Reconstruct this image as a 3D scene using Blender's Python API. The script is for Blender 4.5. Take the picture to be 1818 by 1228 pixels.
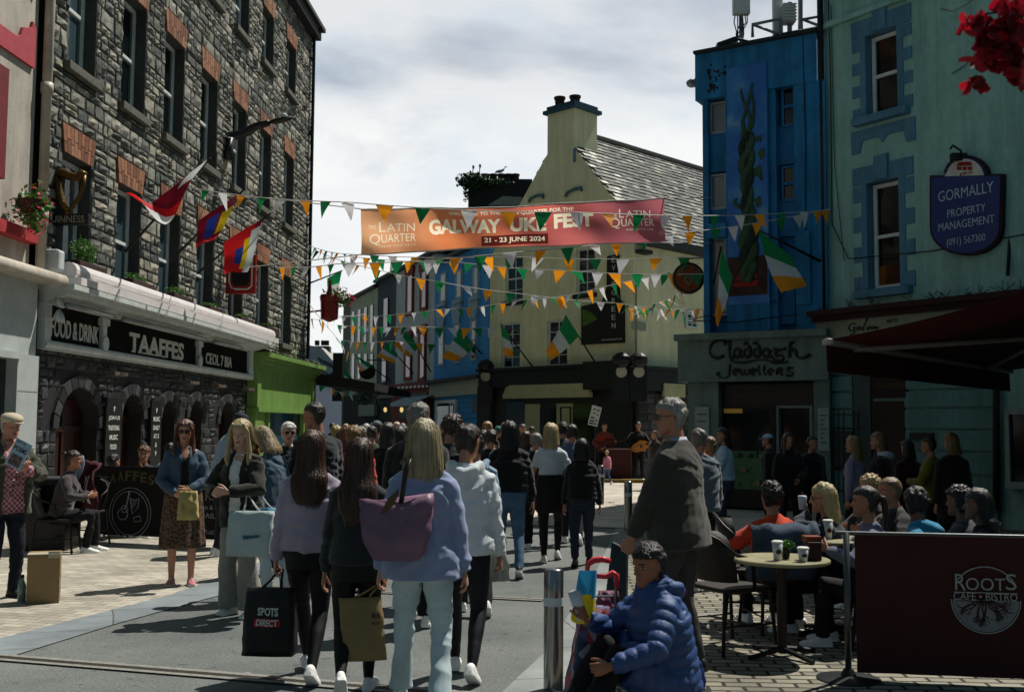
import bpy, bmesh, math, random
import numpy as np
from mathutils import Vector, Matrix, noise
rnd = random.Random(7)
PI = math.pi
R = math.radians
sc = bpy.context.scene
for o in list(bpy.data.objects): bpy.data.objects.remove(o)
COL = sc.collection
F_PX, CX, CY, HOR, CAM_H = 1900.0, 909.0, 614.0, 755.0, 1.6
PITCH = math.atan((HOR - CY) / F_PX); ROLL = R(0.35)
cd = bpy.data.cameras.new('camera'); cam = bpy.data.objects.new('camera', cd); COL.objects.link(cam)
cd.sensor_fit = 'HORIZONTAL'; cd.sensor_width = 36; cd.lens = 36 * F_PX / 1818; cd.clip_end = 2000; cd.clip_start = .05
CAMM = Matrix.Rotation(PI / 2 + PITCH, 4, 'X') @ Matrix.Rotation(ROLL, 4, 'Z')
cam.matrix_world = Matrix.Translation((0, 0, CAM_H)) @ CAMM
cd.dof.use_dof = True; cd.dof.focus_distance = 11; cd.dof.aperture_fstop = 5.6
sc.camera = cam
CAMR = CAMM.to_3x3()
SUN_AZ, SUN_EL = R(48), R(59)            # direction to the sun: (sin az, cos az), az from +Y towards +X
S2 = Vector((math.sin(SUN_AZ) * math.cos(SUN_EL), math.cos(SUN_AZ) * math.cos(SUN_EL), math.sin(SUN_EL)))
sd = bpy.data.lights.new('sun', 'SUN'); sd.energy = 5.0; sd.angle = R(.53); sd.color = (1, .95, .86)
so = bpy.data.objects.new('sun', sd); COL.objects.link(so)
so.rotation_euler = S2.to_track_quat('Z', 'Y').to_euler()
w = bpy.data.worlds.new('World'); sc.world = w; w.use_nodes = True
def build_world():
 nt = w.node_tree; N = nt.nodes; L = nt.links
 N.clear()
 out = N.new('ShaderNodeOutputWorld'); bg = N.new('ShaderNodeBackground'); bg.inputs[1].default_value = 1
 sky = N.new('ShaderNodeTexSky'); sky.sky_type = 'NISHITA'; sky.sun_disc = False
 sky.sun_elevation = SUN_EL; sky.sun_rotation = SUN_AZ; sky.air_density = 1.0; sky.dust_density = .6
 sk = N.new('ShaderNodeVectorMath'); sk.operation = 'SCALE'; sk.inputs[3].default_value = .052
 L.new(sky.outputs[0], sk.inputs[0])
 tc = N.new('ShaderNodeTexCoord')
 sep = N.new('ShaderNodeSeparateXYZ'); L.new(tc.outputs['Generated'], sep.inputs[0])
 def mth(op, a, b=None, clamp=False):
  m = N.new('ShaderNodeMath'); m.operation = op; m.use_clamp = clamp
  for i, v in enumerate((a, b)):
   if v is None: continue
   if isinstance(v, (int, float)): m.inputs[i].default_value = v
   else: L.new(v, m.inputs[i])
  return m.outputs[0]
 zz = mth('ADD', mth('MAXIMUM', sep.outputs[2], 0.0), .22)
 cmb = N.new('ShaderNodeCombineXYZ')
 L.new(mth('DIVIDE', sep.outputs[0], zz), cmb.inputs[0]); L.new(mth('DIVIDE', sep.outputs[1], zz), cmb.inputs[1])
 n1 = N.new('ShaderNodeTexNoise'); n1.inputs['Scale'].default_value = 1.35; n1.inputs['Detail'].default_value = 9; n1.inputs['Roughness'].default_value = .55
 n1.inputs['Distortion'].default_value = .35
 L.new(cmb.outputs[0], n1.inputs['Vector'])
 cr = N.new('ShaderNodeValToRGB'); cr.color_ramp.elements[0].position = .23; cr.color_ramp.elements[1].position = .50
 L.new(n1.outputs[0], cr.inputs[0])
 n2 = N.new('ShaderNodeTexNoise'); n2.inputs['Scale'].default_value = 2.6; n2.inputs['Detail'].default_value = 7
 L.new(cmb.outputs[0], n2.inputs['Vector'])
 cc = N.new('ShaderNodeValToRGB'); e = cc.color_ramp.elements
 e[0].position = .32; e[0].color = (.66, .73, .80, 1); e[1].position = .56; e[1].color = (.86, .87, .87, 1)
 L.new(n2.outputs[0], cc.inputs[0])
 low = mth('SUBTRACT', 1.0, mth('MULTIPLY', sep.outputs[2], 3.2), True)
 mask = mth('ADD', mth('MULTIPLY', cr.outputs[0], .8), mth('MULTIPLY', low, 1.1), True)
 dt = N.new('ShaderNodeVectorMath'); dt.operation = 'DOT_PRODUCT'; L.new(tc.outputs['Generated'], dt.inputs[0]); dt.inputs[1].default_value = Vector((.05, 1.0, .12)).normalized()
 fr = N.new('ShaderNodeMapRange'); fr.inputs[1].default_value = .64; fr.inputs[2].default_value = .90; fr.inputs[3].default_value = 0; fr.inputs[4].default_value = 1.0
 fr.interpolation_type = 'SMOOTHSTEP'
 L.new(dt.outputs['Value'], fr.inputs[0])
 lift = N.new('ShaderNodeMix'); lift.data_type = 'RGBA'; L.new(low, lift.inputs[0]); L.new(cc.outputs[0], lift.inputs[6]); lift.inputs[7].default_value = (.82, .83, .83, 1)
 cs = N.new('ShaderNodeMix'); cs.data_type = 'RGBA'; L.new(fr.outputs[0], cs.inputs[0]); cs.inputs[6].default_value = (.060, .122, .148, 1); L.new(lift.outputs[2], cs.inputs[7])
 sks = N.new('ShaderNodeVectorMath'); sks.operation = 'ADD'; sks.inputs[1].default_value = (0.0, 0.0, 0.0)
 L.new(sk.outputs[0], sks.inputs[0])
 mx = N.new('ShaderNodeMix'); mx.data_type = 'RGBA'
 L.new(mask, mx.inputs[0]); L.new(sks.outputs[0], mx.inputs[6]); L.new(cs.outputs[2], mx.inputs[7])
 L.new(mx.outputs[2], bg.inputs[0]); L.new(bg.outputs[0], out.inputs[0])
build_world()
sc.view_settings.view_transform = 'Standard'; sc.view_settings.look = 'None'
sc.view_settings.exposure = .15; sc.view_settings.gamma = 1
sc.cycles.max_bounces = 5; sc.cycles.diffuse_bounces = 3; sc.cycles.glossy_bounces = 2; sc.cycles.transmission_bounces = 3
sc.cycles.transparent_max_bounces = 6
def ray(px, py):
 return CAMR @ Vector(((px - CX) / F_PX, (CY - py) / F_PX, -1.0))
C0 = Vector((0, 0, CAM_H))
def G(px, py, z=0.0):
 d = ray(px, py); t = (z - CAM_H) / d.z; return C0 + d * t
def AT(px, py, D):
 d = ray(px, py); return C0 + d * (D / d.y)
def XD(px, D): return AT(px, HOR, D).x
def ZD(px, py, D): return AT(px, py, D).z
def h2l(s):
 s = s.lstrip('#'); v = [int(s[i:i + 2], 16) / 255 for i in (0, 2, 4)]
 return tuple(((x + .055) / 1.055) ** 2.4 if x > .04045 else x / 12.92 for x in v)
def colr(c): return h2l(c) if isinstance(c, str) else tuple(c)
MATS = {}
def M(name, col, rough=.75, var=.18, vs=6, bump=0, bs=60, metal=0, spec=.35, st=(1, 1, 1), detail=6, coat=0, sheen=0, bst=None, trans=0, streak=0):
 if name in MATS: return MATS[name]
 col = colr(col)
 m = bpy.data.materials.new(name); m.use_nodes = True; nt = m.node_tree; N = nt.nodes; L = nt.links
 b = N['Principled BSDF']; b.inputs['Roughness'].default_value = rough; b.inputs['Metallic'].default_value = metal
 b.inputs['Specular IOR Level'].default_value = spec
 if coat: b.inputs['Coat Weight'].default_value = coat
 if sheen: b.inputs['Sheen Weight'].default_value = sheen; b.inputs['Sheen Roughness'].default_value = .5
 tc = N.new('ShaderNodeTexCoord'); mp = N.new('ShaderNodeMapping'); mp.inputs['Scale'].default_value = st
 L.new(tc.outputs['Object'], mp.inputs[0])
 if var:
  n = N.new('ShaderNodeTexNoise'); n.inputs['Scale'].default_value = vs; n.inputs['Detail'].default_value = detail; n.inputs['Roughness'].default_value = .6
  L.new(mp.outputs[0], n.inputs['Vector'])
  cr = N.new('ShaderNodeValToRGB'); e = cr.color_ramp.elements
  e[0].position = .3; e[1].position = .7
  e[0].color = tuple(max(0, x * (1 - var)) for x in col) + (1,); e[1].color = tuple(min(1, x * (1 + var)) for x in col) + (1,)
  L.new(n.outputs[0], cr.inputs[0]); co_ = cr.outputs[0]
  if streak:
   for sc_, lo, th in (((2.2, 2.2, .16), 1 - streak, .36), ((7, 7, 5), 1 - streak * .6, .30)):
    mp3 = N.new('ShaderNodeMapping'); mp3.inputs['Scale'].default_value = sc_; L.new(tc.outputs['Object'], mp3.inputs[0]); n3 = N.new('ShaderNodeTexNoise'); n3.inputs['Scale'].default_value = 1.4; n3.inputs['Detail'].default_value = 9; n3.inputs['Roughness'].default_value = .72; L.new(mp3.outputs[0], n3.inputs['Vector'])
    c3 = N.new('ShaderNodeValToRGB'); e3 = c3.color_ramp.elements; e3[0].position = th; e3[1].position = th + .22; e3[0].color = (lo, lo, lo, 1); e3[1].color = (1, 1, 1, 1); L.new(n3.outputs[0], c3.inputs[0])
    mu_ = N.new('ShaderNodeMixRGB'); mu_.blend_type = 'MULTIPLY'; mu_.inputs[0].default_value = 1; L.new(co_, mu_.inputs[1]); L.new(c3.outputs[0], mu_.inputs[2]); co_ = mu_.outputs[0]
  L.new(co_, b.inputs['Base Color'])
 else: b.inputs['Base Color'].default_value = col + (1,)
 if bump:
  n = N.new('ShaderNodeTexNoise'); n.inputs['Scale'].default_value = bs; n.inputs['Detail'].default_value = 5
  if bst:
   mp2 = N.new('ShaderNodeMapping'); mp2.inputs['Scale'].default_value = bst; L.new(tc.outputs['Object'], mp2.inputs[0]); L.new(mp2.outputs[0], n.inputs['Vector'])
  else: L.new(mp.outputs[0], n.inputs['Vector'])
  bp = N.new('ShaderNodeBump'); bp.inputs['Strength'].default_value = min(1, bump); bp.inputs['Distance'].default_value = .01 * max(1, bump)
  L.new(n.outputs[0], bp.inputs['Height']); L.new(bp.outputs[0], b.inputs['Normal'])
 if trans:   # thin cloth lit from behind
  out = N['Material Output']; tr = N.new('ShaderNodeBsdfTranslucent'); tr.inputs[0].default_value = col + (1,)
  ms = N.new('ShaderNodeMixShader'); ms.inputs[0].default_value = trans
  L.new(b.outputs[0], ms.inputs[1]); L.new(tr.outputs[0], ms.inputs[2]); L.new(ms.outputs[0], out.inputs[0])
 MATS[name] = m
 return m
def glassm(name, col='#0a0f10', rough=.06, spec=.5):
 if name in MATS: return MATS[name]
 m = bpy.data.materials.new(name); m.use_nodes = True; nt = m.node_tree; N = nt.nodes; L = nt.links
 b = N['Principled BSDF']; b.inputs['Base Color'].default_value = colr(col) + (1,); b.inputs['Roughness'].default_value = rough
 b.inputs['Specular IOR Level'].default_value = spec
 tc = N.new('ShaderNodeTexCoord'); n = N.new('ShaderNodeTexNoise'); n.inputs['Scale'].default_value = 1.3; n.inputs['Detail'].default_value = 2
 L.new(tc.outputs['Object'], n.inputs['Vector']); bp = N.new('ShaderNodeBump'); bp.inputs['Strength'].default_value = .12; bp.inputs['Distance'].default_value = .05
 L.new(n.outputs[0], bp.inputs['Height']); L.new(bp.outputs[0], b.inputs['Normal'])
 MATS[name] = m; return m
def emis(name, col, s):
 if name in MATS: return MATS[name]
 m = bpy.data.materials.new(name); m.use_nodes = True; b = m.node_tree.nodes['Principled BSDF']
 b.inputs['Base Color'].default_value = colr(col) + (1,); b.inputs['Emission Color'].default_value = colr(col) + (1,); b.inputs['Emission Strength'].default_value = s
 MATS[name] = m; return m
def thing(name, label, cat, loc=(0, 0, 0), rz=0, group=None, kind=None):
 o = bpy.data.objects.new(name, None); COL.objects.link(o); o.empty_display_size = .1
 o.location = loc; o.rotation_euler = (0, 0, rz); tag(o, label, cat, group, kind)
 return o
def tag(o, label=None, cat=None, group=None, kind=None):
 if label: o['label'] = label
 if cat: o['category'] = cat
 if group: o['group'] = group
 if kind: o['kind'] = kind
 return o
def rootm(o):
 m = Matrix.Identity(4)
 while o is not None:
  m = Matrix.LocRotScale(o.location, o.rotation_euler, o.scale) @ m; o = o.parent
 return m
def link(name, me, parent=None, world=True, label=None):
 o = bpy.data.objects.new(name, me); COL.objects.link(o)
 if parent is not None:
  o.parent = parent
  if world: me.transform(rootm(parent).inverted())
 if label: o['label'] = label
 return o
def recenter(o):
 """move a top-level mesh's origin to its own base"""
 me = o.data; n = len(me.vertices); a = np.empty(n * 3, 'f'); me.vertices.foreach_get('co', a); a = a.reshape(-1, 3)
 c = Vector(((a[:, 0].min() + a[:, 0].max()) / 2, (a[:, 1].min() + a[:, 1].max()) / 2, a[:, 2].min()))
 me.transform(Matrix.Translation(-c)); o.location = c; return o
def copytree(o, parent=None):
 c = o.copy(); COL.objects.link(c); c.parent = parent
 for ch in o.children: copytree(ch, c)
 return c
class MB:
 def __init__(s): s.v = []; s.f = []; s.m = []; s.cur = 0; s.sm = []; s.smooth = False
 def add(s, vs, fs, mi=None):
  b = len(s.v); s.v.extend([tuple(x) for x in vs]); mi = s.cur if mi is None else mi
  for f in fs: s.f.append([b + i for i in f]); s.m.append(mi); s.sm.append(s.smooth)
  return s
 def box(s, lo, hi, mt=None, mi=None):
  x0, y0, z0 = lo; x1, y1, z1 = hi
  vs = [Vector(p) for p in ((x0, y0, z0), (x1, y0, z0), (x1, y1, z0), (x0, y1, z0), (x0, y0, z1), (x1, y0, z1), (x1, y1, z1), (x0, y1, z1))]
  if mt is not None: vs = [mt @ p for p in vs]
  return s.add(vs, [(0, 3, 2, 1), (4, 5, 6, 7), (0, 1, 5, 4), (1, 2, 6, 5), (2, 3, 7, 6), (3, 0, 4, 7)], mi)
 def bevbox(s, lo, hi, b=.01, mt=None, mi=None):
  bm = bmesh.new(); bmesh.ops.create_cube(bm, size=1)
  c = [(l + h) / 2 for l, h in zip(lo, hi)]; d = [h - l for l, h in zip(lo, hi)]
  for v in bm.verts: v.co = Vector((c[0] + v.co.x * d[0], c[1] + v.co.y * d[1], c[2] + v.co.z * d[2]))
  bmesh.ops.bevel(bm, geom=bm.edges[:], offset=b, segments=2, affect='EDGES', profile=.5)
  s.bm(bm, mt, mi); bm.free(); return s
 def bm(s, bm, mt=None, mi=None):
  bm.verts.index_update(); vs = [(mt @ v.co if mt is not None else v.co.copy()) for v in bm.verts]
  return s.add(vs, [[v.index for v in f.verts] for f in bm.faces], mi)
 def tube(s, pts, r, n=8, caps=True, mi=None, sy=1.0, up=None):
  pts = [Vector(p) for p in pts]; k = len(pts)
  rr = r if isinstance(r, (list, tuple)) else [r] * k
  vs = []; fs = []; prev = None
  for i, p in enumerate(pts):
   t = (pts[min(i + 1, k - 1)] - pts[max(i - 1, 0)])
   if t.length < 1e-9: t = Vector((0, 0, 1))
   t.normalize()
   a = Vector(up) if up is not None else (prev if prev is not None else (Vector((0, 0, 1)) if abs(t.z) < .9 else Vector((0, 1, 0))))
   a = (a - t * a.dot(t)); a.normalize(); prev = a; b = t.cross(a)
   for j in range(n):
    q = 2 * PI * j / n; vs.append(p + a * (math.cos(q) * rr[i] * sy) + b * (math.sin(q) * rr[i]))
  for i in range(k - 1):
   for j in range(n): fs.append((i * n + j, i * n + (j + 1) % n, (i + 1) * n + (j + 1) % n, (i + 1) * n + j))
  if caps: fs.append(tuple(range(n))[::-1]); fs.append(tuple((k - 1) * n + j for j in range(n)))
  return s.add(vs, fs, mi)
 def rings(s, rings, closed=True, caps=True, mi=None):
  n = len(rings[0]); vs = [p for r in rings for p in r]; fs = []
  for i in range(len(rings) - 1):
   for j in range(n if closed else n - 1): fs.append((i * n + j, i * n + (j + 1) % n, (i + 1) * n + (j + 1) % n, (i + 1) * n + j))
  if caps and closed: fs.append(tuple(range(n))[::-1]); fs.append(tuple((len(rings) - 1) * n + j for j in range(n)))
  return s.add(vs, fs, mi)
 def lathe(s, prof, c=(0, 0, 0), n=20, mt=None, mi=None, caps=True):
  rings = []
  for r, z in prof:
   ring = [Vector((c[0] + r * math.cos(2 * PI * j / n), c[1] + r * math.sin(2 * PI * j / n), c[2] + z)) for j in range(n)]
   rings.append([mt @ p for p in ring] if mt is not None else ring)
  return s.rings(rings, caps=caps, mi=mi)
 def ell(s, c, r, n=12, k=8, mt=None, mi=None):
  rings = []
  for i in range(k + 1):
   a = -PI / 2 + PI * (i + .0) / k; a = max(min(a, PI / 2 - .05), -PI / 2 + .05)
   ring = [Vector((c[0] + r[0] * math.cos(a) * math.cos(2 * PI * j / n), c[1] + r[1] * math.cos(a) * math.sin(2 * PI * j / n), c[2] + r[2] * math.sin(a))) for j in range(n)]
   rings.append([mt @ p for p in ring] if mt is not None else ring)
  return s.rings(rings, mi=mi)
 def prism(s, poly, f0, f1, mi=None):
  """poly: list of 2-D points; f0/f1 map a 2-D point to 3-D (front, back)"""
  n = len(poly); vs = [f0(p) for p in poly] + [f1(p) for p in poly]
  fs = [tuple(range(n)), tuple(range(2 * n - 1, n - 1, -1))] + [(i, (i + 1) % n + 0, (i + 1) % n + n, i + n)[::-1] for i in range(n)]
  return s.add(vs, fs, mi)
 def mesh(s, name='m', mats=(), smooth=None):
  me = bpy.data.meshes.new(name); me.from_pydata(s.v, [], s.f)
  for m in mats: me.materials.append(m)
  if len(s.f):
   me.polygons.foreach_set('material_index', s.m)
   me.polygons.foreach_set('use_smooth', [bool(smooth) if smooth is not None else x for x in s.sm])
  me.update(); return me
 def build(s, name, mats, parent=None, smooth=None, world=True, label=None, fix=False):
  if not isinstance(mats, (list, tuple)): mats = [mats]
  me = s.mesh(name, mats, smooth)
  if fix:
   bm = bmesh.new(); bm.from_mesh(me); bmesh.ops.recalc_face_normals(bm, faces=bm.faces[:]); bm.to_mesh(me); bm.free()
  return link(name, me, parent, world, label)
TXT = {}
def text_geo(body, bold=0.0, ext=.0):
 k = (body, bold, ext)
 if k in TXT: return TXT[k]
 cu = bpy.data.curves.new('t', 'FONT'); cu.body = body; cu.size = 1; cu.align_x = 'LEFT'; cu.offset = bold; cu.extrude = ext; cu.resolution_u = 3
 o = bpy.data.objects.new('t', cu); TS.collection.objects.link(o)
 TS.view_layers[0].update(); dg = TS.view_layers[0].depsgraph
 me = bpy.data.meshes.new_from_object(o.evaluated_get(dg))
 vs = np.array([v.co[:] for v in me.vertices]) if len(me.vertices) else np.zeros((1, 3)); fs = [list(p.vertices) for p in me.polygons]
 bpy.data.objects.remove(o); bpy.data.curves.remove(cu); bpy.data.meshes.remove(me)
 TXT[k] = (vs, fs); return TXT[k]
TS = bpy.data.scenes.new('tmp')
def put_text(mb, body, fmap, x0, x1, y0, y1, bold=0.0, d=.01, mi=None, arc=None, slab=False):
 """fits the text into the rectangle x0..x1, y0..y1; fmap(x, y, out) -> 3-D"""
 vs, fs = text_geo(body, bold, .5)
 a, b = vs[:, 0].min(), vs[:, 0].max(); c, e = vs[:, 1].min(), vs[:, 1].max()
 out = []
 for x, y, z in vs:
  X = x0 + (x - a) / (b - a) * (x1 - x0); Y = y0 + (y - c) / max(1e-6, e - c) * (y1 - y0)
  if arc: X, Y = arc(X, Y)
  out.append(fmap(X, Y, d if z > 0 else 0))
 mb.add(out, fs, mi)
 return mb
class Fac:
 """a vertical wall plane: origin p0, runs along u, faces n (to the right of u seen from above when flip=1)"""
 def __init__(s, p0, p1, flip=1):
  s.o = Vector((p0[0], p0[1], 0)); u = Vector((p1[0] - p0[0], p1[1] - p0[1], 0)); s.L = u.length; s.u = u.normalized()
  s.n = Vector((s.u.y, -s.u.x, 0)) * flip
  s.mt = Matrix(((s.u.x, s.n.x, 0, s.o.x), (s.u.y, s.n.y, 0, s.o.y), (0, 0, 1, 0), (0, 0, 0, 1)))
 def p(s, a, z, off=0): return s.o + s.u * a + s.n * off + Vector((0, 0, z))
 def hit(s, px, py, off=0):
  d = ray(px, py); t = (s.o + s.n * off - C0).dot(s.n) / d.dot(s.n); q = C0 + d * t
  return (q - s.o).dot(s.u), q.z
 def off(s, o): return Fac(s.p(0, 0, o)[:2], s.p(s.L, 0, o)[:2], 1 if s.n.dot(Vector((s.u.y, -s.u.x, 0))) > 0 else -1)
 def box(s, mb, a0, a1, z0, z1, o0, o1, mi=None):
  return mb.box((a0, o0, z0), (a1, o1, z1), s.mt, mi)
 def fm(s, off=0): return lambda x, y, o: s.p(x, y, off + o)
def wall_open(mb, F, a0, a1, z0, z1, ops, depth, mi=0, mr=None):
 """wall sheet with rectangular openings and their reveals"""
 ops = [(max(a0, min(o[0], o[1])), min(a1, max(o[0], o[1])), max(z0, o[2]), min(z1, o[3])) for o in ops]
 A = sorted(set([a0, a1] + [x for o in ops for x in o[:2]])); Z = sorted(set([z0, z1] + [x for o in ops for x in o[2:]]))
 for i in range(len(A) - 1):
  for j in range(len(Z) - 1):
   ca, cz = (A[i] + A[i + 1]) / 2, (Z[j] + Z[j + 1]) / 2
   if any(o[0] < ca < o[1] and o[2] < cz < o[3] for o in ops): continue
   mb.add([F.p(A[i], Z[j]), F.p(A[i + 1], Z[j]), F.p(A[i + 1], Z[j + 1]), F.p(A[i], Z[j + 1])], [(0, 1, 2, 3)], mi)
 mr = mi if mr is None else mr
 for a, b, c, d in ops:
  for q in (((a, c), (a, d)), ((b, c), (b, d)), ((a, c), (b, c)), ((a, d), (b, d))):
   mb.add([F.p(*q[0]), F.p(*q[1]), F.p(*q[1], -depth), F.p(*q[0], -depth)], [(0, 1, 2, 3)], mr)
def shell(mb, F, a0, a1, z0, z1, back, front=.25, mi=0, top=True):
 """the sides, back and top of a building behind its facade wall"""
 F.box(mb, a0 + .01, a1 - .01, z0, z1 - .01, -back, -front, mi)
# ================================================================== people
def remesh(mb, vox, sm=2, fac=.5):
 """union of closed pieces grown into one continuous surface"""
 me = mb.mesh('tmp'); o = bpy.data.objects.new('tmp', me); TS.collection.objects.link(o)
 m = o.modifiers.new('r', 'REMESH'); m.mode = 'VOXEL'; m.voxel_size = vox
 if sm: s = o.modifiers.new('s', 'SMOOTH'); s.iterations = sm; s.factor = fac
 TS.view_layers[0].update(); dg = TS.view_layers[0].depsgraph
 r = bpy.data.meshes.new_from_object(o.evaluated_get(dg))
 bpy.data.objects.remove(o); bpy.data.meshes.remove(me)
 return r
def vco(me):
 a = np.empty(len(me.vertices) * 3, 'f'); me.vertices.foreach_get('co', a); return a.reshape(-1, 3)
def vno(me):
 a = np.empty(len(me.vertices) * 3, 'f'); me.vertices.foreach_get('normal', a); return a.reshape(-1, 3)
def setco(me, a): me.vertices.foreach_set('co', a.astype('f').ravel()); me.update()
def wrinkle(me, amp, sx=5, sz=13, seed=0, ridge=True):
 a = vco(me); n = vno(me); d = np.empty(len(a))
 for i, (x, y, z) in enumerate(a):
  q = noise.noise((x * 2.2 + seed, y * 2.2, z * 2.2)) * 1.3
  v = noise.noise((x * sx + seed * 3 + q, y * sx + q, z * sz + q * 2))
  v2 = noise.noise((x * sx * 2.3 - seed + q, y * sx * 2.3, z * sz * 1.7))
  d[i] = ((.5 - 2.2 * abs(v)) if ridge else v) + .35 * v2
 setco(me, a + n * (d * amp)[:, None])
def joinm(name, parts, mats, smooth=True):
 """parts: (mesh, material offset) -> one mesh"""
 V = []; Fc = []; Mi = []; b = 0
 for me, off in parts:
  a = vco(me); V.append(a)
  ls = np.empty(len(me.loops), 'i'); me.loops.foreach_get('vertex_index', ls)
  st = np.empty(len(me.polygons), 'i'); me.polygons.foreach_get('loop_start', st)
  mi = np.empty(len(me.polygons), 'i'); me.polygons.foreach_get('material_index', mi)
  sp = np.split(ls + b, st[1:]) if len(st) else []
  Fc.extend([x.tolist() for x in sp]); Mi.extend((mi + off).tolist()); b += len(a)
 r = bpy.data.meshes.new(name); r.from_pydata(np.concatenate(V).tolist(), [], Fc)
 for m in mats: r.materials.append(m)
 r.polygons.foreach_set('material_index', Mi); r.polygons.foreach_set('use_smooth', [smooth] * len(Fc)); r.update()
 for me, off in parts: bpy.data.meshes.remove(me)
 return r
def lerp_tab(tab, z):
 """tab rows (z, a, b, c...) sorted by z ascending"""
 if z <= tab[0][0]: return tab[0][1:]
 for i in range(len(tab) - 1):
  if z <= tab[i + 1][0]:
   t = (z - tab[i][0]) / (tab[i + 1][0] - tab[i][0]); t2 = t * t * (3 - 2 * t) * .4 + t * .6
   return tuple(p + (q - p) * t2 for p, q in zip(tab[i][1:], tab[i + 1][1:]))
 return tab[-1][1:]
def oring(z, rx, y0, y1, n=20, T=None, pw=1.0):
 """oval ring, front reach y1, back reach y0"""
 cy = (y0 + y1) / 2; ry = (y1 - y0) / 2; out = []
 for j in range(n):
  q = 2 * PI * j / n; c, s_ = math.cos(q), math.sin(q)
  c = math.copysign(abs(c) ** pw, c); s_ = math.copysign(abs(s_) ** pw, s_)
  p = Vector((rx * c, cy + ry * s_, z)); out.append(T @ p if T is not None else p)
 return out
def ik(a, c, l1, l2, pole):
 a = Vector(a); c = Vector(c); d = c - a; L = d.length; mx = (l1 + l2) * .999
 if L > mx: c = a + d * (mx / L); d = c - a; L = mx
 x = (l1 * l1 - l2 * l2 + L * L) / (2 * L); h = math.sqrt(max(0, l1 * l1 - x * x)); dn = d / L
 p = Vector(pole); p = p - dn * p.dot(dn)
 if p.length < 1e-5: p = Vector((0, 1, 0))
 return a + dn * x + p.normalized() * h, c
TORS = {'m': [(.82, .150, .095, .105), (.93, .170, .105, .125), (1.02, .160, .108, .105), (1.12, .152, .112, .095), (1.25, .170, .120, .108), (1.34, .178, .115, .118), (1.40, .158, .092, .110), (1.445, .112, .066, .088), (1.475, .080, .055, .068), (1.50, .062, .05, .060)],
  'f': [(.82, .158, .095, .118), (.93, .178, .100, .135), (1.02, .156, .100, .100), (1.12, .128, .095, .080), (1.25, .150, .125, .092), (1.34, .156, .105, .102), (1.40, .138, .080, .095), (1.445, .096, .056, .076), (1.475, .066, .046, .058), (1.50, .052, .044, .050)]}
HEAD = [(-.118, .020, .048, .076), (-.104, .036, .012, .089), (-.078, .052, -.035, .089), (-.05, .061, -.065, .087), (-.02, .068, -.085, .088), (.0, .071, -.094, .086), (.03, .075, -.100, .092), (.06, .075, -.098, .086), (.085, .066, -.086, .068), (.105, .045, -.062, .040), (.117, .016, -.032, .010)]
def hand_mb(mb, wr, d, t, right, curl=.35, k=1.0, n=8, thumb=.6, spread=.06):
 d = Vector(d).normalized(); t = Vector(t); t = (t - d * t.dot(d)).normalized(); pn = d.cross(t) * (-1 if right else 1)
 wr = Vector(wr)
 def ring(at, hw, th, off=0):
  c = wr + d * at + pn * off
  return [c + t * (math.cos(2 * PI * j / 12) * hw) + pn * (math.sin(2 * PI * j / 12) * th) for j in range(12)]
 mb.rings([ring(-.03 * k, .024 * k, .018 * k), ring(.005 * k, .026 * k, .017 * k), ring(.04 * k, .037 * k, .016 * k), ring(.07 * k, .041 * k, .014 * k), ring(.088 * k, .039 * k, .011 * k)])
 for i, (ln, r) in enumerate(((.072, .0088), (.080, .0090), (.075, .0086), (.058, .0076))):
  u = (.031 - i * .0205) * k; p = wr + d * (.080 - (.006 if i == 3 else 0)) * k + t * u
  dd = (d + t * (.03 * (1.5 - i)) * (spread / .06)).normalized(); pts = [p - d * .02 * k, p]; rr = [r * k * 1.08, r * k * 1.08]; a = 0
  for s_, q in ((.46, curl * .8), (.30, curl * 1.15), (.24, curl * .8)):
   a += q; v = dd * math.cos(a) + pn * math.sin(a); p = p + v * ln * s_ * k; pts.append(p); rr.append(r * k * (1 - .1 * len(rr) / 3))
  rr[-1] *= .8
  mb.tube(pts, rr, n)
 p = wr + d * .022 * k + t * .022 * k; v = (d * .75 + t * .65 + pn * thumb * .6).normalized(); p1 = p + v * .045 * k
 v2 = (d * .9 + t * .2 + pn * thumb * .9).normalized(); p2 = p1 + v2 * .032 * k; p3 = p2 + (v2 + pn * .2).normalized() * .024 * k
 mb.tube([p, p1, p2, p3], [.014 * k, .0115 * k, .0098 * k, .0078 * k], n)
SKIN = {}
def skinm(tone):
 return M('skin_' + tone.strip('#'), tone, rough=.5, var=.1, vs=14, bump=.25, bs=260, spec=.4)
def hair_shell_tab(e):
 return [(-.085, .050 + e, -.045 - e, -.035), (-.05, .062 + e, -.070 - e, -.012), (-.02, .069 + e, -.088 - e, .000), (.02, .075 + e, -.100 - e, .020), (.042, .077 + e, -.101 - e, .052), (.058, .076 + e, -.100 - e, .086 + e * .6), (.085, .067 + e, -.088 - e, .070 + e), (.105 + e * .4, .047 + e, -.064 - e, .044 + e), (.117 + e, .018 + e, -.034 - e * .5, .012 + e)]
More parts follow.
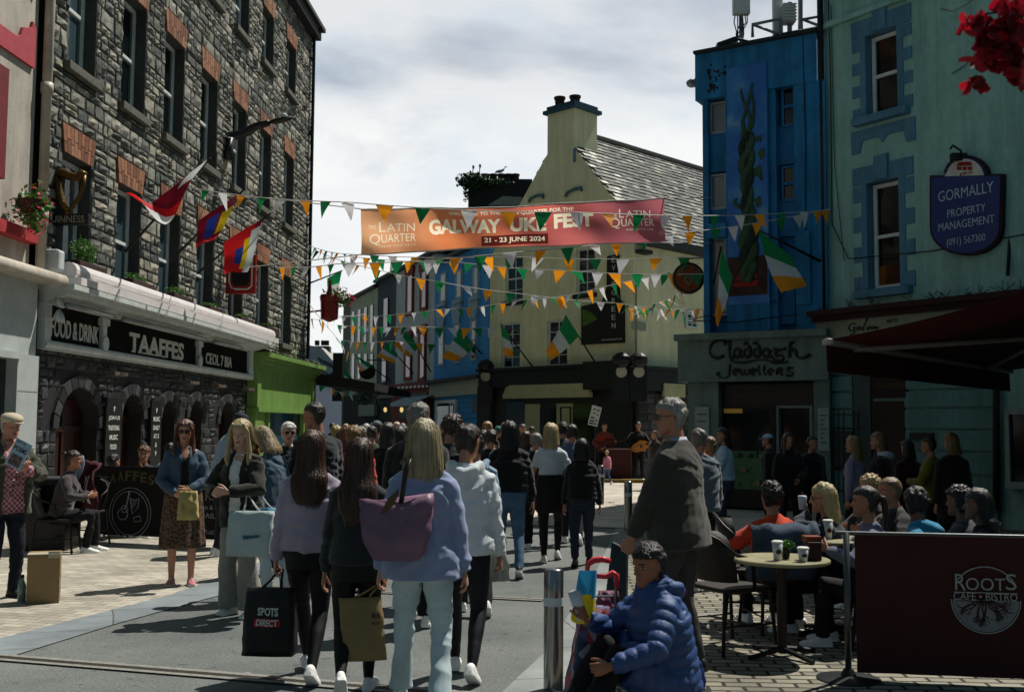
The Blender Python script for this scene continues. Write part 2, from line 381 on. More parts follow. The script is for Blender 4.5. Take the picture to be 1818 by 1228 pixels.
def person(label, loc, rz=0.0, H=1.72, sex='f', lod=1, group=None, skin='#a8765c', lean=2, pelz=None, seat=False, pely=0,
   head=(0, 0), tilt=0, feet=((-.1, .0, 0), (.1, .0, 0)), fpitch=(0, 0), toe=(8, 8),
   arms=(((-.27, .02, .80), (-.3, -1, 0)), ((.27, .02, .80), (.3, -1, 0))), hands=((None, None), (None, None)), curl=.4,
   top=None, over=None, bottom=None, shoe=('#e8e8e6', '#f0f0ee'), hair=('short', '#3a2a20'), fat=0.0, cap=None, glasses=None, bag=None, seed=None,
   lips='#9a5248', showarm=True, widths=1.0, shoes_on=True, hoodup=None, noleg=False, neck=0):
 """one figure: the body is one mesh; hair, clothing and shoes are its children. Local frame: faces +Y, right side +X."""
 seed = seed if seed is not None else rnd.random() * 50
 k = H / 1.75
 root = thing('person', label, 'person', (loc[0], loc[1], loc[2] if len(loc) > 2 else 0), rz, group)
 vb = {0: .0085, 1: .012, 2: .017, 3: .024}[lod] * max(.8, k); n = 10 if lod > 1 else 14
 hv = {0: .0042, 1: .0060, 2: .0085, 3: .012}[lod] * max(.8, k)
 pz = (pelz if pelz is not None else .93)
 P = Vector((0, pely, pz)) * k
 TM = Matrix.Translation(P) @ Matrix.Rotation(-R(lean), 4, 'X') @ Matrix.Rotation(R(tilt), 4, 'Y') @ Matrix.Translation((0, 0, -.93 * k)) @ Matrix.Scale(k, 4)
 nb = TM @ Vector((0, -.005, 1.50))
 HM = Matrix.Translation(nb + Vector((0, 0, neck))) @ Matrix.Rotation(R(head[0]), 4, 'Z') @ Matrix.Rotation(-R(head[1]), 4, 'X') @ Matrix.Translation((0, .025 * k, .137 * k)) @ Matrix.Scale(k, 4)
 tt = TORS[sex]
 sh = [TM @ Vector((s * (.168 if sex == 'm' else .146) * widths, -.005, 1.372)) for s in (-1, 1)]
 wr = [Vector(a[0]) * k for a in arms]
 el = []
 for i in (0, 1):
  e, c = ik(sh[i], wr[i], .285 * k, .255 * k, arms[i][1]); el.append(e); wr[i] = c
 RS = Matrix.Rotation(-R(lean if not seat else 0), 4, 'X')
 hip = [P + Vector((s * .088, 0, -.035)) * k for s in (-1, 1)]
 ft = [Vector(f) * k for f in feet]; an = []; kn = []
 for i in (0, 1):
  a = ft[i] + Vector((0, 0, .085 * k)); kp, a2 = ik(hip[i], a, .42 * k, .40 * k, (0.12 * (-1, 1)[i], 1, .25 if seat else 0)); kn.append(kp); an.append(a2)
 mb = MB(); rg = []
 for z, rx, yf, yb in tt: rg.append(oring(z + (.04 if z < .85 else 0), rx * widths + fat * (1 if z < 1.3 else .3) - (.016 if z < 1.1 else .005), -yb - fat * .3 + (.018 if z < 1.1 else .005), yf + fat - (.016 if z < 1.1 else .005), 16, TM))
 mb.rings(rg)
 shr = .054 if sex == 'm' else .046; ar = 1.0 if sex == 'm' else .86
 def arm_pts(e=0, cuff=0, upto=1.0):
  pass
 for i in (0, 1):
  s = (-1, 1)[i]
  mb.tube([TM @ Vector((s * .055, -.01, 1.405)), TM @ Vector((s * .115 * (1 if sex == 'm' else .88) * widths, -.008, 1.402)), sh[i], sh[i].lerp(el[i], .5), el[i], el[i].lerp(wr[i], .35), wr[i]], [.05 * k, .05 * k, shr * k, .047 * ar * k, .039 * ar * k, .038 * ar * k, .026 * ar * k], 10)
  if not noleg:
   mb.tube([P + Vector((s * .075, 0, .0)) * k, hip[i], hip[i].lerp(kn[i], .5), kn[i], kn[i].lerp(an[i], .35), an[i], an[i] - Vector((0, 0, .03 * k))], [.07 * k, .080 * k, .068 * k, .049 * k, .048 * k, .032 * k, .032 * k], 10)
 body = remesh(mb, max(vb * 1.25, .011), 3)
 parts = [(body, 0)]
 hb = MB()
 hb.tube([TM @ Vector((0, -.012, 1.44)), HM @ Vector((0, -.028, -.135)), HM @ Vector((0, -.022, -.055))], [.062 * k, (.056 if sex == 'm' else .047) * k, .052 * k], 14)
 hb.rings([oring(z, rx, y0, y1, 20, HM, .92) for z, rx, y0, y1 in HEAD])
 hb.tube([HM @ Vector(p) for p in ((0, .080, .012), (0, .094, -.012), (0, .104, -.030), (0, .088, -.040))], [.008 * k, .010 * k, .0145 * k, .008 * k], 10)
 for s in (-1, 1):
  hb.ell((0, 0, 0), (.007, .018, .031), 10, 6, HM @ Matrix.Translation((s * .0755, -.008, -.008)) @ Matrix.Rotation(R(-14 * s), 4, 'Z') @ Matrix.Rotation(R(-10), 4, 'X'))
 hm = remesh(hb, hv, 2, .45)
 mats = [skinm(skin)]
 if lod <= 1:
  a = vco(hm); inv = np.array(HM.inverted()); loc_ = a @ inv[:3, :3].T + inv[:3, 3]; nn = vno(hm)
  x, y, z = loc_[:, 0], loc_[:, 1], loc_[:, 2]; fr = (y > .03)
  g = lambda cx, cz, sx, sz: np.exp(-((np.abs(x) - cx) / sx) ** 2 - ((z - cz) / sz) ** 2) * fr
  d = -.009 * g(.031, .002, .017, .011) + .004 * g(.03, .022, .02, .006) + .003 * g(.045, -.03, .018, .018) - .004 * g(.03, -.045, .02, .02)
  d += .0045 * np.exp(-(x / .019) ** 2) * (np.exp(-((z + .063) / .0045) ** 2) + np.exp(-((z + .075) / .005) ** 2)) * fr - .004 * np.exp(-(x / .02) ** 2 - ((z + .069) / .002) ** 2) * fr
  d += .005 * np.exp(-(x / .02) ** 2 - ((z + .104) / .01) ** 2) * fr
  setco(hm, a + nn * (d * k)[:, None])
  mats += [M('lip_' + lips.strip('#'), lips, rough=.45, var=.1), M('brow_' + hair[1].strip('#'), hair[1], rough=.8, var=.2), M('eye_white', '#b9b2a8', rough=.3, var=.05), M('eye_iris', '#1a120d', rough=.2, var=.05)]
  for s_, w_ in (('f', 0),):
   pc = np.empty(len(hm.polygons) * 3, 'f'); hm.polygons.foreach_get('center', pc); pc = pc.reshape(-1, 3) @ inv[:3, :3].T + inv[:3, 3]
   x, y, z = np.abs(pc[:, 0]), pc[:, 1], pc[:, 2]; mi = np.zeros(len(pc), 'i'); f = y > .05
   mi[f & (x < .023 - np.abs(z + .069) * .9) & (np.abs(z + .069) < .0105)] = 1
   mi[f & (x > .016) & (x < .048) & (np.abs(z - .0235 + (x - .03) ** 2 * 8) < .0035)] = 2
   mi[f & (((x - .031) / .0145) ** 2 + ((z - .001) / .0058) ** 2 < 1)] = 3
   mi[f & (((x - .031) / .0062) ** 2 + ((z - .001) / .006) ** 2 < 1)] = 4
   mi[f & (x > .017) & (x < .046) & (np.abs(z - .0068 + (x - .031) ** 2 * 14) < .0018)] = 2
   hm.polygons.foreach_set('material_index', mi)
 parts.append((hm, 0))
 for i in (0, 1):
  fa = (wr[i] - el[i]).normalized(); hd, ht = hands[i]
  hd = Vector(hd) if hd else fa; ht = Vector(ht) if ht else (Vector((0, 1, 0)) if abs(fa.z) > .6 else Vector((0, 0, 1)))
  mbh = MB(); hand_mb(mbh, wr[i] + fa * .012 * k, hd, ht, i == 1, curl if not isinstance(curl, (tuple, list)) else curl[i], k * (1.0 if sex == 'm' else .93), 8)
  mbh.tube([el[i].lerp(wr[i], .75), wr[i] + fa * .01 * k], [.031 * ar * k, .024 * ar * k], 10)
  parts.append((remesh(mbh, {0: .0035, 1: .0045, 2: .006, 3: .009}[lod] * k, 1, .4), 0))
 me = joinm('person_body', parts, mats)
 link('body', me, root, False)
 def dress_top(name, kind, col, ease, hem, sleeve=1.0, boxy=.5, amp=.010, mat=None, open_front=False, collar=None, hood=False, cuffr=1.0, flare=0.0, inner=None, quilt=0):
  m = MB(); rg = []; zs = [hem + (1.485 - hem) * j / 13 for j in range(14)]
  rw = max(lerp_tab(tt, 1.36)[0], lerp_tab(tt, .95)[0] if hem < 1.0 else 0)
  for z in zs:
   rx, yf, yb = lerp_tab(tt, z)
   if z < 1.3:
    rx = rx + (rw - rx) * boxy; yf = yf + (.118 - yf) * boxy; yb = yb + (.118 - yb) * boxy
    fl = flare * max(0, (1.15 - z)); rx += fl; yf += fl * .6; yb += fl * .8
   e = ease * (1 if z < 1.3 else max(.35, 1 - (z - 1.3) * 5))
   rg.append(oring(z, rx * widths + e + fat * (1 if z < 1.3 else .4), -yb - e - fat * .4, yf + e + fat * (1 if z < 1.35 else .3), 22, TM, .93))
  m.rings(rg)
  for i in (0, 1):
   s = (-1, 1)[i]; E = ease * .75
   if sleeve >= .99:
    end = wr[i] - (wr[i] - el[i]).normalized() * .0
    pts = [TM @ Vector((s * .055, -.01, 1.405)), TM @ Vector((s * .115 * (1 if sex == 'm' else .88) * widths, -.008, 1.402)), sh[i], sh[i].lerp(el[i], .5), el[i], el[i].lerp(wr[i], .35), el[i].lerp(wr[i], .8), end]
    rr = [(.048 + E * .3) * k, (.046 + E * .5) * k, (shr + .004 + E * .8) * k, (.049 * ar + E * 1.1) * k, (.042 * ar + E * 1.1) * k, (.040 * ar + E) * k, (.032 * ar + E) * k * cuffr, (.029 * ar + E * .7) * k * cuffr]
   elif sleeve > .5:
    q = (sleeve - .5) * 2
    pts = [TM @ Vector((s * .055, -.01, 1.405)), TM @ Vector((s * .115 * (1 if sex == 'm' else .88) * widths, -.008, 1.402)), sh[i], sh[i].lerp(el[i], .5), el[i], el[i].lerp(wr[i], q)]
    rr = [(.048 + E * .3) * k, (.046 + E * .5) * k, (shr + .004 + E * .8) * k, (.049 * ar + E) * k, (.042 * ar + E) * k, (.040 * ar + E) * k]
   else:
    pts = [TM @ Vector((s * .055, -.01, 1.405)), TM @ Vector((s * .115 * (1 if sex == 'm' else .88) * widths, -.008, 1.402)), sh[i], sh[i].lerp(el[i], sleeve * 2)]
    rr = [(.048 + E * .3) * k, (.046 + E * .5) * k, (shr + .004 + E * .8) * k, (.052 * ar + E * 1.6) * k]
   m.tube(pts, rr, 12)
  if hood:
   m.tube([TM @ Vector(p) for p in ((-.085, .045, 1.475), (-.105, -.04, 1.475), (-.07, -.115, 1.43), (0, -.14, 1.40), (.07, -.115, 1.43), (.105, -.04, 1.475), (.085, .045, 1.475))], [.022 * k, .034 * k, .042 * k, .05 * k, .042 * k, .034 * k, .022 * k], 10)
  me = remesh(m, vb, 3 if lod < 2 else 2)
  if lod <= 2: wrinkle(me, amp * (1 if lod < 2 else .8), seed=seed)
  if quilt:
   a = vco(me); nn = vno(me); q_ = np.zeros(len(a)); Ti = TM.inverted()
   for vi, co in enumerate(a):
    v = Vector(co); best = None
    for i in (0, 1):
     for A_, B_, o_ in ((sh[i], el[i], 0), (el[i], wr[i], (el[i] - sh[i]).length)):
      t_ = max(0, min(1, (v - A_).dot(B_ - A_) / (B_ - A_).length_squared)); dd_ = (v - A_.lerp(B_, t_)).length
      if dd_ < .105 * k and (best is None or dd_ < best[0]): best = (dd_, o_ + t_ * (B_ - A_).length)
    s_ = best[1] if best and t_ is not None and abs((Ti @ v).x) > .15 else (Ti @ v).z
    q_[vi] = abs(math.sin(PI * s_ / quilt)) ** .8 * .008 - .005
   setco(me, a + nn * q_[:, None])
  for p in me.polygons: p.use_smooth = True
  if inner:
   Ti = np.array(TM.inverted()); pc = np.empty(len(me.polygons) * 3, 'f'); me.polygons.foreach_get('center', pc); pc = pc.reshape(-1, 3) @ Ti[:3, :3].T + Ti[:3, 3]
   wl = inner[1] * (1 + .35 * (1.3 - pc[:, 2])); sel = (np.abs(pc[:, 0] + .01) < wl) & (pc[:, 1] > .03) & (np.abs(pc[:, 0]) < .2)
   vs_ = set()
   for p, s0_ in zip(me.polygons, sel):
    if s0_: vs_.update(p.vertices)
   a = vco(me); nn = vno(me); ix = np.array(sorted(vs_), 'i')
   if len(ix): a[ix] -= nn[ix] * .02; setco(me, a)
  me.materials.append(mat or M('cloth_%s_%s' % (kind, col.strip('#')), col, rough=.85, var=.1, vs=9, bump=.35, bs=420 if lod < 1 else 200, spec=.2, sheen=.2))
  if inner:
   me.materials.append(M('cloth_inner_' + inner[0].strip('#'), inner[0], rough=.85, var=.1, bump=.2, bs=300)); me.polygons.foreach_set('material_index', sel.astype('i'))
  o = link(name, me, root, False)
  if collar:
   c = MB(); pts = []; rad = collar[1] if len(collar) > 1 else .066
   for j in range(15):
    q = -.5 * PI + (j / 14 - .5) * 1.72 * PI
    pts.append((math.cos(q) * rad, math.sin(q) * rad * .9 - .012))
   rgs = [[TM @ Vector((x * f, y * f + (.0), zc)) for x, y in pts] for f, zc in ((1.15, 1.46), (1.0, 1.50), (1.06, 1.506), (1.25, 1.468), (1.36, 1.45))]
   c.rings(rgs, closed=False, caps=False); ce = c.mesh('collar', [M('cloth_collar_' + collar[0].strip('#'), collar[0], rough=.85, var=.08, bump=.2, bs=300)], True)
   link('collar', ce, o, False)
  return o
 for cfg, nm in ((top, None), (over, None)):
  if cfg:
   c = dict(cfg); nm = c.pop('name'); dress_top(nm, c.pop('kind', nm), c.pop('col'), c.pop('ease', .015), c.pop('hem', .9), **c)
 if bottom and not noleg:
  c = dict(bottom); nm = c.pop('name', 'trousers'); col = c['col']; kind = c.get('kind', 'jeans')
  mat = c.get('mat') or M('cloth_%s_%s' % (kind, col.strip('#')), col, rough=.85 if kind != 'leggings' else .6, var=.14, vs=5, bump=.3, bs=350, spec=.25)
  if kind in ('skirt', 'dress'):
   m = MB(); hz = c.get('hem', .45); zt = 1.06; rg = []; fl = c.get('flare', .10); m_n = 56
   base = P - Vector((0, 0, .93 * k)); fol = c.get('folds', 9)
   for j in range(22):
    t = j / 21; z = zt + (hz - zt) * t; rx, yf, yb = lerp_tab(tt, max(z, .93)); ring = []
    for q in range(m_n):
     a = 2 * PI * q / m_n; f = 1 + (fl * t * 1.4); w_ = .018 * t * math.sin(a * fol + seed + 1.3 * math.sin(a * 2) + t * 1.2) + .004 * math.sin(a * 23 + z * 30)
     sw = c.get('sway', .0) * t * t
     ring.append(base + Vector(((rx + .012) * f * math.cos(a) * (1 - .0 * t) + w_ * math.cos(a), ((yf if math.sin(a) > 0 else yb) + .014 + .035 * t) * f * math.sin(a) + w_ * math.sin(a) + sw, z)) * 1.0 * 1.0 if k == 1 else base + Vector((((rx + .012) * f + w_) * math.cos(a), (((yf if math.sin(a) > 0 else yb) + .014 + .035 * t) * f + w_) * math.sin(a) + sw, z)) * k)
    rg.append(ring)
   cc = sum(rg[-1], Vector()) / m_n; rg.append([cc + (p - cc) * .93 + Vector((0, 0, .03)) for p in rg[-1]])
   m.rings(rg, caps=False); me = m.mesh('skirt', [mat], True); link(nm, me, root, False)
  else:
   e = {'leggings': .007, 'jeans': .014, 'wide': .018, 'slacks': .02, 'shorts': .02, 'kid': .015}[kind]
   m = MB(); rg = []
   PM = Matrix.Translation(P) @ Matrix.Translation((0, 0, -.93 * k)) @ Matrix.Scale(k, 4)
   if seat: PM = TM
   for z in (.79, .84, .89, .95, 1.0, c.get('waist', 1.05)):
    rx, yf, yb = lerp_tab(tt, z); rg.append(oring(z, rx * widths + e + fat, -yb - e, yf + e + fat, 20, PM, .95))
   m.rings(rg)
   for i in (0, 1):
    s = (-1, 1)[i]; a = an[i]; g = kind; low = c.get('low', .0)
    th = {'leggings': (.094, .082, .058, .056, .036), 'jeans': (.098, .088, .066, .060, .053), 'wide': (.100, .095, .085, .098, .112), 'slacks': (.100, .093, .075, .072, .068), 'shorts': (.1, .1, .09, .09, .09), 'kid': (.09, .08, .065, .06, .055)}[g]
    flr = c.get('flare', 0)
    p5 = a - Vector((0, 0, low * k)); lastr = th[4] + flr
    if g == 'shorts': pts = [P + Vector((s * .075, -.005, -.0)) * k, hip[i], hip[i].lerp(kn[i], .45), hip[i].lerp(kn[i], .85)]; rr = [th[0] * k * .95, th[0] * k, th[1] * k, th[2] * k]
    else: pts = [P + Vector((s * .075, -.008, 0)) * k, hip[i] + Vector((0, -.008 * k, 0)), hip[i].lerp(kn[i], .5), kn[i], kn[i].lerp(a, .4), a, p5 - Vector((0, 0, .012 * k))]; rr = [th[0] * k * .95, th[0] * k, th[1] * k, (th[2]) * k, th[3] * k, lastr * k, lastr * k]
    m.tube(pts, rr, 14)
   me = remesh(m, vb if kind != 'leggings' else vb * .9, 3 if lod < 2 else 2)
   if lod <= 2: wrinkle(me, {'leggings': .0022, 'wide': .010}.get(kind, .009), sx=6, sz=9 if kind != 'wide' else 5, seed=seed + 9)
   for p in me.polygons: p.use_smooth = True
   me.materials.append(mat); link(nm, me, root, False)
 if shoes_on and not noleg:
  up = M('shoe_' + shoe[0].strip('#'), shoe[0], rough=.6, var=.08, vs=20, bump=.2, bs=120); so_ = M('sole_' + shoe[1].strip('#'), shoe[1], rough=.7, var=.08, vs=20)
  tb = [(-.078, .018, .060), (-.066, .030, .085), (-.035, .036, .098), (.0, .037, .102), (.04, .040, .082), (.085, .046, .062), (.125, .046, .052), (.158, .036, .044), (.182, .016, .034)]
  kk = k * (1.02 if sex == 'm' else .93)
  for i in (0, 1):
   s = (-1, 1)[i]
   FM = Matrix.Translation(an[i]) @ Matrix.Rotation(R(-s * toe[i]), 4, 'Z') @ Matrix.Rotation(R(-fpitch[i]), 4, 'X') @ Matrix.Translation((0, 0, -.085 * k)) @ Matrix.Scale(kk, 4)
   m = MB(); rg = []; r2 = []; m.smooth = True
   for y, hw, hh in tb:
    rg.append([FM @ Vector((hw * c_, y, .018 + (hh - .018) * s_)) for c_, s_ in ((1, 0), (1.02, .25), (.96, .55), (.75, .83), (.38, .98), (0, 1), (-.38, .98), (-.75, .83), (-.96, .55), (-1.02, .25), (-1, 0))])
    zz = .0 + (.012 if y > .17 else 0)
    r2.append([FM @ Vector((x_ * (hw + .005), y * 1.03, z_)) for x_, z_ in ((-1, zz), (1, zz), (1.04, .014), (1, .027), (-1, .027), (-1.04, .014))])
   m.rings(rg, mi=0); m.smooth = False; m.rings(r2, mi=1)
   if lod <= 1:
    for q in range(4):
     y = .035 + q * .018; h0 = lerp_tab([(t_[0], t_[2]) for t_ in tb], y)[0]
     m.tube([FM @ Vector((-.02, y, h0 * .93)), FM @ Vector((0, y + .004, h0 + .004)), FM @ Vector((.02, y, h0 * .93))], .003 * k, 5, mi=1)
   m.build('shoe', [up, so_], root, world=False)
 hk, hc = hair[0], hair[1]; L_ = hair[2] if len(hair) > 2 else .3; push = hair[3] if len(hair) > 3 else 0; light = hair[4] if len(hair) > 4 else None
 if hk != 'bald':
  hcl = colr(hc)
  mat = M('hair_%s' % hc.strip('#'), hc, rough=.42, var=.32, vs=60, st=(1, 1, .12), bump=.6, bs=150, spec=.5, bst=(1, 1, .06))
  e = {'short': .010, 'crop': .005, 'curly': .015, 'long': .014, 'bob': .020, 'bun': .010, 'pony': .010, 'mid': .018, 'tuft': .014}[hk]
  tab = hair_shell_tab(e); full = None
  m = MB(); m.rings([oring(z, rx, y0, y1, 20, HM) for z, rx, y0, y1 in tab])
  if hk in ('long', 'bob', 'mid'):
   tabs = {'long': [(-L_, .075, -.158 - push, -.120 - push), (-L_ * .8, .118, -.165 - push, -.095 - push), (-L_ * .5, .125, -.162 - push * .9, -.070 - push), (-.17, .108, -.138 - push * .3, -.045), (-.11, .098, -.122, -.025), (-.06, .094, -.118, .002), (0, .092, -.116, .020), (.05, .090, -.114, .04), (.09, .075, -.095, .05), (.13, .03, -.05, .01)],
     'bob': [(-L_, .095, -.125, -.050), (-L_ * .85, .120, -.138, -.012), (-L_ * .55, .118, -.136, .012), (-.04, .108, -.130, .025), (.02, .101, -.124, .032), (.06, .094, -.116, .042), (.10, .072, -.09, .045), (.14, .03, -.05, .01)],
     'mid': [(-L_, .085, -.135, -.070), (-L_ * .8, .108, -.140, -.03), (-L_ * .4, .102, -.128, .0), (0, .094, -.118, .022), (.05, .090, -.112, .035), (.09, .074, -.092, .045), (.13, .03, -.05, .01)]}[hk]
   full = tabs
   m.rings([oring(z, rx, y0, y1, 20, HM) for z, rx, y0, y1 in tabs])
   if hair_front(hair):
    for s in (-1, 1):
     fl = hair[5]
     m.tube([HM @ Vector(p) for p in ((s * .045, .055, .095), (s * .078, .058, .03), (s * .086, .048, -.06), (s * .098, .065, -.15), (s * .100, .095, -.22 if fl > .22 else -.18), (s * .09, .105, -fl))], [.018 * k, .022 * k, .026 * k, .030 * k, .028 * k, .008 * k], 10, sy=.8)
  if hk == 'bun': m.ell((0, 0, 0), (.038, .036, .034), 12, 8, HM @ Matrix.Translation((0, -.115, .075)))
  if hk == 'pony':
   m.tube([HM @ Vector(p) for p in ((0, -.09, .04), (0, -.135, .03), (0, -.15, -.06), (0, -.145 - push, -L_))], [.02 * k, .025 * k, .028 * k, .010 * k], 10)
  me = remesh(m, hv * 1.3, 2 if lod < 2 else 1)
  amp = {'curly': .010, 'short': .005, 'tuft': .008, 'crop': .0015, 'mid': .006}.get(hk, .004)
  a = vco(me); nn = vno(me); fz = 60 if hk == 'curly' else 30; fzz = fz if hk in ('curly', 'short', 'tuft') else 5
  d = np.array([noise.noise((x * fz + seed, y * fz, z * fzz)) + .5 * noise.noise((x * fz * 2, y * fz * 2, z * fzz * 2 + seed)) for x, y, z in a])
  setco(me, a + nn * (d * amp * 1.6)[:, None])
  parts = [(me, 0)]
  ns = {0: 900, 1: 320, 2: 0, 3: 0}[lod]
  if ns:
   rr_ = random.Random(int(seed * 100)); s_ = MB()
   if full:
    ft_ = sorted(full); zb = ft_[0][0]
    for q in range(ns):
     th = rr_.uniform(0, 2 * PI); z0 = rr_.uniform(.02, .13); z1 = zb - rr_.uniform(-.06, .035); jit = rr_.uniform(-.003, .007); ph = rr_.uniform(0, 6); wv = rr_.uniform(.0, .004); pts = []
     if full is tabs and math.sin(th) > .82: continue
     wd = rr_.uniform(.0010, .0028); fly = rr_.uniform(.01, .035) if rr_.random() < .10 else 0
     if fly: wd *= .45
     for j in range(13):
      t = j / 12; z = z0 + (z1 - z0) * t; rx, y0, y1 = lerp_tab(ft_, z)
      tq = th + (wv * 8 * math.sin(z * 22 + ph)); jit2 = jit + fly * t * math.sin(z * 9 + ph); rx2 = rx + jit2 + .002; cy = (y0 + y1) / 2; ry = (y1 - y0) / 2 + jit2 + .002
      pts.append(HM @ Vector((rx2 * math.cos(tq), cy + ry * math.sin(tq), z)))
     c_ = HM @ Vector((0, -.04, 0)); vs = []
     for j, p in enumerate(pts):
      out = (p - c_); out.z = 0; out.normalize(); sd_ = out.cross(Vector((0, 0, 1))); w2 = wd * (1 - .6 * j / 12) * k
      vs += [p - sd_ * w2, p + sd_ * w2]
     s_.add(vs, [(2 * j, 2 * j + 1, 2 * j + 3, 2 * j + 2) for j in range(12)])
   else:
    A = vco(me); Nn = vno(me); ln = {'curly': .02, 'short': .016, 'tuft': .026, 'crop': .006, 'bun': .012, 'pony': .012}[hk]
    cnt = int(ns * (2.2 if hk != 'crop' else 1.2))
    for q in range(cnt):
     i = rr_.randrange(len(A)); p = Vector(A[i]); nv = Vector(Nn[i]); dn = (Vector((rr_.uniform(-.3, .3), -.3, -.8)) if hk != 'curly' else Vector((rr_.uniform(-1, 1), rr_.uniform(-1, 1), rr_.uniform(-1, 1))))
     tg = (dn - nv * dn.dot(nv)); tg.normalize(); sd_ = nv.cross(tg); w2 = rr_.uniform(.001, .0026) * k
     m1 = p + (tg * ln * .5 + nv * ln * .28) * k; m2 = p + (tg * ln + nv * ln * (.1 if hk != 'curly' else -.2)) * k
     s_.add([p - sd_ * w2, p + sd_ * w2, m1 - sd_ * w2, m1 + sd_ * w2, m2], [(0, 1, 3, 2), (2, 3, 4)])
   parts.append((s_.mesh('s'), 0))
  link('hair', joinm('hair', parts, [mat]), root, False)
 if cap:
  cm = M('cap_' + cap[1].strip('#'), cap[1], rough=.85, var=.1, vs=15, bump=.3, bs=200); m = MB(); m.smooth = True; e = .016
  if cap[0] == 'flat':
   rg = [oring(z, rx, y0, y1, 20, HM) for z, rx, y0, y1 in ((.035, .083, -.108, .098), (.052, .092, -.116, .125), (.075, .096, -.118, .122), (.100, .085, -.104, .095), (.118, .055, -.07, .05), (.124, .02, -.03, .01))]
   m.rings(rg)
   bt = [HM @ Vector(p) for p in ((-.07, .085, .042), (-.045, .13, .034), (0, .148, .030), (.045, .13, .034), (.07, .085, .042), (.0, .06, .05))]
   m.add(bt + [p + Vector((0, 0, .008)) for p in bt], [(0, 1, 2, 3, 4, 5), (11, 10, 9, 8, 7, 6)] + [(i, i + 6, (i + 1) % 6 + 6, (i + 1) % 6) for i in range(6)])
  else:
   sgn = 1 if cap[0] == 'ball' else -1
   rg = [oring(z, rx, y0, y1, 20, HM) for z, rx, y0, y1 in ((.040, .082, -.107, .100), (.07, .084, -.108, .096), (.10, .070, -.092, .076), (.122, .045, -.06, .045), (.131, .012, -.025, .005))]
   m.rings(rg)
   if cap[0] != 'beanie':
    up_ = [];
    for q in range(9):
     a_ = PI * q / 8; up_.append(Vector((-math.cos(a_) * .068, sgn * (.075 + .085 * math.sin(a_)), .045 - .010 * math.sin(a_) - .012 * math.cos(a_) ** 2)))
    m.add([HM @ p for p in up_] + [HM @ (p + Vector((0, 0, .006))) for p in up_], [tuple(range(9)), tuple(range(17, 8, -1))] + [(i, i + 9, (i + 1) % 9 + 9, (i + 1) % 9) for i in range(9)])
  m.build('cap', cm, root, world=False)
 if glasses:
  m = MB(); gm = M('glasses_frame', '#0c0a09', rough=.25, var=0); lm = glassm('sunglass_lens', glasses if isinstance(glasses, str) and glasses.startswith('#') else '#050505', .08)
  for s in (-1, 1):
   T2 = HM @ Matrix.Translation((s * .032, .098, .001)) @ Matrix.Rotation(R(s * -10), 4, 'Z')
   rgs = [T2 @ Vector((.025 * math.cos(2 * PI * j / 14), 0, .019 * math.sin(2 * PI * j / 14) - .002)) for j in range(14)]
   m.tube(rgs + rgs[:1], .0018 * k, 5, mi=0); m.add(rgs, [tuple(range(14))], 1)
   m.tube([HM @ Vector(p) for p in ((s * .057, .092, .006), (s * .077, .06, .006), (s * .080, -.01, .004), (s * .077, -.03, -.012))], .002 * k, 5, mi=0)
  m.tube([HM @ Vector(p) for p in ((-.008, .101, .002), (0, .104, .006), (.008, .101, .002))], .0018 * k, 5, mi=0)
  m.build('glasses', [gm, lm], root, world=False)
 return dict(root=root, TM=TM, HM=HM, sh=sh, el=el, wr=wr, hip=hip, kn=kn, an=an, k=k, W=rootm(root))
def hair_front(h): return len(h) > 5 and h[5]
